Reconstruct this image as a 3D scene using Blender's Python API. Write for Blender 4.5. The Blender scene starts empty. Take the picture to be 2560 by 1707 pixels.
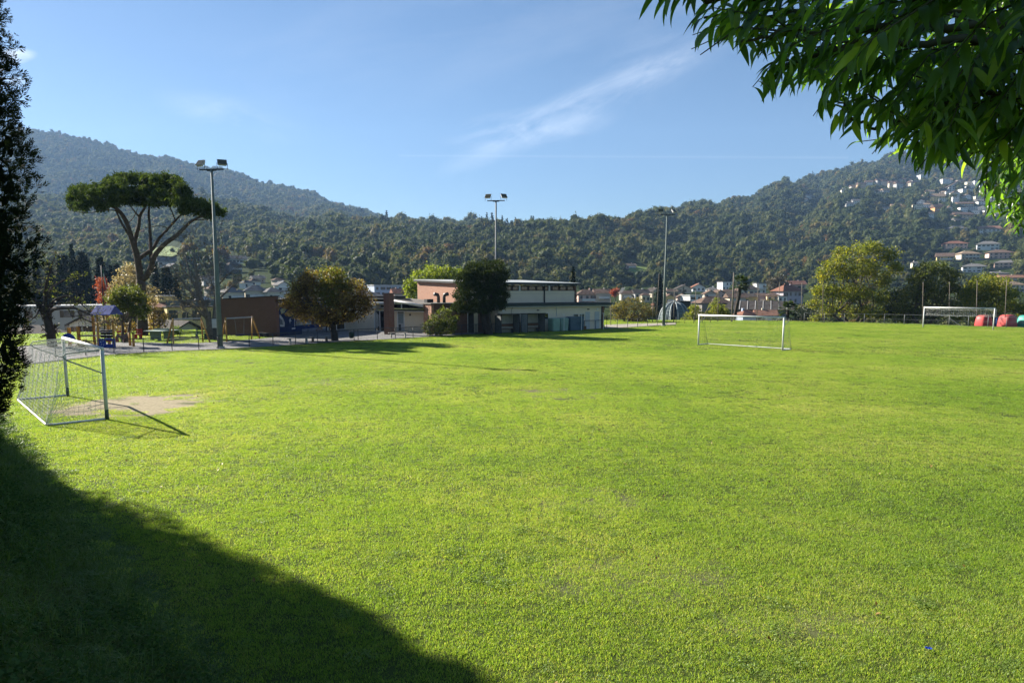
import bpy, math, random
import numpy as np
from mathutils import Vector, Matrix
random.seed(7); RNG = np.random.default_rng(7)
SC = bpy.context.scene; COL = SC.collection
R = math.radians

# ---------------------------------------------------------------- camera
F_, CX_, CY_, PITCH, EYE = 1770.0, 1280.0, 960.0, 0.130, 4.35
cam = bpy.data.cameras.new('camera'); camo = bpy.data.objects.new('camera', cam); COL.objects.link(camo)
camo.location = (0, 0, EYE); camo.rotation_euler = (math.pi/2 - PITCH, 0, 0)
cam.sensor_width = 36; cam.lens = 36*F_/2560; cam.shift_y = (CY_-853.5)/2560
cam.clip_start = 0.05; cam.clip_end = 20000
SC.camera = camo

# ---------------------------------------------------------------- light
SUN_EL, SUN_AZ = R(27), R(146)          # azimuth from +x towards +y
SDIR = Vector((math.cos(SUN_AZ)*math.cos(SUN_EL), math.sin(SUN_AZ)*math.cos(SUN_EL), math.sin(SUN_EL)))
sun = bpy.data.lights.new('sun', 'SUN'); sun.energy = 5.0; sun.angle = R(0.53); sun.color = (1, .93, .82)
suno = bpy.data.objects.new('sun', sun); COL.objects.link(suno)
suno.rotation_euler = SDIR.to_track_quat('Z', 'Y').to_euler(); suno.location = SDIR*300
W = bpy.data.worlds.new('World'); SC.world = W; W.use_nodes = True
def world():
    nt = W.node_tree; nt.nodes.clear(); N = nt.nodes.new; L = nt.links.new
    out = N('ShaderNodeOutputWorld'); bg = N('ShaderNodeBackground'); bg.inputs[1].default_value = 0.037
    sky = N('ShaderNodeTexSky'); sky.sky_type = 'NISHITA'; sky.sun_disc = False
    sky.sun_elevation = SUN_EL; sky.sun_rotation = math.pi/2 - SUN_AZ
    sky.altitude = 300; sky.air_density = 1.0; sky.dust_density = 0.15; sky.ozone_density = 4.5
    def mth(op, a, b=None, c=None, clamp=False):
        n = N('ShaderNodeMath'); n.operation = op; n.use_clamp = clamp
        for i, v in enumerate((a, b, c)):
            if v is None: continue
            if isinstance(v, (int, float)): n.inputs[i].default_value = v
            else: L(v, n.inputs[i])
        return n.outputs[0]
    tc = N('ShaderNodeTexCoord'); sx = N('ShaderNodeSeparateXYZ'); L(tc.outputs['Generated'], sx.inputs[0])
    x, y, z = sx.outputs
    yy = mth('MAXIMUM', y, 0.05)
    u = mth('DIVIDE', x, yy); v = mth('DIVIDE', z, yy)
    front = mth('GREATER_THAN', y, 0.06)
    def wisp(cu, cv, ang, lu, lv, sc, det, amt, seed, thr=.45, wid=.35):
        du = mth('SUBTRACT', u, cu); dv = mth('SUBTRACT', v, cv)
        ca, sa = math.cos(ang), math.sin(ang)
        a = mth('ADD', mth('MULTIPLY', du, ca), mth('MULTIPLY', dv, sa))
        b = mth('SUBTRACT', mth('MULTIPLY', dv, ca), mth('MULTIPLY', du, sa))
        q = mth('ADD', mth('POWER', mth('ABSOLUTE', mth('DIVIDE', a, lu)), 2.0), mth('POWER', mth('ABSOLUTE', mth('DIVIDE', b, lv)), 2.0))
        m = mth('POWER', mth('SUBTRACT', 1.0, q, clamp=True), 1.3)
        cb = N('ShaderNodeCombineXYZ'); L(mth('MULTIPLY', a, 0.30), cb.inputs[0]); L(b, cb.inputs[1]); cb.inputs[2].default_value = seed
        no = N('ShaderNodeTexNoise'); L(cb.outputs[0], no.inputs['Vector']); no.inputs['Scale'].default_value = sc
        no.inputs['Detail'].default_value = det; no.inputs['Roughness'].default_value = .62; no.inputs['Distortion'].default_value = .5
        nn = mth('DIVIDE', mth('SUBTRACT', no.outputs['Fac'], thr), wid, clamp=True)
        return mth('MULTIPLY', mth('MULTIPLY', m, nn), amt)
    ws = [wisp(.095, .250, .43, .23, .030, 26, 9, .42, 1.3, .36), wisp(.02, .220, .12, .13, .030, 34, 9, .34, 4.1, .38),
          wisp(.22, .33, .62, .22, .06, 20, 8, .15, 8.0, .42), wisp(-.38, .235, -.25, .12, .03, 26, 8, .20, 6.1, .42),
          wisp(-.675, .312, .1, .04, .012, 60, 6, .8, 3.3, .30), wisp(-.675, .28, .0, .025, .008, 60, 6, .6, 9.3, .30),
          wisp(.0, .36, .2, .75, .10, 10, 9, .10, 12.0, .45)]
    tot = ws[0]
    for w_ in ws[1:]: tot = mth('ADD', tot, w_)
    # thin contrail
    cv = mth('ADD', .1832, mth('MULTIPLY', u, -.004))
    band = mth('SUBTRACT', 1.0, mth('DIVIDE', mth('ABSOLUTE', mth('SUBTRACT', v, cv)), .0022), clamp=True)
    rng = mth('MULTIPLY', mth('GREATER_THAN', u, -.155), mth('LESS_THAN', u, .46))
    tot = mth('ADD', tot, mth('MULTIPLY', mth('MULTIPLY', band, rng), .07))
    tot = mth('MULTIPLY', mth('MULTIPLY', tot, front), 1.0, clamp=True)
    mx = N('ShaderNodeMix'); mx.data_type = 'RGBA'
    L(tot, mx.inputs['Factor']); L(sky.outputs[0], mx.inputs['A']); mx.inputs['B'].default_value = (12.0, 12.3, 12.8, 1)
    L(mx.outputs['Result'], bg.inputs[0]); L(bg.outputs[0], out.inputs[0])
world()
SC.render.engine = 'CYCLES'
vs = SC.view_settings; vs.view_transform = 'Standard'; vs.look = 'None'; vs.gamma = 1; vs.exposure = 1.68; vs.use_curve_mapping = False

# ---------------------------------------------------------------- pixel <-> world (photo calibration)
CP, SP = math.cos(PITCH), math.sin(PITCH)
def ray(x, y):
    a = (x-CX_)/F_; b = (CY_-y)/F_
    return Vector((a, CP + b*SP, -SP + b*CP))
def gnd(x, y, z=0.0):
    r = ray(x, y); t = (z-EYE)/r.z; return Vector((r.x*t, r.y*t, z))
def at(x, y, Y):
    r = ray(x, y); k = Y/r.y; return Vector((r.x*k, Y, EYE + r.z*k))
def proj(p):
    dz = p[2]-EYE; d = p[1]*CP - dz*SP; uu = p[1]*SP + dz*CP
    return CX_+F_*p[0]/d, CY_-F_*uu/d

# ---------------------------------------------------------------- noise
_perm = np.random.default_rng(3).random((256, 256))
def vnoise(x, y):
    x = np.asarray(x, float); y = np.asarray(y, float)
    xi = np.floor(x).astype(int); yi = np.floor(y).astype(int); fx = x-xi; fy = y-yi
    fx = fx*fx*(3-2*fx); fy = fy*fy*(3-2*fy)
    g = lambda i, j: _perm[i & 255, j & 255]
    return (g(xi, yi)*(1-fx)+g(xi+1, yi)*fx)*(1-fy)+(g(xi, yi+1)*(1-fx)+g(xi+1, yi+1)*fx)*fy
def fbm(x, y, o=4):
    s = 0; a = .5
    for i in range(o):
        s = s + a*(vnoise(x+i*37.1, y+i*17.7)-.5); x = x*2.03; y = y*2.03; a *= .5
    return s

# ---------------------------------------------------------------- materials
MATS = {}
def new_mat(name):
    m = bpy.data.materials.new(name); m.use_nodes = True; nt = m.node_tree
    b = nt.nodes['Principled BSDF']; MATS[name] = m
    return m, nt, b
def ramp(nt, cols, fac):
    r = nt.nodes.new('ShaderNodeValToRGB'); e = r.color_ramp.elements
    while len(e) < len(cols): e.new(.5)
    for i, c in enumerate(cols):
        if len(c) == 4: e[i].position = c[0]; e[i].color = (c[1], c[2], c[3], 1)
        else: e[i].position = i/(len(cols)-1); e[i].color = (*c, 1)
    if fac is not None: nt.links.new(fac, r.inputs[0])
    return r.outputs[0]
def noise(nt, scale, det=4, coord='Object', rough=.6, dist=0.0, vec=None):
    n = nt.nodes.new('ShaderNodeTexNoise'); n.inputs['Scale'].default_value = scale; n.inputs['Detail'].default_value = det
    n.inputs['Roughness'].default_value = rough; n.inputs['Distortion'].default_value = dist
    if vec is None:
        t = nt.nodes.new('ShaderNodeTexCoord'); vec = t.outputs[coord]
    nt.links.new(vec, n.inputs['Vector']); return n.outputs['Fac']
def mixc(nt, fac, a, b, mode='MIX'):
    m = nt.nodes.new('ShaderNodeMix'); m.data_type = 'RGBA'; m.blend_type = mode
    for k, v in (('Factor', fac), ('A', a), ('B', b)):
        if isinstance(v, (int, float)): m.inputs[k].default_value = v
        elif isinstance(v, tuple): m.inputs[k].default_value = (*v, 1) if len(v) == 3 else v
        else: nt.links.new(v, m.inputs[k])
    return m.outputs['Result']
def math_n(nt, op, a, b=None, clamp=False):
    n = nt.nodes.new('ShaderNodeMath'); n.operation = op; n.use_clamp = clamp
    for i, v in enumerate((a, b)):
        if v is None: continue
        if isinstance(v, (int, float)): n.inputs[i].default_value = v
        else: nt.links.new(v, n.inputs[i])
    return n.outputs[0]
def bump(nt, b, h, strength=.3, dist=.02):
    n = nt.nodes.new('ShaderNodeBump'); n.inputs['Strength'].default_value = strength; n.inputs['Distance'].default_value = dist
    nt.links.new(h, n.inputs['Height']); nt.links.new(n.outputs[0], b.inputs['Normal'])
def mat(name, col, rough=.75, var=.18, scale=3.0, metal=0.0, bmp=0.0, spec=.2, dirt=None, dirt_amt=.5):
    """painted / mineral / metal surface: base colour, mottling, optional dirt blotches and fine relief"""
    if name in MATS: return MATS[name]
    m, nt, b = new_mat(name)
    n = noise(nt, scale, 6)
    lo = tuple(c*(1-var) for c in col); hi = tuple(min(1, c*(1+var)) for c in col)
    c = ramp(nt, [(.3, *lo), (.7, *hi)], n)
    if dirt:
        d = noise(nt, scale*.37, 8, rough=.7)
        f = ramp(nt, [(.50, 0, 0, 0), (.68, dirt_amt, dirt_amt, dirt_amt)], d)
        c = mixc(nt, f, c, dirt)
    nt.links.new(c, b.inputs['Base Color'])
    b.inputs['Roughness'].default_value = rough; b.inputs['Metallic'].default_value = metal
    b.inputs['Specular IOR Level'].default_value = spec
    if bmp: bump(nt, b, noise(nt, scale*9, 5), bmp, .02)
    return m
def leaf_mat(name, cols, trans=.45, rough=.5, nscale=.5, spec=.3, tcol=1.5, inst=False, mixn=.5):
    """foliage: per-leaf and per-clump colour, light shining through"""
    if name in MATS: return MATS[name]
    m, nt, b = new_mat(name)
    g = nt.nodes.new('ShaderNodeNewGeometry')
    r1 = g.outputs['Random Per Island']
    if inst:
        oi = nt.nodes.new('ShaderNodeObjectInfo')
        v = nt.nodes.new('ShaderNodeVectorMath'); v.operation = 'SCALE'; nt.links.new(oi.outputs['Location'], v.inputs[0]); v.inputs[3].default_value = nscale
        n1 = noise(nt, 1.0, 3, vec=v.outputs[0])
        rr = oi.outputs['Random']
        fac = math_n(nt, 'ADD', math_n(nt, 'MULTIPLY', math_n(nt, 'SUBTRACT', n1, .5), 1.5), math_n(nt, 'MULTIPLY', rr, .62))
        fac = math_n(nt, 'ADD', fac, math_n(nt, 'MULTIPLY', r1, .2))
        fac = math_n(nt, 'ADD', fac, .08, clamp=True)
    else:
        n1 = noise(nt, nscale, 3)
        fac = math_n(nt, 'ADD', math_n(nt, 'MULTIPLY', math_n(nt, 'SUBTRACT', n1, .5), 2.2*mixn), math_n(nt, 'MULTIPLY', r1, .7))
        fac = math_n(nt, 'ADD', fac, .15, clamp=True)
    c = ramp(nt, cols, fac)
    nt.links.new(c, b.inputs['Base Color']); b.inputs['Roughness'].default_value = rough; b.inputs['Specular IOR Level'].default_value = spec
    tr = nt.nodes.new('ShaderNodeBsdfTranslucent')
    tcn = mixc(nt, 1.0, c, (tcol*1.05, tcol*1.08, tcol*.55), 'MULTIPLY'); nt.links.new(tcn, tr.inputs[0])
    mx = nt.nodes.new('ShaderNodeMixShader'); mx.inputs[0].default_value = trans
    nt.links.new(b.outputs[0], mx.inputs[1]); nt.links.new(tr.outputs[0], mx.inputs[2])
    nt.links.new(mx.outputs[0], nt.nodes['Material Output'].inputs[0])
    return m

# ---------------------------------------------------------------- objects, things, meshes
def tag(o, label=None, cat=None, group=None, kind=None):
    if label: o['label'] = label
    if cat: o['category'] = cat
    if group: o['group'] = group
    if kind: o['kind'] = kind
    return o
def thing(name, label, cat, loc=(0, 0, 0), rz=0.0, group=None):
    o = bpy.data.objects.new(name, None); COL.objects.link(o); o.location = loc; o.rotation_euler = (0, 0, rz)
    o.empty_display_size = .2
    return tag(o, label, cat, group)
def put(name, mesh, parent=None, loc=(0, 0, 0), rot=(0, 0, 0), scale=(1, 1, 1)):
    o = bpy.data.objects.new(name, mesh); COL.objects.link(o); o.location = loc; o.rotation_euler = rot; o.scale = scale
    if parent: o.parent = parent
    return o
def copy_tree(o, parent=None):
    c = o.copy(); COL.objects.link(c); c.parent = parent
    for ch in list(o.children): copy_tree(ch, c)
    return c
def np_mesh(name, V, faces_flat, nper, m=None, smooth=False):
    """mesh from arrays; all faces with nper corners"""
    me = bpy.data.meshes.new(name); V = np.asarray(V, np.float32).reshape(-1, 3); Fc = np.asarray(faces_flat, np.int32).reshape(-1)
    nf = len(Fc)//nper
    me.vertices.add(len(V)); me.vertices.foreach_set('co', V.ravel())
    me.loops.add(len(Fc)); me.loops.foreach_set('vertex_index', Fc)
    me.polygons.add(nf); me.polygons.foreach_set('loop_start', np.arange(nf, dtype=np.int32)*nper)
    if smooth: me.polygons.foreach_set('use_smooth', np.ones(nf, bool))
    me.update(calc_edges=True); me.validate()
    if m: me.materials.append(m)
    return me
class MB:
    """collects boxes, tubes, quads into ONE mesh"""
    def __init__(s): s.v = []; s.f = []; s.uv = {}
    def add(s, vs, fs):
        b = len(s.v); s.v += [tuple(v) for v in vs]; s.f += [tuple(b+i for i in f) for f in fs]; return s
    def box(s, c, size, rz=0.0, rot=None):
        hx, hy, hz = size[0]/2, size[1]/2, size[2]/2
        pts = [Vector((x, y, z)) for x in (-hx, hx) for y in (-hy, hy) for z in (-hz, hz)]
        M = rot if rot is not None else Matrix.Rotation(rz, 3, 'Z')
        c = Vector(c)
        return s.add([c+M@p for p in pts], [(0, 1, 3, 2), (4, 6, 7, 5), (0, 4, 5, 1), (2, 3, 7, 6), (0, 2, 6, 4), (1, 5, 7, 3)])
    def bar(s, a, b, w, h=None, up=(0, 0, 1)):
        """rectangular bar from a to b"""
        a = Vector(a); b = Vector(b); h = h or w; d = (b-a); L = d.length; d.normalize()
        u = Vector(up)
        if abs(d.dot(u)) > .99: u = Vector((1, 0, 0))
        x = d.cross(u).normalized(); z = x.cross(d)
        M = Matrix((x, d, z)).transposed()
        return s.box((a+b)/2, (w, L, h), rot=M)
    def tube(s, pts, rad, n=8, cap=True):
        pts = [Vector(p) for p in pts]
        if not hasattr(rad, '__len__'): rad = [rad]*len(pts)
        base = len(s.v); prevx = None
        for i, p in enumerate(pts):
            d = (pts[min(i+1, len(pts)-1)]-pts[max(i-1, 0)])
            if d.length < 1e-9: d = Vector((0, 0, 1))
            d.normalize()
            if prevx is None:
                u = Vector((0, 0, 1)) if abs(d.z) < .9 else Vector((1, 0, 0))
                x = d.cross(u).normalized()
            else:
                x = prevx - d*prevx.dot(d)
                x = x.normalized() if x.length > 1e-6 else d.orthogonal().normalized()
            prevx = x; y = d.cross(x)
            for k in range(n):
                a = 2*math.pi*k/n
                s.v.append(tuple(p+(x*math.cos(a)+y*math.sin(a))*rad[i]))
        for i in range(len(pts)-1):
            for k in range(n):
                a = base+i*n+k; b = base+i*n+(k+1) % n
                s.f.append((a, b, b+n, a+n))
        if cap:
            s.f.append(tuple(base+k for k in reversed(range(n)))); e = base+(len(pts)-1)*n
            s.f.append(tuple(e+k for k in range(n)))
        return s
    def prism(s, poly, d):
        """planar polygon (3-D points) extruded by vector d"""
        n = len(poly); d = Vector(d); P = [Vector(p) for p in poly]
        vs = P+[p+d for p in P]
        fs = [tuple(range(n)), tuple(reversed(range(n, 2*n)))]+[(i, i+n, (i+1) % n+n, (i+1) % n) for i in range(n)]
        return s.add(vs, fs)
    def lathe(s, prof, n=16, c=(0, 0, 0)):
        base = len(s.v); c = Vector(c)
        for r, z in prof:
            for k in range(n):
                a = 2*math.pi*k/n; s.v.append((c.x+r*math.cos(a), c.y+r*math.sin(a), c.z+z))
        for i in range(len(prof)-1):
            for k in range(n):
                a = base+i*n+k; b = base+i*n+(k+1) % n; s.f.append((a, b, b+n, a+n))
        return s
    def mesh(s, name, m=None, smooth=False, origin=(0, 0, 0), bevel=0):
        me = bpy.data.meshes.new(name); o = Vector(origin)
        me.from_pydata([tuple(Vector(v)-o) for v in s.v], [], s.f); me.update()
        if smooth:
            me.polygons.foreach_set('use_smooth', np.ones(len(me.polygons), bool))
        if m: me.materials.append(m)
        return me
    def build(s, name, m, parent=None, smooth=False, origin=None):
        if origin is None:
            origin = (0, 0, 0); p = parent
            while p is not None: origin = Vector(origin)+p.location; p = p.parent
        me = s.mesh(name, m, smooth, origin)
        return put(name, me, parent)
def uv_planar(o, ux, uy):
    """uv in metres along two object-space directions"""
    me = o.data; l = me.uv_layers.new(name='uv'); ux = Vector(ux); uy = Vector(uy)
    for lp in me.loops:
        c = me.vertices[lp.vertex_index].co; l.data[lp.index].uv = (c.dot(ux), c.dot(uy))
def unit(a): v = Vector(a); v.normalize(); return v
def ordinal(i): return ['first', 'second', 'third', 'fourth', 'fifth', 'sixth', 'seventh', 'eighth', 'ninth', 'tenth', 'eleventh', 'twelfth', 'thirteenth', 'fourteenth', 'fifteenth', 'sixteenth', 'seventeenth', 'eighteenth', 'nineteenth', 'twentieth', 'twenty-first', 'twenty-second', 'twenty-third', 'twenty-fourth', 'twenty-fifth', 'twenty-sixth', 'twenty-seventh', 'twenty-eighth', 'twenty-ninth', 'thirtieth'][i]

# ================================================================ TERRAIN
def ts(x, y):
    """photo pixel -> (tan azimuth, slope)"""
    r = ray(x, y); return r.x/r.y, r.z/r.y
class Layer:
    def __init__(s, pts):   # (px x, px y, depth Y)
        a = []
        for x, y, Y in pts:
            t, sl = ts(x, y); a.append((t, sl, Y))
        a.sort(); s.t, s.s, s.Y = (np.array(q) for q in zip(*a))
    def ev(s, t):
        return np.interp(t, s.t, s.s), np.interp(t, s.t, s.Y)
LAY = [
 Layer([(-900, 700, 470), (0, 700, 450), (300, 690, 420), (700, 706, 380), (1000, 712, 430), (1300, 712, 460), (1600, 714, 520), (1900, 712, 580), (2200, 716, 540), (2560, 722, 500), (3400, 722, 500)]),
 Layer([(-900, 600, 900), (0, 595, 900), (300, 600, 820), (560, 612, 760), (700, 622, 700), (1000, 640, 600), (1300, 636, 610), (1600, 628, 720), (1900, 612, 850), (2200, 596, 860), (2560, 580, 840), (3400, 560, 840)]),
 Layer([(-900, 480, 1700), (60, 503, 1600), (300, 512, 1500), (570, 518, 1400), (700, 546, 1250), (850, 565, 1100), (950, 577, 1000), (1020, 592, 950), (1070, 588, 900), (1150, 581, 860), (1250, 574, 820), (1400, 573, 810), (1520, 562, 830), (1600, 551, 920), (1700, 538, 1120), (1900, 520, 1300), (2200, 490, 1400), (2560, 450, 1400), (3400, 400, 1400)]),
 Layer([(-900, 520, 2000), (60, 530, 1950), (570, 535, 1800), (950, 578, 1450), (1250, 590, 1300), (1400, 585, 1200), (1520, 566, 1150), (1600, 540, 1180), (1700, 519, 1350), (1800, 499, 1500), (1915, 480, 1700), (2010, 452, 1850), (2133, 428, 2000), (2240, 394, 2050), (2290, 378, 2100), (2400, 338, 2200), (2560, 290, 2250), (3000, 260, 2250), (3400, 260, 2250)]),
 Layer([(-900, 330, 2800), (-300, 310, 2800), (0, 318, 2800), (76, 327, 2800), (163, 343, 2780), (250, 364, 2760), (360, 393, 2720), (414, 396, 2700), (490, 415, 2680), (588, 438, 2640), (653, 460, 2600), (740, 479, 2600), (795, 495, 2600), (850, 520, 2600), (925, 552, 2600), (1000, 580, 2600), (1100, 640, 2600), (1700, 640, 2700), (2240, 500, 2700), (3400, 400, 2800)]),
]
def zterr(t, Y, detail=True):
    t = np.asarray(t, float); Y = np.asarray(Y, float)
    z = np.full(t.shape, -8.0); y0 = np.full(t.shape, 150.0); z0 = np.full(t.shape, -8.0)
    for L in LAY:
        s_, Yl = L.ev(t); zl = EYE + s_*Yl
        w = np.clip((Y-y0)/(Yl-y0), 0, 1)
        z = np.where(Y >= y0, z0+(zl-z0)*w, z); y0, z0 = Yl, zl
    z = np.where(Y > y0, z0-(Y-y0)*.25, z)
    if detail:
        x = t*Y; up = np.clip((Y-480)/500, 0, 1)
        d = np.sqrt(x*x+Y*Y); az = np.arctan2(x, Y)
        gul = (np.abs(fbm(az*11+3.1, d/1400.0, 3))-.10)*2.0*np.clip((z-20), 0, 170)*.55
        gul = gul*np.where((Y > 1900) & (t < -.1), .30, np.where(t < .12, .55, 1.0))
        z = z + gul*up + fbm(x/160, Y/160, 3)*16*up + fbm(x/45, Y/45, 2)*3*up
    return z
def hit(px, py, y0=160., y1=4200.):
    """where the view ray of a photo pixel meets the terrain"""
    t, s_ = ts(px, py); Ys = np.geomspace(y0, y1, 900)
    zt = zterr(np.full(Ys.shape, t), Ys); zr = EYE+s_*Ys
    k = np.argmax(zt >= zr)
    if zt[k] < zr[k]: k = len(Ys)-1
    return Vector((t*Ys[k], Ys[k], float(zt[k])))

M_GRASSFAR = None
def terrain():
    m, nt, b = new_mat('hill_ground')
    n1 = noise(nt, .02, 6); n2 = noise(nt, .4, 4)
    c = ramp(nt, [(.35, .022, .034, .010), (.55, .034, .050, .013), (.7, .060, .062, .024)], n1)
    c = mixc(nt, n2, c, (.03, .045, .014))
    nt.links.new(c, b.inputs['Base Color']); b.inputs['Roughness'].default_value = .95; b.inputs['Specular IOR Level'].default_value = .02
    tt = np.linspace(-1.7, 1.8, 330); YY = np.geomspace(108, 3400, 230)
    T, YG = np.meshgrid(tt, YY); Z = zterr(T, YG)
    V = np.stack([T*YG, YG, Z], -1).reshape(-1, 3); nx, ny = len(tt), len(YY)
    i = (np.arange(ny-1)[:, None]*nx+np.arange(nx-1)[None]).ravel()
    Fc = np.stack([i, i+1, i+1+nx, i+nx], -1)
    o = put('hills', np_mesh('hills', V, Fc, 4, m, True)); tag(o, 'wooded hills and valley floor round the town', kind='structure')
    mb = MB(); n = 96
    mb.v = [(0, 0, -9.5)]+[(9000*math.cos(2*math.pi*k/n), 9000*math.sin(2*math.pi*k/n), -9.5) for k in range(n)]
    mb.f = [(0, 1+k, 1+(k+1) % n) for k in range(n)]
    o = mb.build('ground', m); tag(o, kind='structure')
terrain()

# ---------------------------------------------------------------- scatter (geometry nodes) for grass and woods
def scatter(name, pts, rotz, scl, idx, protos, tilt=None):
    """one object whose points carry copies of the prototype meshes: for uncountable stuff only"""
    n = len(pts); me = bpy.data.meshes.new(name); me.vertices.add(n); me.vertices.foreach_set('co', np.asarray(pts, np.float32).ravel())
    ro = np.zeros((n, 3), np.float32); ro[:, 2] = rotz
    if tilt is not None: ro[:, 0] = tilt[:, 0]; ro[:, 1] = tilt[:, 1]
    a = me.attributes.new('rot', 'FLOAT_VECTOR', 'POINT'); a.data.foreach_set('vector', ro.ravel())
    sc = np.asarray(scl, np.float32); sc = np.repeat(sc[:, None], 3, 1) if sc.ndim == 1 else sc
    a = me.attributes.new('scl', 'FLOAT_VECTOR', 'POINT'); a.data.foreach_set('vector', np.ascontiguousarray(sc).ravel())
    a = me.attributes.new('idx', 'INT', 'POINT'); a.data.foreach_set('value', np.asarray(idx, np.int32))
    o = put(name, me)
    pc = bpy.data.collections.new(name+'_kinds')
    for i, pm in enumerate(protos):
        po = bpy.data.objects.new('%s_kind_%02d' % (name, i), pm); pc.objects.link(po)
    ng = bpy.data.node_groups.new(name+'_nodes', 'GeometryNodeTree')
    ng.interface.new_socket('Geometry', in_out='INPUT', socket_type='NodeSocketGeometry')
    ng.interface.new_socket('Geometry', in_out='OUTPUT', socket_type='NodeSocketGeometry')
    N = ng.nodes.new; L = ng.links.new
    gi = N('NodeGroupInput'); go = N('NodeGroupOutput'); ci = N('GeometryNodeCollectionInfo'); ci.inputs['Collection'].default_value = pc
    ci.inputs['Separate Children'].default_value = True; ci.inputs['Reset Children'].default_value = True
    ip = N('GeometryNodeInstanceOnPoints'); ip.inputs['Pick Instance'].default_value = True
    def attr(nm, ty):
        q = N('GeometryNodeInputNamedAttribute'); q.data_type = ty; q.inputs['Name'].default_value = nm; return q.outputs['Attribute']
    L(gi.outputs[0], ip.inputs['Points']); L(ci.outputs[0], ip.inputs['Instance'])
    L(attr('idx', 'INT'), ip.inputs['Instance Index'])
    e2r = N('FunctionNodeEulerToRotation'); L(attr('rot', 'FLOAT_VECTOR'), e2r.inputs[0]); L(e2r.outputs[0], ip.inputs['Rotation'])
    L(attr('scl', 'FLOAT_VECTOR'), ip.inputs['Scale']); L(ip.outputs[0], go.inputs[0])
    md = o.modifiers.new('scatter', 'NODES'); md.node_group = ng
    return o

# ---------------------------------------------------------------- leaf clouds
def leaf_cards(C, N, size, asp=.55, bend=.25, rng=RNG, droop=0.0, flat=.6):
    """diamond leaves (2 tris each, folded along the midrib). C centres, N preferred normals (flat=how closely kept)"""
    n = len(C); C = np.asarray(C)
    nrm = np.asarray(N)*flat+rng.normal(size=(n, 3))*(1-flat)*1.2; nrm /= np.linalg.norm(nrm, axis=1)[:, None]+1e-9
    d = rng.normal(size=(n, 3)); d[:, 2] -= droop; d -= nrm*(d*nrm).sum(1)[:, None]; d /= np.linalg.norm(d, axis=1)[:, None]+1e-9
    w = np.cross(nrm, d); sz = np.asarray(size)*np.ones(n)*(.7+.6*rng.random(n)); sz = sz[:, None]
    a = C-d*sz*.5; bb = C+d*sz*.5; l = C+w*sz*.5*asp+nrm*sz*bend*.5-d*sz*.06; r = C-w*sz*.5*asp+nrm*sz*bend*.5-d*sz*.06
    V = np.stack([a, r, bb, l], 1).reshape(-1, 3)
    k = np.arange(n)[:, None]*4
    Fc = np.concatenate([k, k+1, k+2, k, k+2, k+3], 1).reshape(-1)
    return V, Fc
def lobe_points(lobes, n, rng, shell=.35, bottom=.9):
    """random points in a set of ellipsoid lobes (c, r), nearer the surface; returns points and outward normals"""
    vol = np.array([l[1][0]*l[1][1]*l[1][2] for l in lobes])**.67; pk = rng.choice(len(lobes), n, p=vol/vol.sum())
    c = np.array([l[0] for l in lobes])[pk]; r = np.array([l[1] for l in lobes])[pk]
    d = rng.normal(size=(n, 3)); d /= np.linalg.norm(d, axis=1)[:, None]
    d[:, 2] = np.where(d[:, 2] < -bottom, -bottom*.5, d[:, 2])
    rad = 1-shell*rng.random(n)**1.4
    return c+d*r*rad[:, None], d/np.maximum(r, .01)*np.min(r, 1)[:, None]
def crown_mesh(name, lobes, nclump, nleaf, leaf, clump_r, m, rng, asp=.55, shell=.35, flat=.45, droop=.3, bend=.25):
    P, Nn = lobe_points(lobes, nclump, rng, shell)
    C = np.repeat(P, nleaf, 0)+rng.normal(size=(nclump*nleaf, 3))*clump_r*np.array([1, 1, .7]); N2 = np.repeat(Nn, nleaf, 0)
    V, Fc = leaf_cards(C, N2, leaf, asp, bend, rng, droop, flat)
    return np_mesh(name, V, Fc, 3, m)

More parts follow.
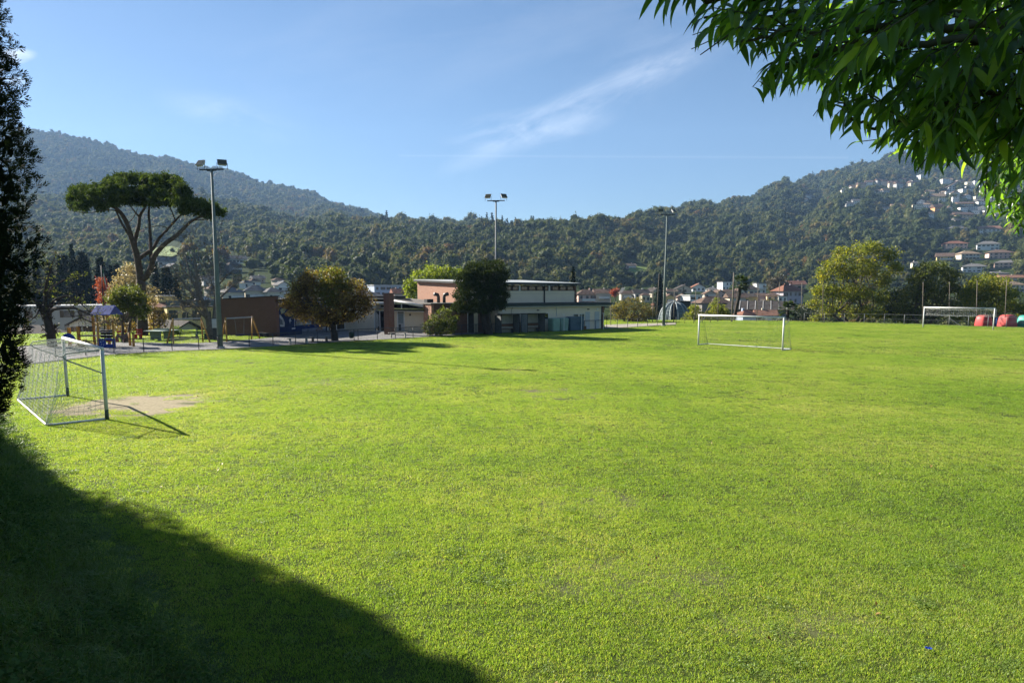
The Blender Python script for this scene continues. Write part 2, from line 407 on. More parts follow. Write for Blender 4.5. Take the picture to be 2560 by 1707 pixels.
# ---------------------------------------------------------------- woods on the hills
# houses: left, right, top, bottom in photo pixels, wall, roof, roof kind
AREAS = {
 'town right of the hall': [(1444, 1492, 724, 766, 'pink', 'brown', 'hip'), (1488, 1527, 723, 758, 'beige', 'brown', 'gable'), (1552, 1580, 727, 752, 'beige', 'brown', 'gable'), (1586, 1624, 724, 748, 'grey', 'dark', 'gable'), (1604, 1626, 733, 756, 'cream', 'brown', 'hip'), (1627, 1658, 721, 744, 'beige', 'dark', 'front'), (1663, 1686, 737, 764, 'yellow', 'brown', 'front'), (1664, 1698, 722, 742, 'beige', 'brown', 'hip'), (1692, 1730, 713, 734, 'beige', 'dark', 'front'), (1731, 1763, 710, 729, 'white', 'red', 'front'), (1693, 1721, 736, 764, 'pink', 'brown', 'front'), (1721, 1758, 738, 766, 'white', 'white', 'flat'), (1638, 1664, 757, 790, 'pink', 'red', 'gable')],
 'town behind near goal': [(1768, 1795, 718, 737, 'white', 'grey', 'hip'), (1804, 1832, 704, 726, 'white', 'grey', 'flat'), (1762, 1790, 727, 748, 'beige', 'brown', 'front'), (1787, 1815, 726, 746, 'pink', 'brown', 'front'), (1812, 1836, 724, 742, 'beige', 'brown', 'gable'), (1750, 1830, 741, 792, 'dark', 'brown', 'hip'), (1822, 1866, 733, 766, 'beige', 'brown', 'gable'), (1859, 1894, 733, 764, 'yellow', 'dark', 'gable'), (1893, 1918, 733, 764, 'lilac', 'brown', 'gable'), (1917, 1946, 732, 766, 'peach', 'brown', 'hip'), (1858, 1896, 714, 742, 'beige', 'dark', 'hip'), (1890, 1916, 708, 736, 'white', 'grey', 'flat'), (1842, 1862, 722, 742, 'cream', 'brown', 'front'), (1952, 2012, 713, 760, 'lilac', 'red', 'hip'), (1946, 1966, 740, 770, 'white', 'grey', 'flat'), (1972, 2014, 702, 726, 'pink', 'red', 'gable'), (1853, 1898, 776, 812, 'blue', 'red', 'hip'), (1892, 1942, 776, 812, 'cream', 'orange', 'gable')],
 'valley left of hall': [(400, 438, 644, 668, 'grey', 'grey', 'gable'), (422, 454, 660, 680, 'beige', 'grey', 'front'), (572, 618, 639, 660, 'white', 'grey', 'gable'), (572, 608, 656, 682, 'dark', 'dark', 'hip'), (635, 664, 689, 708, 'beige', 'grey', 'gable'), (610, 634, 701, 722, 'white', 'grey', 'hip'), (629, 652, 697, 720, 'beige', 'brown', 'hip'), (616, 668, 714, 756, 'cream', 'grey', 'hip'), (668, 712, 719, 756, 'cream', 'grey', 'hip'), (695, 726, 705, 736, 'white', 'grey', 'front'), (686, 711, 695, 712, 'beige', 'brown', 'hip'), (566, 615, 719, 758, 'cream', 'grey', 'hip'), (494, 540, 742, 786, 'white', 'white', 'hip'), (510, 545, 690, 716, 'grey', 'grey', 'gable'), (522, 556, 714, 740, 'beige', 'brown', 'hip')],
 'gap behind white wing': [(933, 1012, 713, 742, 'blue', 'white', 'flat'), (918, 962, 730, 760, 'beige', 'grey', 'hip'), (985, 1030, 722, 752, 'pink', 'red', 'gable'), (860, 925, 724, 752, 'grey', 'grey', 'gable')],
 'terraced right slope': [(2376, 2417, 564, 588, 'beige', 'grey', 'hip'), (2450, 2498, 565, 586, 'white', 'orange', 'gable'), (2367, 2417, 603, 624, 'pink', 'red', 'hip'), (2446, 2493, 603, 626, 'white', 'grey', 'hip'), (2403, 2449, 628, 650, 'beige', 'tan', 'hip'), (2344, 2380, 633, 656, 'yellow', 'brown', 'gable'), (2475, 2528, 625, 648, 'pink', 'brown', 'hip'), (2490, 2538, 651, 672, 'pink', 'grey', 'hip'), (2410, 2460, 660, 682, 'white', 'grey', 'hip'), (2281, 2298, 654, 672, 'cream', 'grey', 'hip'), (2476, 2524, 679, 694, 'grey', 'grey', 'hip'), (2508, 2565, 688, 706, 'beige', 'orange', 'gable'), (2505, 2560, 703, 730, 'cream', 'tan', 'hip'), (2550, 2585, 645, 666, 'yellow', 'brown', 'gable'), (2388, 2434, 530, 548, 'peach', 'brown', 'gable'), (2388, 2422, 545, 558, 'dark', 'grey', 'gable')],
 'hillside village': [(2373, 2409, 457, 478, 'white', 'brown', 'front'), (2394, 2412, 451, 462, 'orange', 'white', 'flat'), (2437, 2458, 452, 464, 'white', 'grey', 'flat'), (2416, 2436, 462, 472, 'white', 'grey', 'gable'), (2405, 2432, 473, 483, 'white', 'grey', 'flat'), (2365, 2384, 479, 491, 'white', 'grey', 'flat'), (2383, 2399, 478, 494, 'white', 'brown', 'hip'), (2382, 2397, 493, 507, 'white', 'grey', 'flat'), (2310, 2329, 485, 497, 'white', 'tan', 'gable'), (2327, 2360, 484, 506, 'yellow', 'tan', 'gable'), (2293, 2311, 499, 512, 'white', 'brown', 'front'), (2309, 2328, 504, 515, 'peach', 'brown', 'hip'), (2348, 2364, 497, 507, 'white', 'white', 'flat'), (2283, 2306, 511, 523, 'cream', 'tan', 'flat'), (2336, 2364, 511, 531, 'orange', 'brown', 'gable'), (2397, 2433, 505, 519, 'yellow', 'brown', 'gable'), (2445, 2482, 498, 513, 'white', 'grey', 'gable'), (2416, 2443, 516, 530, 'grey', 'grey', 'flat'), (2445, 2470, 516, 530, 'white', 'grey', 'front'), (2472, 2496, 516, 532, 'white', 'white', 'flat'), (2500, 2540, 505, 520, 'white', 'tan', 'gable'), (2300, 2335, 530, 541, 'white', 'dark', 'gable')],
 'slope under the leaves': [(2300+int(61*k) % 255, 2300+int(61*k) % 255+14+(k*5) % 9, 438+int(k*8.1) % 100, 450+int(k*8.1) % 100, ('white', 'white', 'cream', 'white', 'beige')[k % 5], ('grey', 'tan', 'brown', 'white')[k % 4], ('gable', 'flat', 'hip', 'front')[(k//2) % 4]) for k in range(28)],
 'highest mountain village': [(2147, 2166, 456, 470, 'peach', 'brown', 'gable'), (2164, 2181, 452, 464, 'white', 'brown', 'gable'), (2128, 2146, 463, 472, 'grey', 'brown', 'gable'), (2192, 2207, 448, 464, 'grey', 'brown', 'gable'), (2205, 2220, 450, 466, 'beige', 'brown', 'gable'), (2223, 2242, 453, 472, 'beige', 'brown', 'gable'), (2240, 2258, 455, 474, 'grey', 'brown', 'gable'), (2248, 2266, 446, 456, 'beige', 'brown', 'gable'), (2266, 2278, 447, 455, 'white', 'brown', 'gable'), (2258, 2273, 457, 466, 'yellow', 'brown', 'gable'), (2276, 2298, 453, 464, 'beige', 'brown', 'gable'), (2300, 2325, 440, 454, 'white', 'white', 'flat'), (2280, 2299, 452, 463, 'grey', 'brown', 'flat'), (2184, 2200, 474, 486, 'beige', 'tan', 'gable'), (2207, 2224, 472, 484, 'grey', 'tan', 'gable'), (2104, 2120, 470, 485, 'cream', 'dark', 'front'), (2115, 2134, 505, 516, 'white', 'grey', 'gable'), (2132, 2149, 498, 511, 'white', 'grey', 'gable'), (2171, 2190, 540, 551, 'white', 'brown', 'gable'), (2186, 2207, 524, 534, 'beige', 'tan', 'gable'), (2207, 2224, 517, 527, 'white', 'grey', 'gable'), (2231, 2255, 511, 524, 'beige', 'tan', 'gable'), (2006, 2018, 496, 507, 'white', 'grey', 'gable'), (2014, 2031, 486, 497, 'white', 'grey', 'gable')],
 'wooded slope above the dome': [(1564, 1592, 659, 673, 'pink', 'tan', 'gable')],
}
def hides_house(px, py, Y, h):
    """would a tree of height h with its foot there stand in front of a house?"""
    out = np.zeros(len(px), bool); hp = h*F_/Y; wp = .42*hp
    for L in AREAS.values():
        for (x0, x1, yt, yb, *_) in L:
            out |= (px > x0-wp) & (px < x1+wp) & (py > yt+.35*(yb-yt)) & (py-hp < yb-.30*(yb-yt))
    return out
WOOD_KINDS = []
def wood_crown(lob, m, rng):
    # lumpy solid core inside the leaf cards, so crowns have a lit and a dark side
    V = []; Fc = []; nb = 0
    for (c, r) in lob:
        nu, nv = 8, 5
        for j in range(nv+1):
            th = math.pi*j/nv
            for i in range(nu):
                ph = 2*math.pi*i/nu+j*.4; k = .66+.26*rng.random(); V.append((c[0]+r[0]*k*math.sin(th)*math.cos(ph), c[1]+r[1]*k*math.sin(th)*math.sin(ph), c[2]+r[2]*k*math.cos(th)))
        for j in range(nv):
            for i in range(nu):
                a = nb+j*nu+i; b = nb+j*nu+(i+1) % nu; Fc += [a, a+nu, b, b, a+nu, b+nu]
        nb += nu*(nv+1)
    P, Nn = lobe_points(lob, 210, rng, .22); C = np.repeat(P, 4, 0)+rng.normal(size=(840, 3))*.055; N2 = np.repeat(Nn, 4, 0)
    v2, f2 = leaf_cards(C, N2, .085, .8, .2, rng, .2, .5)
    return np_mesh('wood_crown', np.concatenate([np.array(V), v2]), np.concatenate([np.array(Fc), f2+nb]), 3, m)
def woods():
    rng = np.random.default_rng(21)
    mb = leaf_mat('wood_leaves', [(0, .030, .046, .018), (.25, .046, .066, .022), (.48, .070, .088, .026), (.68, .10, .112, .030), (.82, .12, .105, .036), (.92, .17, .13, .030), (1, .15, .075, .028)], trans=.36, nscale=.012, inst=True, rough=.7, spec=.15, tcol=1.2)
    mc = leaf_mat('wood_needles', [(0, .010, .020, .014), (.6, .020, .034, .018), (1, .032, .046, .022)], trans=.12, nscale=.02, inst=True, rough=.7, spec=.15, tcol=1.0)
    protos = []
    for k in range(6):       # unit crowns: height about 1.25, width about 1
        lob = []
        nl = 7+k % 3
        for i in range(nl):
            a = rng.random()*6.28; rr = .27*rng.random()**.5 if i else 0
            lob.append(((rr*1.25*math.cos(a), rr*1.25*math.sin(a), .38+.55*rng.random()), (.17+.15*rng.random(), .17+.15*rng.random(), .15+.15*rng.random())))
        lob.append(((0, 0, .5), (.38, .38, .36)))
        protos.append(wood_crown(lob, mb, rng))
    for k in range(2):       # conifers: height 1.7, width .6
        P = []; Nn = []
        for z in np.linspace(.12, 1.68, 17):
            rad = (.34)*(1-z/1.72)**.85+.01
            nb = max(4, int(20*(1-z/1.9)))
            for j in range(nb):
                a = rng.random()*6.28; q = rad*(.35+.65*rng.random()); P.append((q*math.cos(a), q*math.sin(a), z-.10*q/.34+.02*rng.normal())); Nn.append((math.cos(a)*.5, math.sin(a)*.5, .8))
        P = np.repeat(np.array(P), 2, 0)+rng.normal(size=(2*len(P), 3))*.02; Nn = np.repeat(np.array(Nn), 2, 0)
        V, Fc = leaf_cards(P, Nn, .15, .5, .1, rng, .5, .6); protos.append(np_mesh('wood_conifer', V, Fc, 3, mc))
    WOOD_KINDS.extend(protos)
    # jittered grids by depth band
    PT = []
    for (ya, yb, cell, scl) in ((340, 760, 5.8, 8.6), (760, 1300, 6.8, 9.6), (1300, 2000, 8.6, 10.5), (2000, 2900, 11.5, 12.5)):
        xs = np.arange(-1.05*yb, 1.05*yb, cell); ys = np.arange(ya, yb, cell)
        X, Y = np.meshgrid(xs, ys); X = (X+rng.uniform(-.8, .8, X.shape)*cell).ravel(); Y = (Y+rng.uniform(-.8, .8, Y.shape)*cell).ravel()
        k = np.abs(X/Y) < .98; X, Y = X[k], Y[k]; PT.append(np.stack([X, Y, np.full(X.shape, scl)], -1))
    PT = np.concatenate(PT); X, Y, SCL = PT.T; t = X/Y
    Z = zterr(t, Y)
    # keep what can be seen from about the camera: horizon test along each azimuth
    tb = np.linspace(-1, 1, 401); Yb = np.geomspace(300, 2950, 260); TT, YY = np.meshgrid(tb, Yb, indexing='ij')
    S = (zterr(TT, YY)-EYE)/YY; Smax = np.maximum.accumulate(S, 1)
    ti = np.clip(((t+1)/2*400).round().astype(int), 0, 400); yi = np.clip(np.searchsorted(Yb, Y)-2, 0, 259)
    vis = (Z+SCL*1.3-EYE)/Y >= Smax[ti, yi]-.002
    # pixel position, and clearings
    dz = Z-EYE; dep = Y*CP-dz*SP; px = CX_+F_*X/dep; py = CY_-F_*(Y*SP+dz*CP)/dep
    keep = vis
    foot = LAY[0].ev(t)[1]; keep &= Y > foot*(.93+.12*rng.random(len(t)))
    keep &= ~(hides_house(px, py, Y, SCL*.95) & (rng.random(len(t)) < .93))
    for (x0, y0, x1, y1, p) in CLEARINGS:
        cx, cy, rx, ry = (x0+x1)/2, (y0+y1)/2, (x1-x0)/2, (y1-y0)/2
        inn = ((px-cx)/rx)**2+((py-cy)/ry)**2 < 1+.6*fbm(px/30., py/15., 2)
        keep &= ~(inn & (rng.random(len(t)) < p))
    X, Y, Z, SCL, px, t = (q[keep] for q in (X, Y, Z, SCL, px, t))
    n = len(X)
    con = fbm(X/140+7, Y/140, 3) + rng.normal(size=n)*.04 > .24
    ridge = np.abs(Y-LAY[2].ev(t)[1]) < 70
    con |= ridge & (px > 930) & (px < 1640) & (rng.random(n) < .05)
    con &= ~((px < 700) & (Y > 1900) & (rng.random(n) < .7))
    idx = np.where(con, 6+rng.integers(0, 2, n), rng.integers(0, 6, n))
    s = SCL*(.48+.80*rng.random(n)**1.6)*(1+1.1*fbm(X/70., Y/70., 3))*np.where(rng.random(n) < .10, 1.4, 1.0); sc = np.stack([s, s, s*(.9+.35*rng.random(n))], -1)
    sc[con] *= np.array([.9, .9, .72])*(.8+.35*rng.random(con.sum()))[:, None]
    pts = np.stack([X, Y, Z-.12*s], -1); rz = rng.random(n)*6.28
    far = Y > LAY[2].ev(t)[1]+250; left = (t < -.10) & far
    right = t > .155
    for nm, k, lb in (('distant_forest', left, 'hazy blue-green forest covering the high far mountain at left'), ('ridge_forest', ~left & ~right, 'dense mixed woodland on the low ridge across the middle'), ('mountain_forest', right & ~left, 'brown-green woodland covering the steep mountain at right')):
        o = scatter(nm, pts[k], rz[k], sc[k], idx[k], protos); tag(o, lb, 'forest', kind='stuff')
    print('woods', n)
# (x0, y0, x1, y1, share removed) in photo pixels: villages, meadows, terraces
CLEARINGS = [(2060, 455, 2330, 500, .75), (2170, 510, 2330, 560, .55), (2300, 500, 2560, 690, .80), (2380, 480, 2560, 560, .6), (2250, 620, 2560, 760, .85),
             (360, 600, 470, 690, .95), (480, 615, 600, 660, .9), (560, 650, 690, 700, .9), (1560, 655, 1625, 712, .97), (1540, 645, 1600, 672, .85), (2080, 500, 2130, 520, .6), (2300, 420, 2480, 520, .45),
             (520, 545, 640, 570, .6), (560, 640, 640, 680, .9), (440, 585, 520, 690, .5)]
woods()

# ================================================================ PLATEAU: pitch, bank, paving
GL = Vector((-13.84, 23.84, 0)); GD = Vector((math.cos(2.284), math.sin(2.284), 0))      # left goal: near post, goal-line direction
BACK = Vector((-GD.y, GD.x, 0)); BACK = BACK if BACK.x < 0 else -BACK                     # away from the pitch
FOOT = 2.7
def zbank(x, y):
    d = (x-GL.x)*BACK.x+(y-GL.y)*BACK.y-FOOT
    d = d+.25*fbm(np.asarray(x)*.35, np.asarray(y)*.35, 2)*np.clip(d, 0, 1)*2
    u = np.clip(d/3.1, 0, 1)
    z = 2.75*(u*.75+.25*u*u*(3-2*u))*np.clip(d/.5+.15, 0, 1)
    z = np.where(d <= 0, 0, z)
    return z + np.where(d > 0, .10*fbm(np.asarray(x)*1.7, np.asarray(y)*1.7, 3)*np.clip(d, 0, 1), 0)
EDGE = [(-78, 20), (-70, 45), (-58, 64), (-47, 76), (-37, 81), (-30, 92), (-14, 108), (2, 112), (22, 109), (40, 106.5), (50, 100), (62, 86), (78, 66), (84, 20), (70, -30), (-70, -30)]
def inside(poly, x, y):
    x = np.asarray(x); y = np.asarray(y); c = np.zeros(x.shape, bool); n = len(poly)
    for i in range(n):
        (x0, y0), (x1, y1) = poly[i], poly[(i+1) % n]
        if y0 == y1: continue
        k = ((y0 > y) != (y1 > y)) & (x < (x1-x0)*(y-y0)/(y1-y0)+x0); c ^= k
    return c
DIRT = [(335, 1011, 185, 30, 1.0), (430, 1000, 120, 16, .75), (955, 955, 60, 7, .35), (1290, 928, 40, 5, .35), (1480, 1250, 150, 40, .20), (1600, 1440, 260, 60, .18), (800, 960, 60, 8, .4), (600, 905, 90, 7, .4), (1400, 985, 120, 14, .3), (2000, 1560, 200, 40, .2), (2400, 821, 18, 3, .7)]
def dirt_np(x, y):
    """0..1 bare earth where the turf is worn"""
    out = np.zeros(np.shape(x))
    for (cx, cy, rx, ry, a) in DIRT:
        c = gnd(cx, cy); rxm = rx*c.y/F_; rym = abs(gnd(cx, cy-ry).y-gnd(cx, cy+ry).y)/2
        q = ((x-c.x)/rxm)**2+((y-c.y)/rym)**2
        out = np.maximum(out, np.clip((1.12-q)*1.7+fbm(x*1.6, y*1.6, 5)*4.0, 0, 1)*a*(q < 2.0))
    return out
def lawn():
    m, nt, b = new_mat('lawn_soil')
    tc = nt.nodes.new('ShaderNodeNewGeometry'); pos = tc.outputs['Position']
    n1 = noise(nt, .25, 5, vec=pos); n2 = noise(nt, 9, 5, vec=pos); n3 = noise(nt, 60, 3, vec=pos)
    c = ramp(nt, [(.3, .040, .068, .010), (.55, .055, .085, .013), (.75, .085, .095, .025)], n1)
    c = mixc(nt, math_n(nt, 'MULTIPLY', n2, .5), c, (.055, .05, .022))
    at_ = nt.nodes.new('ShaderNodeAttribute'); at_.attribute_name = 'bare'
    soil = ramp(nt, [(.3, .23, .19, .115), (.7, .48, .41, .27)], n2)
    soil = mixc(nt, math_n(nt, 'MULTIPLY', n3, .6), soil, (.19, .16, .095)); tf = ramp(nt, [(.56, 0, 0, 0), (.66, .75, .75, .75)], noise(nt, 3.5, 6, vec=pos, rough=.75)); soil = mixc(nt, tf, soil, (.11, .12, .035))
    c = mixc(nt, at_.outputs['Fac'], c, soil)
    nt.links.new(c, b.inputs['Base Color']); b.inputs['Roughness'].default_value = .95; b.inputs['Specular IOR Level'].default_value = .1
    bump(nt, b, n3, .5, .02)
    # fine grid near the camera, skirt at the edge
    xs = np.unique(np.concatenate([np.arange(-84, 86, 3.0), np.arange(-26, 12, .25)])); ys = np.unique(np.concatenate([np.arange(-33, 116, 3.0), np.arange(-3, 34, .25)]))
    X, Y = np.meshgrid(xs, ys); ins = inside(EDGE, X, Y)
    Z = zbank(X, Y)+.03*fbm(X*.15, Y*.15, 2); Z = np.where(ins, Z, -9.0)
    V = np.stack([X, Y, Z], -1).reshape(-1, 3); nx = len(xs); i = (np.arange(len(ys)-1)[:, None]*nx+np.arange(nx-1)[None]).ravel()
    me = np_mesh('pitch', V, np.stack([i, i+1, i+1+nx, i+nx], -1), 4, m, True)
    a = me.attributes.new('bare', 'FLOAT', 'POINT'); a.data.foreach_set('value', dirt_np(V[:, 0], V[:, 1]).astype(np.float32))
    tag(put('pitch', me), 'grass football pitch with a worn goalmouth', kind='structure')
    # paving of the play area
    m = mat('paving', (.20, .195, .19), .9, .22, .6, bmp=.4, dirt=(.10, .10, .085), dirt_amt=.5)
    P = [gnd(x, y) for x, y in [(60, 912), (285, 886), (430, 878.5), (545, 873.5), (683, 866), (794, 858.5), (895, 852), (988, 847.5), (1075, 842), (1200, 835), (1240, 827), (1060, 829), (985, 831), (860, 824), (830, 829), (700, 842), (640, 848.5), (520, 857), (440, 860), (380, 857), (300, 857), (200, 858), (40, 868)]]
    mb = MB(); mb.add([Vector((p.x, p.y, .036)) for p in P], [tuple(range(len(P)))])
    tag(mb.build('paving', m), 'grey paved play area behind the low fence', kind='structure')
    m2 = mat('gravel_path', (.30, .27, .22), .95, .25, 1.2, bmp=.5)
    P = [gnd(x, y) for x, y in [(1512, 821.5), (1570, 818.5), (1640, 814), (1690, 811.2), (1690, 807.5), (1620, 809), (1512, 812)]]
    mb = MB(); mb.add([Vector((p.x, p.y, .036)) for p in P], [tuple(range(len(P)))])
    tag(mb.build('path', m2), 'pale gravel path past the end of the building', kind='structure')
    return [(p.x, p.y) for p in [gnd(x, y) for x, y in [(60, 912), (285, 886), (430, 878.5), (545, 873.5), (683, 866), (794, 858.5), (895, 852), (988, 847.5), (1075, 842), (1200, 835), (1510, 823), (1700, 812), (1690, 806), (1512, 812), (1240, 827), (1060, 829), (985, 831), (860, 824), (830, 829), (700, 842), (640, 848.5), (520, 857), (440, 860), (380, 857), (300, 857), (200, 858), (40, 868)]]]
NOGRASS = lawn()

def blades(n, size, hmin, hmax, wid, rng, lean=.5, m=None, name='grass_tuft', curve=.35):
    """n curved three-triangle blades over a square of the given size"""
    p = np.zeros((n, 3)); p[:, :2] = rng.uniform(-size/2, size/2, (n, 2))
    h = rng.uniform(hmin, hmax, n); a = rng.random(n)*6.283; b = rng.random(n)*6.283
    le = lean*rng.random(n)**1.2
    d = np.stack([np.cos(a)*le, np.sin(a)*le, np.ones(n)], -1); d /= np.linalg.norm(d, axis=1)[:, None]
    w = np.stack([np.cos(b), np.sin(b), np.zeros(n)], -1)*wid*(.6+.8*rng.random(n))[:, None]*.5
    out = np.stack([np.cos(a), np.sin(a), np.zeros(n)], -1)*(curve*h)[:, None]
    mid = p+d*(h*.55)[:, None]; tip = p+d*h[:, None]+out*.8; tip[:, 2] -= curve*h*.35
    V = np.stack([p-w, p+w, mid+w*.8, mid-w*.8, tip], 1).reshape(-1, 3); k = np.arange(n)[:, None]*5
    Fc = np.concatenate([k, k+1, k+2, k, k+2, k+3, k+3, k+2, k+4], 1).reshape(-1)
    return np_mesh(name, V, Fc, 3, m)
def grass_mat(name, cols, trans, dry=.5, wscale=.12, tcol=1.5):
    m, nt, b = new_mat(name); g = nt.nodes.new('ShaderNodeNewGeometry')
    n1 = noise(nt, wscale, 5, vec=g.outputs['Position'], rough=.65); n2 = noise(nt, wscale*9, 3, vec=g.outputs['Position'])
    f = math_n(nt, 'ADD', math_n(nt, 'MULTIPLY', math_n(nt, 'SUBTRACT', n1, .5), 1.5*dry), math_n(nt, 'MULTIPLY', math_n(nt, 'SUBTRACT', n2, .5), .45*dry))
    f = math_n(nt, 'ADD', f, math_n(nt, 'MULTIPLY', g.outputs['Random Per Island'], .75)); f = math_n(nt, 'ADD', f, .12, clamp=True)
    c = ramp(nt, cols, f); nt.links.new(c, b.inputs['Base Color']); b.inputs['Roughness'].default_value = .45; b.inputs['Specular IOR Level'].default_value = .3
    tr = nt.nodes.new('ShaderNodeBsdfTranslucent'); nt.links.new(mixc(nt, 1.0, c, (tcol*1.1, tcol*1.1, tcol*.5), 'MULTIPLY'), tr.inputs[0])
    mx = nt.nodes.new('ShaderNodeMixShader'); mx.inputs[0].default_value = trans
    nt.links.new(b.outputs[0], mx.inputs[1]); nt.links.new(tr.outputs[0], mx.inputs[2]); nt.links.new(mx.outputs[0], nt.nodes['Material Output'].inputs[0])
    return m
def grass():
    rng = np.random.default_rng(5)
    m = grass_mat('turf', [(0, .105, .20, .022), (.30, .19, .30, .040), (.60, .275, .37, .066), (.82, .37, .40, .10), (1, .48, .43, .21)], .5, .85, tcol=1.55)
    near = [blades(620, .56, .022, .058, .0058, rng, .9, m) for k in range(5)]
    far = [blades(620, .56, .026, .052, .0060, rng, .9, m) for k in range(4)]
    P = []; S = []; I = []
    def band(r0, r1, cell, sx, sz, kinds, jit=.3):
        xs = np.arange(-84, 86, cell); ys = np.arange(4, 112, cell); X, Y = np.meshgrid(xs, ys)
        X = (X+rng.uniform(-jit, jit, X.shape)*cell).ravel(); Y = (Y+rng.uniform(-jit, jit, Y.shape)*cell).ravel()
        r = np.hypot(X, Y); k = (r >= r0) & (r < r1) & (np.abs(X) < .80*Y+2.5) & inside(EDGE, X, Y) & ~inside(NOGRASS, X, Y)
        d = (X-GL.x)*BACK.x+(Y-GL.y)*BACK.y-FOOT
        k &= d < .35+.4*rng.random(len(X)); k &= dirt_np(X, Y)*.96 < .08+.92*rng.random(len(X))
        X, Y = X[k], Y[k]; n = len(X)
        v = (.85+.3*rng.random(n)); P.append(np.stack([X, Y, zbank(X, Y)-.004+.03*fbm(X*.15, Y*.15, 2)], -1)); S.append(np.stack([np.full(n, sx), np.full(n, sx), sz*v], -1)); I.append(rng.choice(kinds, n))
    band(5, 15, .36, 1.0, 1.0, [0, 1, 2, 3, 4]); band(15, 30, .48, 1.25, 1.05, [0, 1, 2, 3, 4], .25); band(30, 55, .64, 1.75, 1.1, [5, 6, 7, 8], .38); band(55, 130, 1.12, 3.1, 1.2, [5, 6, 7, 8], .38)
    P = np.concatenate(P); S = np.concatenate(S); I = np.concatenate(I)
    o = scatter('grass', P, rng.random(len(P))*6.28, S, I, near+far); tag(o, 'short bright green turf of the football pitch', 'grass', kind='stuff')
    # clover and plantain patches, and a few fallen leaves, in the near turf
    mw = leaf_mat('clover_leaves', [(0, .12, .20, .04), (.5, .19, .27, .07), (1, .28, .36, .11)], .5, nscale=1.5)
    wk = []
    for k in range(3):
        n = 130; C = np.zeros((n, 3)); a = rng.random(n)*6.28; r = .22*rng.random(n)**.6; C[:, 0] = r*np.cos(a); C[:, 1] = r*np.sin(a); C[:, 2] = rng.uniform(.035, .06, n)
        V, Fc = leaf_cards(C, np.tile([0, 0, 1.], (n, 1)), .028, .9, .15, rng, 0, .75); wk.append(np_mesh('clover_patch', V, Fc, 3, mw))
    n = 520; r = 7+26*rng.random(n)**1.2; a = rng.uniform(-.72, .72, n); X = r*np.sin(a); Y = r*np.cos(a); d = (X-GL.x)*BACK.x+(Y-GL.y)*BACK.y-FOOT; k = (d < -.2) & (fbm(X*.25+9, Y*.25, 3)+.05*rng.normal(size=n) > .0); X, Y = X[k], Y[k]; n = len(X)
    tag(scatter('clover', np.stack([X, Y, .03*fbm(X*.15, Y*.15, 2)-.005], -1), rng.random(n)*6.28, .4+.7*rng.random(n), rng.integers(0, 3, n), wk), 'small clover patches in the near turf', 'clover', kind='stuff')
    n = 420; r = 6.5+50*rng.random(n); a = rng.uniform(-.72, .72, n); X = r*np.sin(a); Y = r*np.cos(a); tb = gnd(838, 852); X[:120] = tb.x+rng.normal(size=120)*3+1; Y[:120] = tb.y+rng.normal(size=120)*2-1
    C = np.stack([X, Y, .045+.03*fbm(X*.15, Y*.15, 2)], -1); V, Fc = leaf_cards(C, np.tile([0, 0, 1.], (n, 1)), .075, .65, .3, rng, 0, .7)
    tag(put('fallen_leaves', np_mesh('fallen_leaves', V, Fc, 3, leaf_mat('leaf_fallen', [(0, .10, .055, .02), (.5, .22, .13, .04), (1, .36, .27, .09)], .2, nscale=2))), 'scattered brown fallen leaves on the turf', 'leaves', kind='stuff')
    # rough growth on the bank: long grass, clover and ivy leaves
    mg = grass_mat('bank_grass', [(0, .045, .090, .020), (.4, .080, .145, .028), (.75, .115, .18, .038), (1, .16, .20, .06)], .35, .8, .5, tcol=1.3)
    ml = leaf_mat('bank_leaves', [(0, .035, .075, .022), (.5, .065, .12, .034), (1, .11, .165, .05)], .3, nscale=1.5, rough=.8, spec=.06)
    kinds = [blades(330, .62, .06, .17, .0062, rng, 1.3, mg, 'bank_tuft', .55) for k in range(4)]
    for k in range(3):
        n = 380; C = np.zeros((n, 3)); C[:, :2] = rng.uniform(-.31, .31, (n, 2)); C[:, 2] = rng.uniform(.02, .13, n)
        V, Fc = leaf_cards(C, np.tile([0, 0, 1.], (n, 1)), .032, .85, .2, rng, 0, .6); kinds.append(np_mesh('bank_herbs', V, Fc, 3, ml))
    cell = .30; xs = np.arange(-30, 4, cell); ys = np.arange(-1.5, 40, cell); X, Y = np.meshgrid(xs, ys)
    X = (X+rng.uniform(-.4, .4, X.shape)*cell).ravel(); Y = (Y+rng.uniform(-.4, .4, Y.shape)*cell).ravel()
    d = (X-GL.x)*BACK.x+(Y-GL.y)*BACK.y-FOOT; k = (d > -.1) & (d < 6) & (np.hypot(X, Y) > 1.3) & (X < -.45*Y+1.0); X, Y, d = X[k], Y[k], d[k]; n = len(X)
    herb = (fbm(X*.8, Y*.8, 3)+rng.normal(size=n)*.08) > .03
    idx = np.where(herb, 4+rng.integers(0, 3, n), rng.integers(0, 4, n)); s = (.55+.75*rng.random(n))*np.clip(.45+d*.8, .3, 1)
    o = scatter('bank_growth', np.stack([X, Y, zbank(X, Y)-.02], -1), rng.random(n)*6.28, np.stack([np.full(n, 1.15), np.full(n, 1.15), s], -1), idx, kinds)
    tag(o, 'rough dark grass and herbs on the shaded bank', 'grass', kind='stuff')
grass()

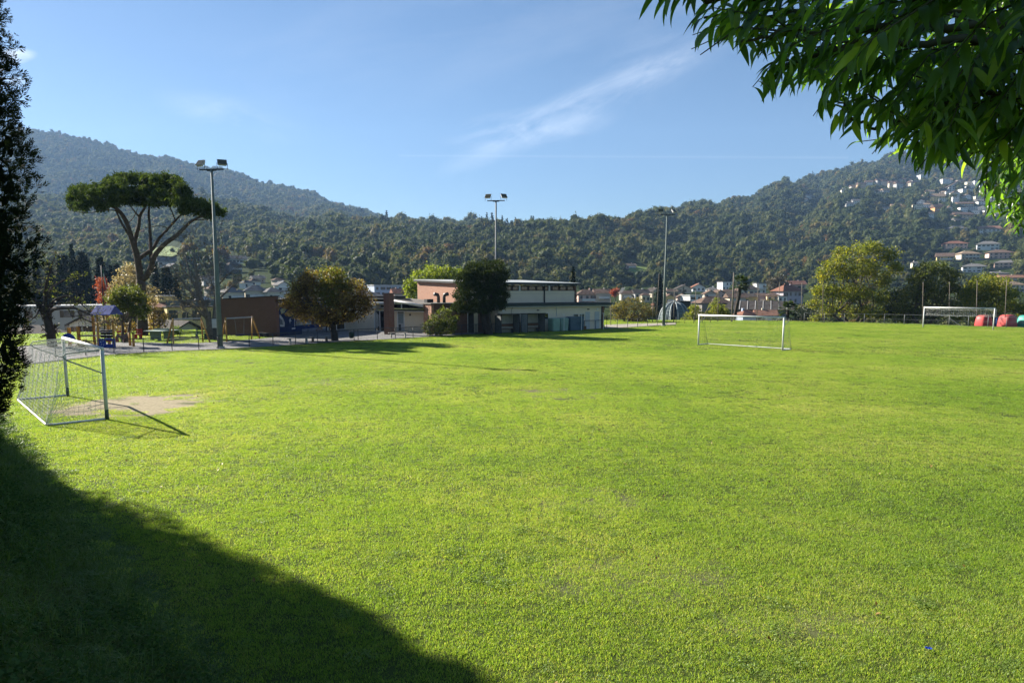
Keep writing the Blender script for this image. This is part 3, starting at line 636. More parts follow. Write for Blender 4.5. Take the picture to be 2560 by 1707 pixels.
# ================================================================ TREES
BARK = mat('bark', (.10, .078, .058), .95, .35, 5, bmp=.8); BARKD = mat('bark_dark', (.045, .036, .030), .95, .35, 5, bmp=.8); BARKG = mat('bark_grey', (.16, .145, .125), .95, .35, 5, bmp=.7)
def limb(mb, a, b, r0, r1, rng, wob=.06, n=6, seg=6, sag=0.0):
    a = Vector(a); b = Vector(b); L = (b-a).length; pts = []; rad = []
    ph = [Vector(rng.normal(size=3))*wob*L for _ in range(2)]
    for i in range(seg+1):
        u = i/seg; q = a.lerp(b, u)+ph[0]*math.sin(math.pi*u)*.6+ph[1]*math.sin(2*math.pi*u)*.3
        q.z += sag*L*math.sin(math.pi*u); pts.append(q); rad.append(r0+(r1-r0)*u)
    mb.tube(pts, rad, n); return pts, rad
def px_lobes(circles, Y, rng, depth=1.0, copies=3):
    """circles (x, y, r) in photo pixels at depth Y -> ellipsoid lobes spread through the crown's depth"""
    cx = np.average([c[0] for c in circles]); out = []
    half = max(abs(c[0]-cx)+c[2] for c in circles)*Y/F_*depth
    for (x, y, r) in circles:
        rm = r*Y/F_; w = math.sqrt(max(.1, 1-((x-cx)*Y/F_/max(half, .01))**2))*half
        for k in range(copies):
            dy = 0 if k == 0 else rng.uniform(-1, 1)*max(0, w-rm*.6)
            c = at(x, y, Y+dy); c.x += rng.normal()*rm*.12
            q = rm*(1 if k == 0 else .85); out.append((tuple(c), (q, q, q*.92)))
    return out
def tree(name, label, base, lobes, m, leaf, ncl, nl, r0, rng, group=None, bark=None, cat='tree', stems=None, shell=.4, asp=.6, clump=None, limbs=10, extra=None, flat=.4, droop=.3):
    base = Vector(base); root = thing(name, label, cat, base, group=group); bark = bark or BARK
    L = np.array([l[0] for l in lobes]); Rr = np.array([l[1] for l in lobes]); cen = Vector(L.mean(0)); zlo = float((L[:, 2]-Rr[:, 2]).min())
    mb = MB(); stems = stems or [(0, 0)]
    for (sx, sy) in stems:
        b0 = base+Vector((sx*.25, sy*.25, -.15)); top = Vector((base.x+sx+(cen.x-base.x)*.5, base.y+sy+(cen.y-base.y)*.5, max(zlo+.25*(cen.z-zlo), base.z+.6)))
        pts, rad = limb(mb, b0, top, r0*1.15, r0*.7, rng, .03, 9, 6)
        pick = rng.permutation(len(lobes))[:max(3, limbs//len(stems))]
        for j in pick:
            e = Vector(L[j]); st = pts[-1-int(rng.integers(0, 2))]
            p2, r2 = limb(mb, st, st.lerp(e, 1.0), r0*.5, r0*.12, rng, .08, 6, 5, .05)
            for q in range(3):
                s2 = p2[2+q % 3]; e2 = e+Vector(rng.normal(size=3))*float(Rr[j][0])*.6
                limb(mb, s2, e2, r0*.16, r0*.04, rng, .08, 4, 3)
    mb.build('trunk', bark, root, True)
    me = crown_mesh('crown', [(tuple(Vector(l[0])-base), l[1]) for l in lobes], ncl, nl, leaf, clump or leaf*.9, m, rng, asp, shell, flat, droop)
    put('crown', me, root)
    for (lo2, m2, n2) in (extra or []):
        put('crown', crown_mesh('crown', [(tuple(Vector(l[0])-base), l[1]) for l in lo2], n2, nl, leaf, clump or leaf*.9, m2, rng, asp, shell, flat, droop), root)
    return root
G_OLIVE = leaf_mat('leaf_olive', [(0, .030, .045, .010), (.5, .075, .095, .018), (1, .16, .165, .035)], .45, nscale=.6)
G_YELLOW = leaf_mat('leaf_yellowgreen', [(0, .055, .08, .014), (.45, .14, .165, .022), (.8, .26, .245, .03), (1, .38, .29, .035)], .5, nscale=.35)
G_GREEN = leaf_mat('leaf_green', [(0, .030, .055, .012), (.5, .07, .115, .02), (1, .14, .18, .03)], .45, nscale=.6)
G_DARK = leaf_mat('leaf_dark', [(0, .010, .020, .010), (.6, .020, .036, .014), (1, .040, .058, .020)], .15, nscale=.8)
G_THUJA = leaf_mat('leaf_thuja', [(0, .014, .024, .010), (.6, .032, .048, .014), (1, .066, .082, .022)], .22, nscale=.9, rough=.8, spec=.08)
G_BROWN = leaf_mat('leaf_brown', [(0, .045, .028, .014), (.35, .10, .062, .022), (.6, .18, .115, .032), (.82, .29, .21, .045), (1, .21, .22, .04)], .42, nscale=.5)
G_PALE = leaf_mat('leaf_pale', [(0, .10, .07, .045), (.5, .24, .18, .12), (1, .42, .35, .27)], .4, nscale=.6)
G_RED = leaf_mat('leaf_red', [(0, .14, .025, .02), (.6, .30, .06, .04), (1, .42, .17, .08)], .45, nscale=.6)
G_PINE = leaf_mat('leaf_pine', [(0, .022, .040, .014), (.55, .055, .084, .022), (1, .11, .145, .04)], .25, nscale=.5, rough=.8, spec=.06)

def cypress_mesh(rng, h, rmax, lean=0.0):
    def prof(u): return rmax*np.interp(u, [0, .05, .12, .22, .32, .5, .7, .85, .95, 1], [.30, .46, .64, .88, 1.0, .93, .72, .46, .2, .03])
    def shellpts(n, f0, f1):
        u = rng.random(n)**.9; a = rng.random(n)*6.283; z = u*h
        lump = 1+.60*fbm(a*1.6+5, z*.55, 3)+.75*fbm(a*4, z*1.3, 2)
        r = prof(u)*lump*(f0+(f1-f0)*rng.random(n))
        return np.stack([r*np.cos(a), r*np.sin(a), z+.0*a], -1), np.stack([np.cos(a), np.sin(a), np.full(n, .25)], -1)
    V = []; Fc = []; base = 0
    nu, nz = 14, 26; core = []       # dense inner mass of the crown
    for j in range(nz+1):
        u = .02+.95*j/nz
        for i in range(nu): a = 2*math.pi*i/nu; r = float(prof(u))*(.62+.16*rng.random()); core.append((r*math.cos(a), r*math.sin(a), u*h))
    V.append(np.array(core)); q = np.array([(j*nu+i, j*nu+(i+1) % nu, (j+1)*nu+i, j*nu+(i+1) % nu, (j+1)*nu+(i+1) % nu, (j+1)*nu+i) for j in range(nz) for i in range(nu)]).reshape(-1); Fc.append(q); base = len(core)
    for n, f0, f1, sz, asp, per in ((6500, .40, .84, .36, .5, 1), (17000, .84, 1.03, .13, .26, 8)):
        P, N2 = shellpts(n, f0, f1)
        if per > 1:      # each spray: flat fan of slender scales drooping outwards
            dirv = N2+rng.normal(size=N2.shape)*.5; dirv[:, 2] += .2; dirv /= np.linalg.norm(dirv, axis=1)[:, None]
            nrm = np.cross(dirv, rng.normal(size=dirv.shape)); nrm /= np.linalg.norm(nrm, axis=1)[:, None]; sd = np.cross(nrm, dirv)
            vv = []
            for q in range(per):
                sg = 1 if q % 2 else -1; ln = (sz*(1.05-.07*q)*(.7+.6*rng.random(n)))[:, None]; st = P+dirv*(q*.024); d2 = dirv*.8+sd*(sg*.62 if q < per-1 else 0)+rng.normal(size=P.shape)*.12; d2 /= np.linalg.norm(d2, axis=1)[:, None]; w2 = np.cross(d2, nrm)*ln*asp*.5
                vv.append(np.stack([st, st+d2*ln*.5+w2, st+d2*ln, st+d2*ln*.5-w2], 1))
            v = np.concatenate(vv).reshape(-1, 3); kk = np.arange(n*per)[:, None]*4; f = np.concatenate([kk, kk+1, kk+2, kk, kk+2, kk+3], 1).reshape(-1)
        else: v, f = leaf_cards(P, N2, sz, asp, .15, rng, .15, .35)
        V.append(v); Fc.append(f+base); base += len(v)
    return np_mesh('crown', np.concatenate(V), np.concatenate(Fc), 3, G_CYP)
G_CYP = leaf_mat('leaf_cypress', [(0, .005, .009, .005), (.6, .011, .018, .008), (1, .024, .034, .012)], .14, nscale=1.5, rough=.8, spec=.06)
def cypresses():
    rng = np.random.default_rng(11)
    me = cypress_mesh(rng, 17.5, 2.35); tr = MB()
    tr.tube([(0, 0, -1.4), (.03, 0, 2), (0, .04, 8), (0, 0, 15)], [.26, .2, .13, .03], 8); trm = tr.mesh('trunk', BARKD, True)
    for i, (x, y, s, sz, lb) in enumerate([(-8.56, 10.7, .52, .63, 'tall dark cypress filling the left edge, beside the goal'), (-20.8, 20.3, .9, .62, 'tall dark cypress next in the row behind the nearest one'), (-14.0, 12.1, .92, .74, 'tall dark cypress on top of the bank, left of the view'), (-12.6, 5.6, .6, .5, 'tall dark cypress nearest the viewpoint on the bank')]):
        z = float(zbank(np.array(x), np.array(y)))
        r = thing('cypress_tree', lb, 'tree', (x, y, z-.25+(.40 if i == 0 else 0)), 1.3*i, 'cypresses along the bank'); r.scale = (s, s, sz)
        put('trunk', trm, r); put('crown', me, r)
cypresses()

def stone_pine():
    rng = np.random.default_rng(31); Y = 71.0
    base = gnd(352, 838); Y = base.y
    root = thing('stone_pine', 'tall umbrella-shaped stone pine with forked trunk behind the playground', 'tree', base)
    mb = MB()
    def path(pts, r0, r1, n=9, dep=(0, 0)):
        P = [at(x, y, Y+dep[0]+(dep[1]-dep[0])*i/(len(pts)-1)) for i, (x, y) in enumerate(pts)]
        # densify smoothly
        Q = []
        for i in range(len(P)-1):
            p0 = P[max(i-1, 0)]; p1 = P[i]; p2 = P[i+1]; p3 = P[min(i+2, len(P)-1)]
            for k in range(4):
                u = k/4; Q.append(.5*((2*p1)+(p2-p0)*u+(2*p0-5*p1+4*p2-p3)*u*u+(3*p1-p0-3*p2+p3)*u**3))
        Q.append(P[-1]); rad = [.84*(r0+(r1-r0)*i/(len(Q)-1)) for i in range(len(Q))]
        mb.tube(Q, rad, n)
    path([(357, 842), (356, 800), (354, 760), (352, 700)], .62, .50, 12)
    path([(352, 702), (346, 660), (340, 630), (330, 600), (318, 560), (300, 530), (280, 515), (250, 500), (215, 488)], .42, .08, dep=(0, -1.5))
    path([(336, 632), (338, 600), (347, 565), (350, 540), (362, 520), (372, 500), (378, 480)], .26, .07, dep=(0, .8))
    path([(346, 648), (368, 632), (384, 620), (396, 598), (420, 572), (438, 552), (450, 540), (480, 520)], .25, .06, dep=(0, 2))
    path([(352, 700), (366, 690), (378, 668), (386, 640), (412, 610), (440, 590), (465, 565), (480, 552), (510, 540), (535, 532)], .40, .07, dep=(0, -1))
    path([(378, 650), (376, 600), (374, 560), (372, 530), (376, 500)], .20, .10, dep=(0, 2.5))
    path([(330, 600), (305, 560), (296, 540), (285, 520), (262, 510), (230, 515)], .14, .04, dep=(0, 1.5))
    path([(350, 545), (330, 520), (320, 500), (312, 480)], .10, .04, dep=(0, -1.5)); path([(420, 572), (400, 565), (360, 570)], .07, .03)
    path([(438, 552), (430, 530), (420, 510), (400, 500)], .08, .03, dep=(1, 3)); path([(300, 530), (270, 525), (225, 532), (190, 530)], .08, .03, dep=(0, -2)); path([(480, 552), (520, 548), (550, 545)], .06, .02, dep=(0, 1))
    path([(318, 560), (333, 545), (345, 520)], .07, .03, dep=(0, 2)); path([(296, 540), (290, 500), (300, 470)], .07, .03)
    mb.build('trunk', mat('bark_pine', (.095, .068, .050), .95, .4, 4, bmp=1.0), root, True)
    circ = [(x, 446+.0011*(x-358)**2, 19) for x in (276, 302, 330, 358, 386, 412, 438)]+[(x, 478, 23) for x in (212, 242, 272, 305, 338, 370, 402, 432, 456)]+[(190, 478, 18), (184, 500, 17), (204, 514, 18), (230, 500, 21), (254, 514, 17), (185, 516, 11)]+[(x, 502, 17) for x in (284, 318, 352, 386, 418, 446)]+[(478, 502, 17), (504, 506, 18), (530, 518, 18), (550, 530, 16), (520, 535, 13), (490, 525, 15), (460, 522, 14)]
    lob = []
    for (x, y, r) in circ:
        w = 6.0*math.sqrt(max(.12, 1-((x-365)/200)**2))
        for k in range(4):
            dy = 0 if k == 0 else rng.uniform(-w, w); c = at(x, y+.6*abs(dy), Y+dy); rm = r*Y/F_*(.95 if k == 0 else .85)*rng.uniform(.50, 1.0); c.z += rm*rng.uniform(-.3, .25)
            lob.append((tuple(c-base), (rm, rm, rm*.7)))
    P, Nn = lobe_points(lob, 4800, rng, .45, .75); Nn[:, 2] += .6
    C = np.repeat(P, 11, 0)+rng.normal(size=(len(P)*11, 3))*.16; N2 = np.repeat(Nn, 11, 0)
    V, Fc = leaf_cards(C, N2, .34, .3, .1, rng, -1.2, .35); put('crown', np_mesh('crown', V, Fc, 3, G_PINE), root)
stone_pine()

def twig_tree(name, label, base, Y, paths, rng, r0, spread, levels, leafm=None, nleaf=0, leaf=.12, bark=None, group=None):
    """bare tree: limbs given in photo pixels, fine twigs grown from them, a few leaves left"""
    root = thing(name, label, 'tree', base, group=group); mb = MB(); tips = []
    tw = MB()
    def grow(p, d, L, r, lev):
        e = p+d*L; mid = p.lerp(e, .5)+Vector(rng.normal(size=3))*L*.07
        tw.tube([p, mid, e], [r, r*.8, r*.55], 4 if lev > 1 else 5, False); tips.append(e); tips.append(mid)
        if lev <= 0: return
        for k in range(3 if lev > 1 else 2+int(rng.integers(0, 2))):
            nd = (d+Vector(rng.normal(size=3))*spread+Vector((0, 0, .12))).normalized(); grow(p.lerp(e, .35+.65*rng.random()), nd, L*(.55+.3*rng.random()), r*.58, lev-1)
    for (pts, ra, rb) in paths:
        P = [at(x, y, Y+dy) for x, y, dy in pts]; rad = np.linspace(ra, rb, len(P)); mb.tube(P, list(rad), 8)
        for i in range(1, len(P)):
            for k in range(3):
                u = rng.random(); p = P[i-1].lerp(P[i], u); d = (P[i]-P[i-1]).normalized(); nd = (d*.6+Vector(rng.normal(size=3))*.7).normalized()
                if i/len(P) > .35: grow(p, nd, (P[-1]-P[0]).length*.22*(.6+.6*rng.random()), max(.018, rad[i]*.4), levels)
        grow(P[-1], (P[-1]-P[-2]).normalized(), (P[-1]-P[0]).length*.25, rb*.8, levels)
    mb.build('trunk', bark or BARKD, root, True); tw.build('twigs', bark or BARKD, root)
    if nleaf:
        T = np.array([tuple(t-Vector(base)) for t in tips]); C = T[rng.integers(0, len(T), nleaf)]+rng.normal(size=(nleaf, 3))*.08
        V, Fc = leaf_cards(C, np.tile([0, 0, 1.], (nleaf, 1)), leaf, .6, .3, rng, .5, .2); put('leaves', np_mesh('leaves', V, Fc, 3, leafm), root)
    return root
def trees_near():
    rng = np.random.default_rng(41)
    # bare tree by the play tower
    b = gnd(128, 868); Y = b.y
    twig_tree('bare_tree', 'almost leafless dark tree between the cypress and the play tower', b, Y, [([(132, 872, 0), (126, 830, 0), (118, 795, 0), (114, 785, 0)], .36, .26), ([(114, 790, 0), (100, 770, 0), (85, 745, .5), (70, 730, 1), (55, 712, 1)], .20, .07), ([(116, 788, 0), (114, 760, 0), (112, 730, 0), (118, 700, -.5), (128, 670, -1)], .18, .05), ([(118, 785, 0), (135, 772, -1), (160, 770, -1.5), (188, 770, -2), (215, 782, -2), (232, 790, -2)], .16, .04), ([(122, 765, 0), (140, 748, 1), (165, 740, 1.5), (190, 748, 2), (212, 768, 2)], .12, .04), ([(112, 735, 0), (135, 715, 1), (160, 700, 2), (185, 695, 2)], .10, .03), ([(100, 770, 0), (90, 790, -1), (78, 800, -1)], .08, .03)], rng, .3, .75, 3, G_OLIVE, 900, .14)
    # grey many-stemmed tree beside the mast
    b = gnd(526, 847); Y = b.y
    twig_tree('bare_tree', 'grey leafless many-branched tree left of the brick wall', b, Y, [([(528, 850, 0), (527, 825, 0), (522, 800, 0), (512, 775, -.4), (500, 740, -1), (492, 700, -1.5), (488, 660, -1.5), (485, 620, -1.5)], .42, .05), ([(530, 848, 0), (535, 800, 0), (538, 760, .3), (540, 720, .8), (545, 680, 1), (548, 635, 1)], .24, .05), ([(522, 800, 0), (500, 780, -1), (480, 765, -1.5), (455, 752, -2), (435, 745, -2)], .15, .03), ([(512, 775, 0), (490, 745, 1), (465, 715, 1.5), (445, 690, 2), (432, 668, 2)], .14, .03), ([(538, 760, 0), (560, 735, 1), (580, 715, 1.5), (600, 702, 2)], .11, .03), ([(540, 720, 0), (565, 690, -1), (585, 675, -1.5)], .09, .03), ([(500, 740, 0), (478, 700, .5), (468, 660, 1), (462, 625, 1)], .10, .03), ([(545, 680, 0), (520, 650, 1), (515, 610, 1)], .08, .02)], rng, .3, .8, 3, G_PALE, 1100, .11, BARKG)
    tree('young_tree', 'small two-stemmed green tree in front of the stone pine', gnd(312, 855), px_lobes([(300, 735, 24), (330, 728, 20), (345, 745, 18), (285, 755, 20), (315, 760, 24), (340, 775, 18), (290, 780, 14), (365, 772, 14), (355, 790, 12)], gnd(312, 855).y, rng, .7), G_OLIVE, .17, 650, 8, .13, rng, stems=[(-.5, 0), (.3, .2)], shell=.6)
    Yb = 82
    tree('pale_tree', 'tree with pale pinkish-brown autumn leaves behind the stone pine', at(330, 836, Yb), px_lobes([(310, 690, 26), (325, 672, 20), (300, 715, 24), (285, 735, 22), (340, 700, 22), (270, 790, 22), (285, 820, 22), (250, 810, 14), (375, 725, 20), (380, 750, 18)], Yb, rng, .7), G_PALE, .20, 520, 7, .2, rng, shell=.7)
    tree('brown_shrub', 'brown-leaved shrub right of the pine trunk', at(395, 838, 76), px_lobes([(385, 785, 24), (400, 805, 22), (372, 760, 18), (385, 820, 22), (325, 820, 20), (300, 830, 16), (412, 790, 10)], 76, rng, .7), G_BROWN, .17, 480, 7, .12, rng, cat='shrub', shell=.7)
    tree('low_bush', 'low dark green bush left of the first swing', at(425, 842, 66), px_lobes([(425, 830, 12), (436, 826, 14), (415, 836, 10), (448, 836, 9)], 66, rng, .8), G_GREEN, .12, 220, 6, .05, rng, cat='bush', shell=.7)
    tree('low_bush', 'low pale-leaved bush under the play tower walkway', at(215, 868, 56.5), px_lobes([(212, 858, 12), (225, 860, 10), (200, 862, 9), (234, 864, 7)], 56.5, rng, .8), G_PALE, .10, 150, 6, .04, rng, cat='bush', shell=.7)
    tree('red_tree', 'slim red-leaved tree behind the flagpole', at(262, 770, 98), px_lobes([(252, 700, 10), (250, 715, 13), (258, 730, 14), (255, 750, 14), (268, 745, 11), (266, 722, 9)], 98, rng, .8), G_RED, .22, 260, 6, .12, rng, shell=.6)
    # autumn tree in front of the white wall
    b = gnd(838, 852); Y = b.y
    lo_g = px_lobes([(825, 705, 26), (845, 690, 20), (810, 690, 14), (795, 680, 8), (850, 715, 26), (815, 730, 28), (838, 750, 34), (812, 672, 6), (835, 675, 8), (870, 720, 18)], Y, rng, .8)
    lo_b = px_lobes([(745, 735, 22), (728, 755, 20), (712, 762, 12), (758, 710, 22), (770, 690, 14), (740, 775, 24), (770, 760, 30), (760, 790, 22), (790, 785, 26), (820, 790, 28), (855, 785, 28), (885, 790, 16), (895, 760, 24), (905, 735, 20), (890, 710, 16), (915, 755, 16), (780, 720, 26), (865, 750, 28), (905, 785, 10), (805, 805, 14), (918, 770, 10), (740, 720, 14)], Y, rng, .8)
    tree('autumn_tree', 'round autumn tree turning from green to brown in front of the mural', b, lo_b, G_BROWN, .19, 1500, 8, .30, rng, bark=BARKD, clump=.26, extra=[(lo_g, leaf_mat('leaf_turning', [(0, .05, .055, .012), (.5, .10, .11, .02), (.8, .17, .165, .03), (1, .22, .15, .035)], .45, nscale=.7), 560), (lo_g, G_BROWN, 160)], shell=.55, limbs=14)
    # big dense thuja at the building corner
    b = gnd(1222, 836); Y = b.y
    lob = px_lobes([(1160, 700, 26), (1185, 680, 28), (1215, 672, 26), (1242, 668, 22), (1255, 690, 20), (1245, 715, 28), (1255, 740, 22), (1215, 715, 36), (1180, 725, 34), (1150, 735, 20), (1145, 765, 16), (1165, 765, 26), (1205, 760, 32), (1245, 760, 20), (1155, 772, 14), (1185, 770, 17), (1215, 766, 16), (1250, 764, 13), (1168, 690, 20)], Y, rng, .9, 4)
    tree('thuja_tree', 'dense dark thuja tree at the corner of the building', b, lob, G_THUJA, .24, 3600, 8, .34, rng, bark=BARKD, shell=.3, asp=.3, clump=.12, limbs=8, stems=[(-.35, 0), (.3, .2)], flat=.3, droop=-.8)
    tree('lime_tree', 'bright yellow-green tree rising behind the brick gable', at(1075, 790, 98), px_lobes([(1030, 715, 22), (1045, 690, 18), (1075, 680, 20), (1100, 685, 22), (1125, 690, 20), (1145, 685, 16), (1060, 710, 26), (1100, 710, 26), (1025, 735, 16), (1135, 705, 20), (1072, 668, 8), (1120, 672, 10)], 98, rng, .7), leaf_mat('leaf_lime', [(0, .06, .09, .012), (.5, .14, .18, .022), (1, .28, .30, .04)], .5, nscale=.5), .27, 800, 8, .2, rng, shell=.5)
    b = gnd(1092, 839)
    tree('leafy_bush', 'loose yellow-green bush against the dark brick wall', b, px_lobes([(1085, 800, 16), (1110, 805, 18), (1070, 815, 14), (1130, 805, 12), (1100, 780, 9), (1120, 785, 8), (1095, 825, 18), (1125, 822, 16), (1072, 830, 9), (1135, 795, 8), (1108, 772, 5), (1122, 776, 5)], b.y, rng, .8), G_OLIVE, .16, 560, 7, .06, rng, cat='bush', stems=[(-.4, 0), (.4, 0), (0, .2)], shell=.6, droop=-.4)
    # right of the building
    Yq = 104
    tree('bare_bush', 'large thin-leaved brown bush right of the building', at(1580, 818, Yq), px_lobes([(1560, 770, 24), (1590, 765, 24), (1615, 775, 20), (1545, 790, 20), (1580, 795, 24), (1610, 798, 18), (1630, 785, 12), (1535, 770, 12), (1600, 750, 10), (1570, 750, 10)], Yq, rng, .8), leaf_mat('leaf_thin', [(0, .06, .045, .02), (.5, .12, .10, .03), (1, .24, .20, .06)], .45, nscale=.4), .22, 560, 6, .16, rng, cat='bush', stems=[(-1, 0), (1, 0), (0, .6), (.5, -.5)], shell=.8, limbs=16)
    tree('yellow_bush', 'yellow-green bush just right of the green dome', at(1735, 812, 112), px_lobes([(1725, 790, 14), (1745, 780, 16), (1735, 770, 12), (1760, 795, 14), (1710, 800, 10), (1750, 800, 12), (1705, 806, 6)], 112, rng, .8), G_YELLOW, .24, 300, 7, .1, rng, cat='bush', shell=.6)
    tree('yellow_bush', 'yellow-green bush behind the near goal, left of the palm', at(1795, 812, 112), px_lobes([(1785, 765, 14), (1800, 775, 18), (1815, 785, 14), (1775, 785, 14), (1795, 795, 18), (1820, 795, 10), (1790, 752, 7), (1770, 798, 10)], 112, rng, .8), G_YELLOW, .24, 360, 7, .1, rng, cat='bush', shell=.6)
    tree('dark_bush', 'dark evergreen bush right of the short palm', at(2015, 812, 112), px_lobes([(2000, 785, 16), (2020, 775, 16), (2015, 795, 18), (2035, 795, 14), (1995, 800, 14), (1975, 803, 10), (2040, 780, 10), (1940, 800, 12), (1915, 803, 10)], 112, rng, .8), G_DARK, .24, 420, 7, .1, rng, cat='bush', shell=.5)
    Yr = 106
    tree('tall_tree', 'tallest yellow-green tree behind the far touchline', at(2130, 812, Yr), px_lobes([(2110, 640, 26), (2150, 625, 26), (2185, 620, 26), (2220, 640, 26), (2235, 670, 20), (2080, 665, 24), (2060, 690, 22), (2120, 680, 34), (2170, 670, 36), (2210, 700, 28), (2045, 725, 20), (2075, 730, 28), (2120, 735, 32), (2165, 730, 32), (2205, 745, 26), (2035, 760, 16), (2070, 775, 24), (2115, 780, 24), (2160, 780, 24), (2200, 785, 20), (2040, 795, 14), (2095, 625, 12)], Yr, rng, .6, 3), G_YELLOW, .30, 1900, 8, .22, rng, stems=[(-3, 0), (-1, 1), (1.5, 0), (3, .5)], shell=.65, limbs=24)
    tree('bushy_tree', 'olive-green tree behind the left post of the far goal', at(2310, 814, 103), px_lobes([(2310, 680, 26), (2340, 670, 26), (2365, 690, 24), (2290, 705, 24), (2325, 710, 30), (2270, 735, 24), (2300, 745, 28), (2345, 740, 28), (2380, 720, 20), (2255, 765, 22), (2290, 780, 26), (2330, 780, 26), (2370, 770, 24), (2245, 790, 18), (2390, 690, 12)], 103, rng, .6, 3), G_OLIVE, .28, 1500, 8, .2, rng, stems=[(-2, 0), (0, 0), (2, .5)], shell=.6, limbs=18)
    tree('bushy_tree', 'yellowing tree above the red recycling containers', at(2465, 816, 101), px_lobes([(2440, 715, 24), (2475, 705, 26), (2505, 712, 24), (2420, 735, 24), (2460, 735, 28), (2500, 740, 26), (2530, 735, 20), (2410, 765, 24), (2450, 770, 26), (2490, 770, 24), (2530, 765, 22), (2400, 790, 18), (2440, 795, 18), (2555, 775, 18), (2580, 765, 20)], 101, rng, .6, 3), G_YELLOW, .27, 1400, 8, .18, rng, stems=[(-2, 0), (0, 0), (2, .5)], shell=.6, limbs=18)
    tree('hedge_tree', 'dark low tree between the two yellowing trees', at(2245, 814, 107), px_lobes([(2230, 740, 22), (2250, 760, 24), (2225, 780, 24), (2265, 790, 20), (2400, 745, 16), (2395, 775, 18), (2385, 795, 16), (2340, 800, 14)], 107, rng, .7), G_DARK, .28, 700, 7, .15, rng, shell=.5)
    # dark firs behind the playground and single spruce behind the hall
    fir = fir_mesh(rng)
    firs = [(135, 660, 172, 70, 150), (175, 640, 176, 78, 165), (215, 632, 182, 80, 165), (262, 645, 186, 78, 150), (300, 662, 190, 70, 130), (425, 668, 172, 78, 120), (128, 690, 150, 40, 108), (160, 640, 165, 42, 150), (192, 615, 172, 46, 175), (225, 640, 170, 44, 150), (255, 650, 180, 42, 140), (285, 665, 185, 40, 125), (415, 672, 160, 42, 110), (445, 690, 165, 36, 95), (395, 660, 178, 42, 115), (60, 660, 160, 44, 140), (100, 650, 170, 44, 140)]
    for i, (x, y, Yf, wp, hp) in enumerate(sorted(firs)):
        h = hp*Yf/F_; w = wp*Yf/F_; c = at(x, y+hp, Yf)
        r = thing('fir_tree', 'dark fir, %s from the left in the clump behind the playground' % ordinal(i), 'tree', c, rng.random()*6, 'dark firs behind the playground'); r.scale = (w, w, h)
        put('trunk', fir[0], r); put('crown', fir[1], r)
    c = at(1432, 790, 125); r = thing('spruce_tree', 'narrow dark spruce rising behind the right end of the hall', 'tree', c); r.scale = (2.6*.8, 2.6*.8, 8.6); put('trunk', fir[0], r); put('crown', fir[1], r)
    c = at(1648, 790, 190); r = thing('spruce_tree', 'dark conifer among the houses left of the dome', 'tree', c); r.scale = (3.8, 3.8, 11); put('trunk', fir[0], r); put('crown', fir[1], r)
    tree('grey_tree', 'broad grey-brown tree standing among the town roofs', at(1945, 740, 330), px_lobes([(1930, 705, 14), (1950, 700, 14), (1965, 712, 12), (1940, 720, 14), (1960, 722, 12), (1925, 720, 8)], 330, rng, .8), leaf_mat('leaf_grey', [(0, .05, .042, .028), (1, .12, .10, .06)], .25, nscale=.2), .8, 260, 7, .4, rng, shell=.5)
    tree('orange_tree', 'small orange-red tree beside the town roofs left of the bush', at(1538, 752, 210), px_lobes([(1532, 730, 6), (1540, 727, 6), (1536, 737, 6)], 210, rng, .8), G_RED, .35, 130, 6, .12, rng, shell=.6)
def fir_mesh(rng):
    """unit fir: height 1, width 1"""
    P = []; Nn = []
    for z in np.linspace(.05, .985, 34):
        rad = .5*(1-z)**.8; nb = int(12+46*(1-z))
        for j in range(nb):
            a = rng.random()*6.283; q = rad*(.25+.75*rng.random()**.6); P.append((q*math.cos(a), q*math.sin(a), z-.05*q/.5+.012*rng.normal())); Nn.append((math.cos(a)*.4, math.sin(a)*.4, .9))
    P = np.repeat(np.array(P), 3, 0)+rng.normal(size=(3*len(P), 3))*np.array([.03, .03, .008]); Nn = np.repeat(np.array(Nn), 3, 0)
    n = len(P); V, Fc = leaf_cards(P*np.array([1, 1, 3.]), Nn, .13, .4, .1, rng, .4, .6); V[:, 2] /= 3.
    tr = MB(); tr.tube([(0, 0, -.02), (0, 0, .5), (0, 0, .97)], [.035, .025, .004], 7)
    return tr.mesh('trunk', BARKD, True), np_mesh('crown', V, Fc, 3, leaf_mat('leaf_fir', [(0, .008, .017, .013), (.6, .015, .028, .018), (1, .028, .042, .024)], .1, nscale=4, rough=.85, spec=.05))
trees_near()

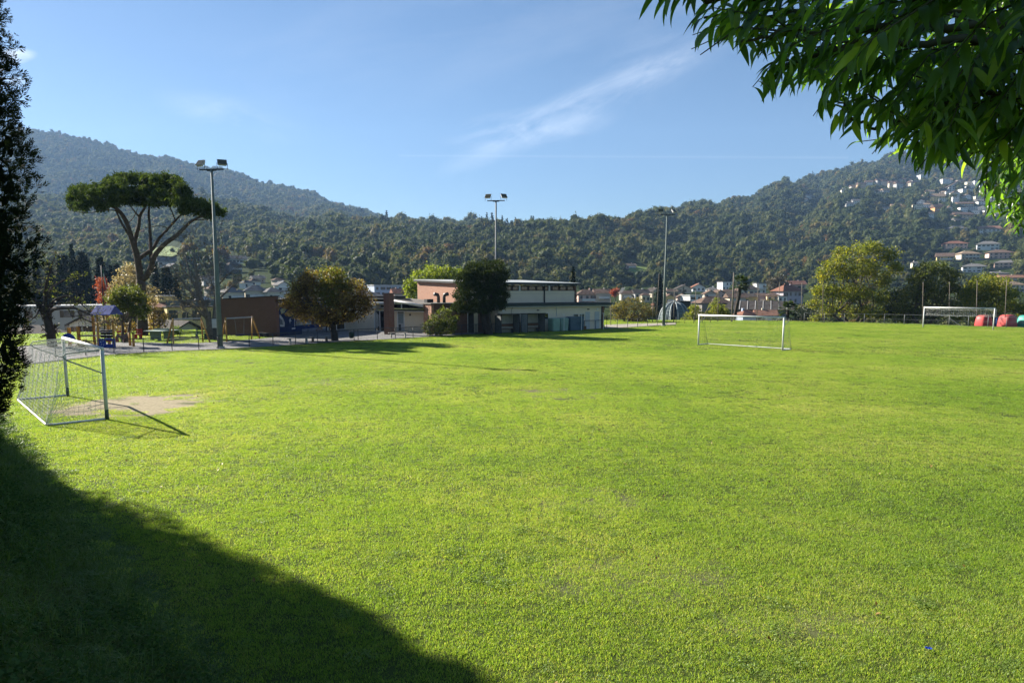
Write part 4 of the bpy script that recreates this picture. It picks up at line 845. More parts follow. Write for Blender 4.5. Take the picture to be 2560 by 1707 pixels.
def palms():
    rng = np.random.default_rng(77)
    mf = leaf_mat('leaf_palm', [(0, .02, .035, .012), (.6, .045, .07, .02), (1, .09, .12, .035)], .3, nscale=1.2)
    mk = mat('palm_trunk', (.055, .045, .035), .95, .35, 6, bmp=1.0)
    for (bx, by, tx, ty, Y, rpx, lb) in ((1834, 815, 1851, 712, 108, 26, 'tall fan palm rising behind the near goal'), (1968, 815, 1970, 775, 110, 26, 'short fan palm left of the tallest yellow-green tree')):
        base = at(bx, by, Y); top = at(tx, ty, Y); root = thing('palm_tree', lb, 'tree', base, group='fan palms')
        mb = MB(); limb(mb, base, top, .22, .27, rng, .02, 9, 8); mb.build('trunk', mk, root, True)
        V = []; Fc = []; nb = 0; rm = rpx*Y/F_
        for k in range(34):
            a = rng.random()*6.283; el = rng.uniform(-.7, 1.35); d = Vector((math.cos(a)*math.cos(el), math.sin(a)*math.cos(el), math.sin(el)))
            st = top-base+Vector((0, 0, .1)); hub = st+d*rm*.55; side = d.cross(Vector((0, 0, 1))); side = side.normalized() if side.length > .01 else Vector((1, 0, 0)); up = side.cross(d)
            V += [st-side*.02, st+side*.02, hub]; Fc += [nb, nb+1, nb+2]; nb += 3
            for j in range(13):     # fan of narrow folded segments
                f = (j/12-.5)*2.6; dd = (d*math.cos(f)+side*math.sin(f)+up*.05).normalized(); L = rm*.52*(1-.25*abs(f)/1.3); w = dd.cross(up).normalized()*.045
                tip = hub+dd*L-Vector((0, 0, L*.25)); V += [hub-w*.3, hub+dd*L*.6+w, tip, hub+dd*L*.6-w]; Fc += [nb, nb+1, nb+2, nb, nb+2, nb+3]; nb += 4
        put('crown', np_mesh('crown', [tuple(v) for v in V], Fc, 3, mf), root)
palms()

# ================================================================ COMMUNITY BUILDING
def brick_mat(name, c1, c2, mortar, scale=1.0):
    m, nt, b = new_mat(name)
    uv = nt.nodes.new('ShaderNodeUVMap'); uv.uv_map = 'uv'
    br = nt.nodes.new('ShaderNodeTexBrick'); nt.links.new(uv.outputs[0], br.inputs['Vector'])
    br.inputs['Scale'].default_value = scale; br.inputs['Brick Width'].default_value = .26; br.inputs['Row Height'].default_value = .085; br.inputs['Mortar Size'].default_value = .010
    br.inputs['Color1'].default_value = (*c1, 1); br.inputs['Color2'].default_value = (*c2, 1); br.inputs['Mortar'].default_value = (*mortar, 1)
    n = noise(nt, 1.1, 6); c = mixc(nt, math_n(nt, 'MULTIPLY', n, .55), br.outputs['Color'], tuple(q*.62 for q in c1))
    nt.links.new(c, b.inputs['Base Color']); b.inputs['Roughness'].default_value = .9
    bump(nt, b, math_n(nt, 'SUBTRACT', 1.0, br.outputs['Fac']), .6, .012)
    return m
def building():
    BR = brick_mat('brick', (.19, .080, .050), (.14, .056, .038), (.21, .165, .13)); BR_LIT = brick_mat('brick_sunlit', (.46, .215, .125), (.38, .165, .10), (.48, .40, .32))  # same brick twice: dark copy for shaded faces, bright copy for sunlit ones
    WH = mat('render_white', (.68, .59, .44), .85, .06, .7, dirt=(.42, .40, .35), dirt_amt=.35); WHF = mat('white_frame', (.62, .62, .60), .5, .05, 2); DK = mat('roof_dark', (.035, .036, .036), .7, .25, 1.5)
    RF = mat('roof_gravel', (.16, .15, .135), .95, .25, 1.2, bmp=.4, dirt=(.10, .10, .07)); RG = mat('roof_metal', (.42, .44, .43), .55, .12, .6); FA = mat('fascia_green', (.035, .050, .045), .6, .2, 1); MO = mat('mossy_edge', (.17, .19, .075), .95, .35, 2.5, bmp=.6)
    GLS, nt, b = new_mat('dark_glass'); b.inputs['Base Color'].default_value = (.012, .014, .015, 1); b.inputs['Roughness'].default_value = .06; b.inputs['Specular IOR Level'].default_value = .7
    PIPE = mat('duct_metal', (.10, .095, .09), .5, .3, 3, metal=.6); GREY = mat('door_grey', (.42, .45, .45), .6, .1, 2); WOOD = mat('window_wood', (.10, .055, .035), .7, .3, 4)
    base = Vector((-4.0, 77.0, 0)); root = thing('community_building', 'low brick and white community building with raised hall beyond the pitch', 'building', base)
    E1 = unit((.82, .57, 0)); E2 = Vector((-E1.y, E1.x, 0))     # along the front, towards the back
    def X(px, Y): return Vector(((px-CX_)*Y/(F_*CP), Y, 0))
    def wall(name, a, b, z0, z1, m, th=.3, side=1, parent=None, z1b=None, brick=False):
        """upright slab from a to b; thickness goes to the back"""
        a = Vector((a.x, a.y, 0)); b = Vector((b.x, b.y, 0)); d = (b-a).normalized(); n = Vector((-d.y, d.x, 0))*th*side; z1b = z1 if z1b is None else z1b
        mb = MB(); up = Vector((0, 0, 1))
        mb.add([a+up*z0, b+up*z0, b+up*z1b, a+up*z1, a+n+up*z0, b+n+up*z0, b+n+up*z1b, a+n+up*z1], [(0, 1, 2, 3), (5, 4, 7, 6), (4, 0, 3, 7), (1, 5, 6, 2), (3, 2, 6, 7), (4, 5, 1, 0)])
        o = mb.build(name, m, parent or root, origin=base)
        if brick:
            me = o.data; l = me.uv_layers.new(name='uv')
            for p in me.polygons:
                dd = d if abs(p.normal.dot(d)) < .7 else n.normalized()
                for li in p.loop_indices:
                    c = me.vertices[me.loops[li].vertex_index].co; l.data[li].uv = (c.dot(dd), c.z)
        return o
    def slab(name, P, z0, z1, m, parent=None, dz=None):
        dz = dz or [0]*len(P); mb = MB(); n = len(P)
        mb.add([Vector((p.x, p.y, z0+e)) for p, e in zip(P, dz)]+[Vector((p.x, p.y, z1+e)) for p, e in zip(P, dz)], [tuple(reversed(range(n))), tuple(range(n, 2*n))]+[(i, (i+1) % n, (i+1) % n+n, i+n) for i in range(n)])
        return mb.build(name, m, parent or root, origin=base)
    def panel(name, a, d, u0, u1, z0, z1, m, off=.02, th=.04, parent=None):
        """flat piece on a wall that starts at a and runs along d; off = proud of the wall"""
        nrm = Vector((d.y, -d.x, 0)); c = a+d*((u0+u1)/2)+nrm*(off-th/2+.0); c.z = (z0+z1)/2; mb = MB(); mb.box(c, (u1-u0, th, z1-z0), rz=math.atan2(d.y, d.x)); return mb.build(name, m, parent or root, origin=base)
    def window(a, d, u0, u1, z0, z1, fm, n=1, name='window', bars=0, fw=.06):
        fr = MB(); nrm = Vector((d.y, -d.x, 0)); rz = math.atan2(d.y, d.x)
        def bx(u, z, w, h, off=.05, th=.09):
            c = a+d*u+nrm*(off-th/2); c.z = z; fr.box(c, (w, th, h), rz=rz)
        bx((u0+u1)/2, z1-fw/2, u1-u0, fw); bx((u0+u1)/2, z0+fw/2, u1-u0, fw)
        for k in range(n+1): bx(u0+fw/2+(u1-u0-fw)*k/n, (z0+z1)/2, fw, z1-z0-2*fw)
        o = fr.build(name, fm, root, origin=base)
        for k in range(n): panel('pane', a, d, u0+fw+(u1-u0-fw)*k/n, u0+(u1-u0-fw)*(k+1)/n, z0+fw, z1-fw, GLS, .015, .02, o)
        if bars:
            bm = MB()
            for k in range(bars): c = a+d*(u0+(u1-u0)*(k+.5)/bars)+nrm*.08; c.z = (z0+z1)/2; bm.box(c, (.025, .025, z1-z0), rz=rz)
            bm.build('window_bars', GREY, o, origin=base)
        return o
    # --- brick end wall and mural wall at left
    A = X(698, 68.5); B = X(550, 72.6)
    wall('brick_wall', B, A, -.1, 3.52, BR, .35, 1, z1b=3.87, brick=True)
    slab('wall_coping', [B+Vector((-.1, -.1, 0)), A+Vector((.1, -.15, 0)), A+Vector((.3, .35, 0)), B+Vector((.2, .4, 0))], 3.52, 3.60, DK, dz=[0, .35, .35, 0])
    C = X(821, 76.2); Am = A+Vector((.0, .36, 0)); dm = (C-Am).normalized()
    mw = wall('mural_wall', Am+Vector((.02, 0, 0)), C, -.1, 3.25, mat('mural_blue', (.018, .033, .085), .7, .35, 1.2), .3, 1)
    Lm = (C-Am).length
    def mural(pts, col, lvl, nm='mural_shape'):
        """painted patch on the mural, (u, z) outline in metres"""
        nrm = Vector((dm.y, -dm.x, 0))
        P = [Am+dm*(u*Lm)+nrm*(.006+.004*lvl)+Vector((0, 0, z)) for u, z in pts]; mb = MB(); mb.add(P, [tuple(range(len(P)))]); mb.build(nm, mat('mural_%d_%d_%d' % tuple(int(c*999) for c in col), col, .75, .35, 2.5), mw, origin=base)
    mural([(.02, .05), (.98, .05), (.98, .62), (.02, .50)], (.14, .16, .20), 1); mural([(.06, .42), (.30, .80), (.62, .84), (.97, .95), (.97, .62), (.30, .55)], (.020, .035, .11), 2)
    mural([(.02, 1.05), (.05, .95), (.12, .92), (.13, 1.3), (.10, 1.75), (.05, 2.1), (.02, 2.2)], (.42, .42, .40), 3); mural([(.03, 1.15), (.09, 1.1), (.08, 1.6), (.04, 1.8)], (.12, .13, .15), 4)
    mural([(.05, 2.55), (.10, 2.75), (.16, 2.6), (.13, 2.3), (.08, 2.2)], (.30, .32, .20), 3); mural([(.12, 2.15), (.17, 2.35), (.24, 2.25), (.26, 2.0), (.20, 1.9)], (.48, .30, .10), 4)
    mural([(.21, 1.5), (.24, 1.75), (.25, 1.5), (.27, 1.45), (.24, 1.40), (.23, 1.15), (.22, 1.4)], (.38, .40, .42), 3); mural([(.33, .92), (.36, 1.45), (.48, 1.70), (.62, 1.55), (.70, .95)], (.16, .19, .20), 3)
    mural([(.40, 1.0), (.44, 1.35), (.50, 1.1), (.55, 1.42), (.60, 1.05), (.66, 1.2), (.68, 1.0)], (.33, .34, .33), 4); mural([(.72, 1.0), (.72, 1.35), (.95, 1.55), (.95, 1.08)], (.27, .22, .13), 3); mural([(.26, .60), (.33, .62), (.33, .76), (.26, .76)], (.50, .50, .50), 4)
    for k in range(3): mural([(.885+.032*k, .44), (.908+.032*k, .44), (.908+.032*k, .60), (.885+.032*k, .60)], (.45, .47, .50), 4)
    mural([(.32, .85), (.325, 1.5), (.34, 1.9), (.332, 1.9), (.315, 1.5), (.31, .85)], (.45, .45, .45), 5)
    P4 = [B, A, C+Vector((.4, .3, 0)), X(867, 81) + Vector((0, 1.5, 0)), X(800, 92), B+Vector((1.5, 9, 0))]
    slab('flat_roof', [A+Vector((.35, -.1, 0)), C+Vector((.45, -.2, 0)), X(850, 82), X(800, 92), B+Vector((2.5, 7, 0)), B+Vector((.5, .8, 0))], 3.35, 3.62, DK); 
    slab('roof_trim', [A+Vector((.37, -.04, 0)), C+Vector((.40, -.1, 0)), C+Vector((.2, .3, 0)), A+Vector((.30, .4, 0))], 3.24, 3.348, WHF)
    # --- white middle wing
    D0 = X(867, 79.6); D1 = X(941, 77.6); dd = (D1-D0).normalized(); C2 = C+Vector((.05, .05, 0))
    wall('white_wall', D0, D1, -.1, 3.02, WH, .3)
    dg = (D0-C2).normalized(); window(C2, dg, .08, (D0-C2).length-.05, .10, 2.55, WHF, 2, 'glass_door', fw=.10); wall('white_wall', C2-Vector((dg.y, -dg.x, 0))*.1, D0-Vector((dg.y, -dg.x, 0))*.1, 2.55, 3.02, WH, .25); wall('shade_backing', C2-Vector((dg.y, -dg.x, 0))*.12, D0-Vector((dg.y, -dg.x, 0))*.12, -.1, 2.55, DK, .1)  # near-black slab behind the glass puts the room's shade into colour
    # bay window with curtain, brick pier
    W0 = X(940, 77.3); W1 = X(968, 76.6); dw = (W1-W0).normalized()
    bw = window(W0, dw, 0, (W1-W0).length, .02, 2.35, WHF, 2, 'bay_window', fw=.09)
    cm = MB()
    for k in range(7): cm.box(W0+dw*(.14+.07*k)+Vector((-dw.y, dw.x, 0))*.002+Vector((dw.y, -dw.x, 0))*.022+Vector((0, 0, 1.25)), (.045, .012, 2.0-.12*k), rz=math.atan2(dw.y, dw.x))
    cm.build('curtain', mat('curtain', (.45, .46, .42), .9, .15, 5), bw, origin=base)
    wall('bay_side', D1, W0, -.1, 2.45, WH, .12); slab('bay_roof', [X(934, 77.0), X(972, 76.2), X(975, 79), X(938, 79.4)], 2.40, 2.52, DK)
    wall('upper_wall', X(941, 78.6), X(990, 77.4), 2.55, 3.02, WH, .2); window(X(941, 78.6), (X(990, 77.4)-X(941, 78.6)).normalized(), .75, 1.6, 2.58, 2.92, WHF, 1, 'window', fw=.05)
    slab('eave', [X(858, 80.0), X(992, 76.9), X(992, 79), X(858, 82)], 3.022, 3.20, WHF); slab('clerestory_band', [X(855, 81.2), X(1012, 79.2), X(1012, 84), X(855, 86)], 3.2, 3.52, DK)
    cl = slab('clerestory_trim', [X(853, 80.8), X(1016, 78.9), X(1016, 84.2), X(853, 86.2)], 3.52, 3.62, WHF); slab('upper_roof', [X(850, 80.5), X(1018, 78.6), X(1018, 86), X(850, 88)], 3.622, 3.86, DK)
    Pp = X(963.5, 71.9); pier = [Pp, X(977, 71.55), X(989.5, 72.3), X(976, 72.65)]
    o = slab('brick_pier', pier, -.1, 4.14, BR); me = o.data; l = me.uv_layers.new(name='uv')
    for lp in me.loops:
        c = me.vertices[lp.vertex_index].co; l.data[lp.index].uv = (c.x+c.y, c.z)
    slab('pier_cap', [p+(p-(pier[0]+pier[2])/2)*.08 for p in pier], 4.142, 4.20, RF)
    # recess with door, mossy canopy, sloping white gutter roof
    R0 = X(988, 77.0); R1 = X(1064.5, 75.0); dr = (R1-R0).normalized(); Lr = (R1-R0).length
    wall('recess_wall', R0, R1, -.1, 2.30, WH, .25)
    dr_o = panel('door', R0, dr, .58, 1.38, .10, 2.02, GREY, .03, .06); panel('door_frame', R0, dr, .46, .575, .0, 2.25, WHF, .05, .09, dr_o); panel('door_frame', R0, dr, 1.385, 1.50, .0, 2.25, WHF, .05, .09, dr_o); panel('door_glass', R0, dr, .64, 1.32, .95, 1.95, mat('door_pane', (.22, .27, .28), .3, .1, 2), .045, .02, dr_o); panel('door_panel', R0, dr, .68, .98, .18, .85, mat('door_vent', (.07, .08, .09), .6, .1, 3), .047, .02, dr_o); panel('transom', R0, dr, .575, 1.385, 2.03, 2.28, mat('transom', (.16, .18, .17), .4, .1, 2), .028, .05, dr_o)
    panel('wall_lamp', R0, dr, 2.18, 2.30, 1.78, 1.98, DK, .10, .10)
    can = slab('canopy', [X(986, 75.4), X(1063.5, 73.6), X(1066, 76.5), X(988, 78.2)], 2.32, 2.46, DK); slab('canopy_edge', [X(985.5, 75.2), X(1063.5, 73.4), X(1063.8, 74.0), X(986, 75.9)], 2.462, 2.56, MO, can); slab('canopy_soffit', [X(987, 75.5), X(1063, 73.7), X(1064, 74.4), X(988, 76.1)], 2.24, 2.318, WHF, can)
    wall('strip_window', X(989, 77.0), X(1066, 75.0), 2.56, 3.0, GLS, .1); panel('strip_post', X(989, 77.0), dr, .98, 1.12, 2.56, 3.06, WHF, .03, .10)
    a0 = X(986, 76.2); a1 = X(1061.5, 73.6); g = MB(); g.add([a0+Vector((0, 0, 3.24)), a1+Vector((0, 0, 2.72)), a1+Vector((0, 0, 2.98)), a0+Vector((0, 0, 3.50)), a0+Vector((0, .25, 3.24)), a1+Vector((0, .25, 2.72)), a1+Vector((0, .25, 2.98)), a0+Vector((0, .25, 3.50))], [(0, 1, 2, 3), (5, 4, 7, 6), (4, 0, 3, 7), (1, 5, 6, 2), (3, 2, 6, 7), (4, 5, 1, 0)])
    gt = g.build('gutter', WHF, root, origin=base); g = MB(); g.tube([a0+Vector((0, -.10, 3.40)), a1+Vector((0, -.10, 2.90))], .075, 8); g.build('gutter_lip', WHF, gt, True, origin=base)
    mb = MB(); bk0 = X(1000, 88); bk1 = X(1075, 84); mb.add([a0+Vector((0, .1, 3.46)), a1+Vector((0, .1, 2.94)), bk1+Vector((0, 0, 3.35)), bk0+Vector((0, 0, 3.62))], [(0, 1, 2, 3)]); mb.build('sloping_roof', RF, root, origin=base)
    # --- brick wing (left pier face in the sunlit brick colour, front in the shaded one)
    K = X(1081, 72.5); K0 = K-E2*(-1.7); Kf = K0.copy()
    wall('brick_pier_face', K+E2*1.7, K, -.1, 3.05, BR_LIT, .3, 1, brick=True)
    for r in range(5):       # perforated bricks
        for q in range(5):
            z = 2.75-.14*r; p = K+E2*(.32+.24*q+.12*(r % 2)); mb = MB(); mb.box(p+Vector((-E1.x*.004, -E1.y*.004, z)), (.012, .09, .075), rz=math.atan2(E2.y, E2.x)-math.pi/2); mb.build('vent_hole', DK, root, origin=base)
    Kr = K+E1*8.1
    wall('brick_front', K+E2*.005+E1*.302, Kr, -.1, 3.05, BR, .3, brick=True); slab('brick_wing_roof', [K-E2*.12-E1*.12, Kr-E2*.12, Kr+E2*9, K+E2*9.0-E1*.12], 3.052, 3.16, RF)
    panel('doorway', K, E1, 4.35, 5.05, 0, 2.05, DK, .02, .06); fo = panel('shutter', K, E1, 5.08, 5.55, 0, 2.1, WH, .06, .05); panel('doorway_frame', K, E1, 4.27, 4.345, 0, 2.1, WHF, .05, .06, fo)
    # roof ducts and hood
    for (px, tw) in ((1099, -1), (1113, 1)):
        p = X(px, 75.5); mb = MB(); mb.tube([p+Vector((0, 0, 3.12)), p+Vector((0, 0, 3.80)), p+Vector((tw*.08, -.05, 4.0)), p+Vector((tw*.42, -.28, 4.08))], [.17, .17, .19, .20], 12); mb.build('roof_duct', PIPE, root, True, origin=base)
    mb = MB(); mb.box(X(1075, 77)+Vector((0, 0, 3.32)), (.75, .7, .42), .6); mb.build('roof_hatch', DK, root, origin=base)
    # --- hall block behind
    H0 = X(1165, 76.7); H1 = H0+E1*15.5; HB = H0+E2*11.1
    wall('hall_gable', HB, H0, 3.0, 5.60, BR_LIT, .35, 1, z1b=5.28, brick=True); 
    hf = wall('hall_front', H0+E1*.36, H1, 2.9, 4.42, WH, .3); panel('wall_groove', H0, E1, .4, 15.4, 4.10, 4.13, mat('groove', (.35, .33, .29), .9, .1, 2), .012, .02, hf); panel('downpipe', H0, E1, 10.6, 10.72, 2.9, 5.0, DK, .12, .10)
    wall('window_band', H0+E1*.36+E2*.10, H1+E2*.10, 4.42, 5.02, DK, .2)
    for k in range(13):
        u = .6+1.13*k; window(H0+E2*.10, E1, u, u+.98, 4.45, 4.95, WOOD, 1, 'window', fw=.07)
    for u in (7.05, 11.3): panel('white_mullion', H0, E1, u, u+.22, 4.42, 5.02, WHF, .05, .12)
    wall('hall_end', H1+E2*.0, H1+E2*11.1, 2.9, 5.0, BR, .3, 1, brick=True)
    ho = .35; slab('hall_roof', [H0-E2*.55-E1*ho, H1-E2*.55+E1*ho, H1+E2*11.4+E1*ho, HB+E2*.3-E1*ho], 5.03, 5.22, DK, dz=[.12, .05, .55, .50]); slab('hall_roof_sheet', [H0-E2*.50-E1*ho, H1-E2*.50+E1*ho, H1+E2*11.4+E1*ho, HB+E2*.3-E1*ho], 5.225, 5.29, RG, dz=[.12, .05, .55, .50])
    # --- right wing (changing rooms)
    S0 = X(1245, 75.5); S1 = X(1500.5, 84.0); es = (S1-S0).normalized(); et = Vector((-es.y, es.x, 0)); Ls = (S1-S0).length
    wall('changing_room_wall', S0, S1, -.12, 2.72, WH, .3); wall('end_pier', S1+es*.12, S1+es*.42, -.1, 2.72, BR, 5, brick=True); panel('downpipe', S0, es, Ls-.02, Ls+.11, -.1, 2.72, DK, .04, .1); wall('side_wall', S0+et*2.2, S0, -.1, 2.72, WH, .3)
    rw = slab('changing_room_roof', [S0-et*.6-es*.2, S1-et*.6+es*1.1, S1+et*4+es*1.1, S0+et*3.2-es*.2], 2.76, 3.04, FA); slab('roof_felt', [S0-et*.45-es*.1, S1-et*.45+es*.95, S1+et*4+es*.9, S0+et*3.2-es*.1], 3.042, 3.08, DK, rw); slab('eave_strip', [S0-et*.5-es*.15, S1-et*.5+es*1.0, S1-et*.3+es*1.0, S0-et*.3-es*.15], 2.66, 2.758, GREY, rw)
    def us(px):   # along-wall distance that shows at photo column px
        t = (px-CX_)/(F_*CP); return (t*S0.y-S0.x)/(es.x-t*es.y)
    for (xa, xb, z1) in ((1336, 1350, 1.98), (1461, 1472, 2.0), (1484, 1495, 2.02)):
        d_ = panel('door', S0, es, us(xa), us(xb), .02, z1, GREY, .03, .06); panel('handle', S0, es, us(xb)-.16, us(xb)-.08, .98, 1.04, DK, .07, .04, d_)
    for (xa, xb) in ((1431, 1443), (1446.5, 1458)): window(S0, es, us(xa), us(xb), 1.22, 1.80, WHF, 1, 'window', 5, .05)
    window(S0, es, us(1356), us(1370), 1.25, 1.98, WHF, 1, 'window', 0, .06)
    for px in (1343, 1467): 
        c = S0+es*us(px)-et*.10; mb = MB(); mb.box(c+Vector((0, 0, 2.30)), (.16, .2, .12), math.atan2(es.y, es.x)); mb.build('wall_lamp', DK, root, origin=base)
    for px in (1258, 1490):
        c = S0+es*us(px)-et*.03; mb = MB(); mb.tube([c+Vector((0, 0, 2.30)), c-et*.05+Vector((0, 0, 2.30))], .13, 14); mb.build('round_vent', WHF, root, origin=base)
    c = S0+es*us(1282)-et*.025; mb = MB(); mb.tube([c+Vector((0, 0, 2.66)), c-es*.18+Vector((0, 0, 2.45)), c-es*.22+Vector((0, 0, 2.1)), c-es*.10+Vector((0, 0, 1.85))], .02, 5); mb.build('cable', DK, root, origin=base)
    panel('rain_pipe', S0, es, us(1389), us(1389)+.06, 1.6, 2.66, GREY, .06, .05)
    return S0, es, et, us
S0, ES, ET, US = building()

# ================================================================ THINGS ON AND ROUND THE PITCH
WHITE = mat('white_paint', (.74, .74, .70), .45, .06, 3, dirt=(.38, .38, .30), dirt_amt=.45); STEEL = mat('galvanised', (.20, .205, .205), .6, .15, 4); DARKM = mat('dark_steel', (.055, .058, .060), .5, .25, 5)
GREENY = mat('grey_green_paint', (.15, .18, .165), .7, .15, 2, dirt=(.10, .12, .09)); YEL = mat('play_timber', (.48, .25, .055), .6, .2, 3); BLUE = mat('play_blue', (.012, .055, .33), .4, .1, 2); REDP = mat('play_red', (.35, .035, .03), .5, .12, 2)
CONC = mat('concrete', (.34, .33, .30), .9, .18, 4, bmp=.4); NETW = mat('net_cord', (.72, .72, .68), .8, .1, 4); NETG = mat('net_cord_grey', (.30, .32, .27), .8, .1, 4); BLK = mat('black_paint', (.02, .02, .022), .5, .2, 4); PLANK = mat('grey_plank', (.30, .28, .24), .9, .3, 5, bmp=.4)
def net(mb, grid, r):
    """cords along both directions of a grid of points [i][j]"""
    ni, nj = len(grid), len(grid[0])
    for i in range(ni): mb.tube(grid[i], r, 3, False)
    for j in range(nj): mb.tube([grid[i][j] for i in range(ni)], r, 3, False)
def goal(label, p0, ang, back, depth, topd, pr, netm, lowered=False, cell=.14, cord=.004, seed=1, worn=False, basebar=True, loop=True):
    """full size goal: p0 = post, ang = direction of the goal line, back = +-1 side of the net"""
    rng = np.random.default_rng(seed); Wd, Ht = 7.32, 2.44
    root = thing('football_goal', label, 'goal', p0, group='football goals')
    d = Vector((math.cos(ang), math.sin(ang), 0)); b = Vector((-d.y, d.x, 0))*back; Zv = Vector((0, 0, 1)); P = Vector(p0)
    def pt(u, v, z): return P+d*u+b*v+Zv*z
    pm = mat('goal_post_worn', (.62, .66, .60), .5, .1, 3, dirt=(.20, .24, .16), dirt_amt=.6) if worn else WHITE
    for u in (0, Wd):
        mb = MB(); mb.tube([pt(u, 0, 0), pt(u, 0, Ht)], pr, 12); mb.build('post', pm, root, True)
        if worn: mb = MB(); mb.tube([pt(u, 0, 0), pt(u, 0, .36)], pr+.004, 12); mb.build('post_sleeve', mat('goal_foot', (.10, .12, .08), .8, .5, 9), root, True)
    mb = MB(); mb.tube([pt(-pr, 0, Ht), pt(Wd+pr, 0, Ht)], pr, 12); mb.build('crossbar', WHITE, root, True)
    for u in (0, Wd):
        mb = MB()
        if loop: mb.tube([pt(u, 0, Ht-.04), pt(u, topd*.5, Ht-.07), pt(u, topd*.92, Ht-.12), pt(u, topd, Ht-.22), pt(u, topd*.90, Ht-.34), pt(u, 0, Ht-.85)], .024, 8)
        else: mb.tube([pt(u, 0, Ht-.02), pt(u, topd, Ht-.10), pt(u, topd, Ht-.28), pt(u, 0, Ht-.62)], .022, 8)
        mb.build('stanchion', STEEL if not worn else mat('stanchion', (.30, .33, .30), .6, .2, 4), root, True)
    if basebar:
        mb = MB(); mb.tube([pt(0, .02, .05), pt(0, depth*.90, .04), pt(.06, depth*.98, .04), pt(.2, depth, .04), pt(Wd-.2, depth, .04), pt(Wd-.06, depth*.98, .04), pt(Wd, depth*.9, .04), pt(Wd, .02, .05)], .036, 8); mb.build('base_bar', WHITE, root, True)
    nu = int(Wd/cell); mb = MB(); grid = []
    for i in range(nu+1):
        u = Wd*i/nu; col = []; sag = math.sin(math.pi*i/nu)
        if lowered:       # net tied up in loops under the crossbar
            prof = [(0, Ht-.06), (topd*.5, Ht-.16-.10*sag), (topd, Ht-.25), (topd*1.05, Ht-.5), (topd*1.0, Ht-.75-.28*sag**.5), (topd*.9, Ht-1.0-.05*sag), (topd*.8, Ht-.95), (topd*.95, Ht-.72-.2*sag)]; nj = 16
        else:
            prof = [(0, Ht-.04), (topd*.45, Ht-.10-.12*sag), (topd, Ht-.20-.10*sag), (topd+(depth-topd)*.42, Ht*.52-.06*sag), (depth, .05)]; nj = int(4.2/cell)
        S = np.cumsum([0]+[math.hypot(prof[k+1][0]-prof[k][0], prof[k+1][1]-prof[k][1]) for k in range(len(prof)-1)])
        for j in range(nj+1):
            q = S[-1]*j/nj; v = np.interp(q, S, [p[0] for p in prof]); z = np.interp(q, S, [p[1] for p in prof])
            w = .02*math.sin(i*.9+j*.5)+.025*rng.normal()*(.3 if not lowered else 1.2); col.append(pt(u+.02*math.sin(j*1.3+i*.4), v+w, z+w*.8))
        grid.append(col)
    net(mb, grid, cord)
    if not lowered:         # side nets
        for u in (.0, Wd):
            g = []; nk = int(depth/cell/1.1)
            for k in range(nk+1):
                f = k/nk; v = depth*f; ztop = np.interp(v, [0, topd, topd+(depth-topd)*.42, depth], [Ht-.05, Ht-.22, Ht*.5, .06]); g.append([pt(u, v+.02*rng.normal(), .05+(ztop-.05)*j/14) for j in range(15)])
            net(mb, g, cord)
    mb.build('net', netm, root)
    return root
NETY = mat('net_cord_old', (.55, .53, .40), .8, .2, 4)
goal('white goal with sagging net at left beside the worn goalmouth', GL, 2.284, 1, 1.75, 1.15, .06, NETW, cord=.0046, seed=1, worn=True)
goal('white portable goal standing mid-field at right of the building', (15.275, 57.987, 0), -.853, 1, 1.35, .75, .06, NETG, cord=.003, cell=.16, seed=2, loop=False)
goal('far white goal with its net tied up, in front of red containers', (50.257, 86.755, 0), -.833, 1, 1.6, .8, .06, NETW, lowered=True, cord=.006, cell=.18, seed=3, loop=False, basebar=False)

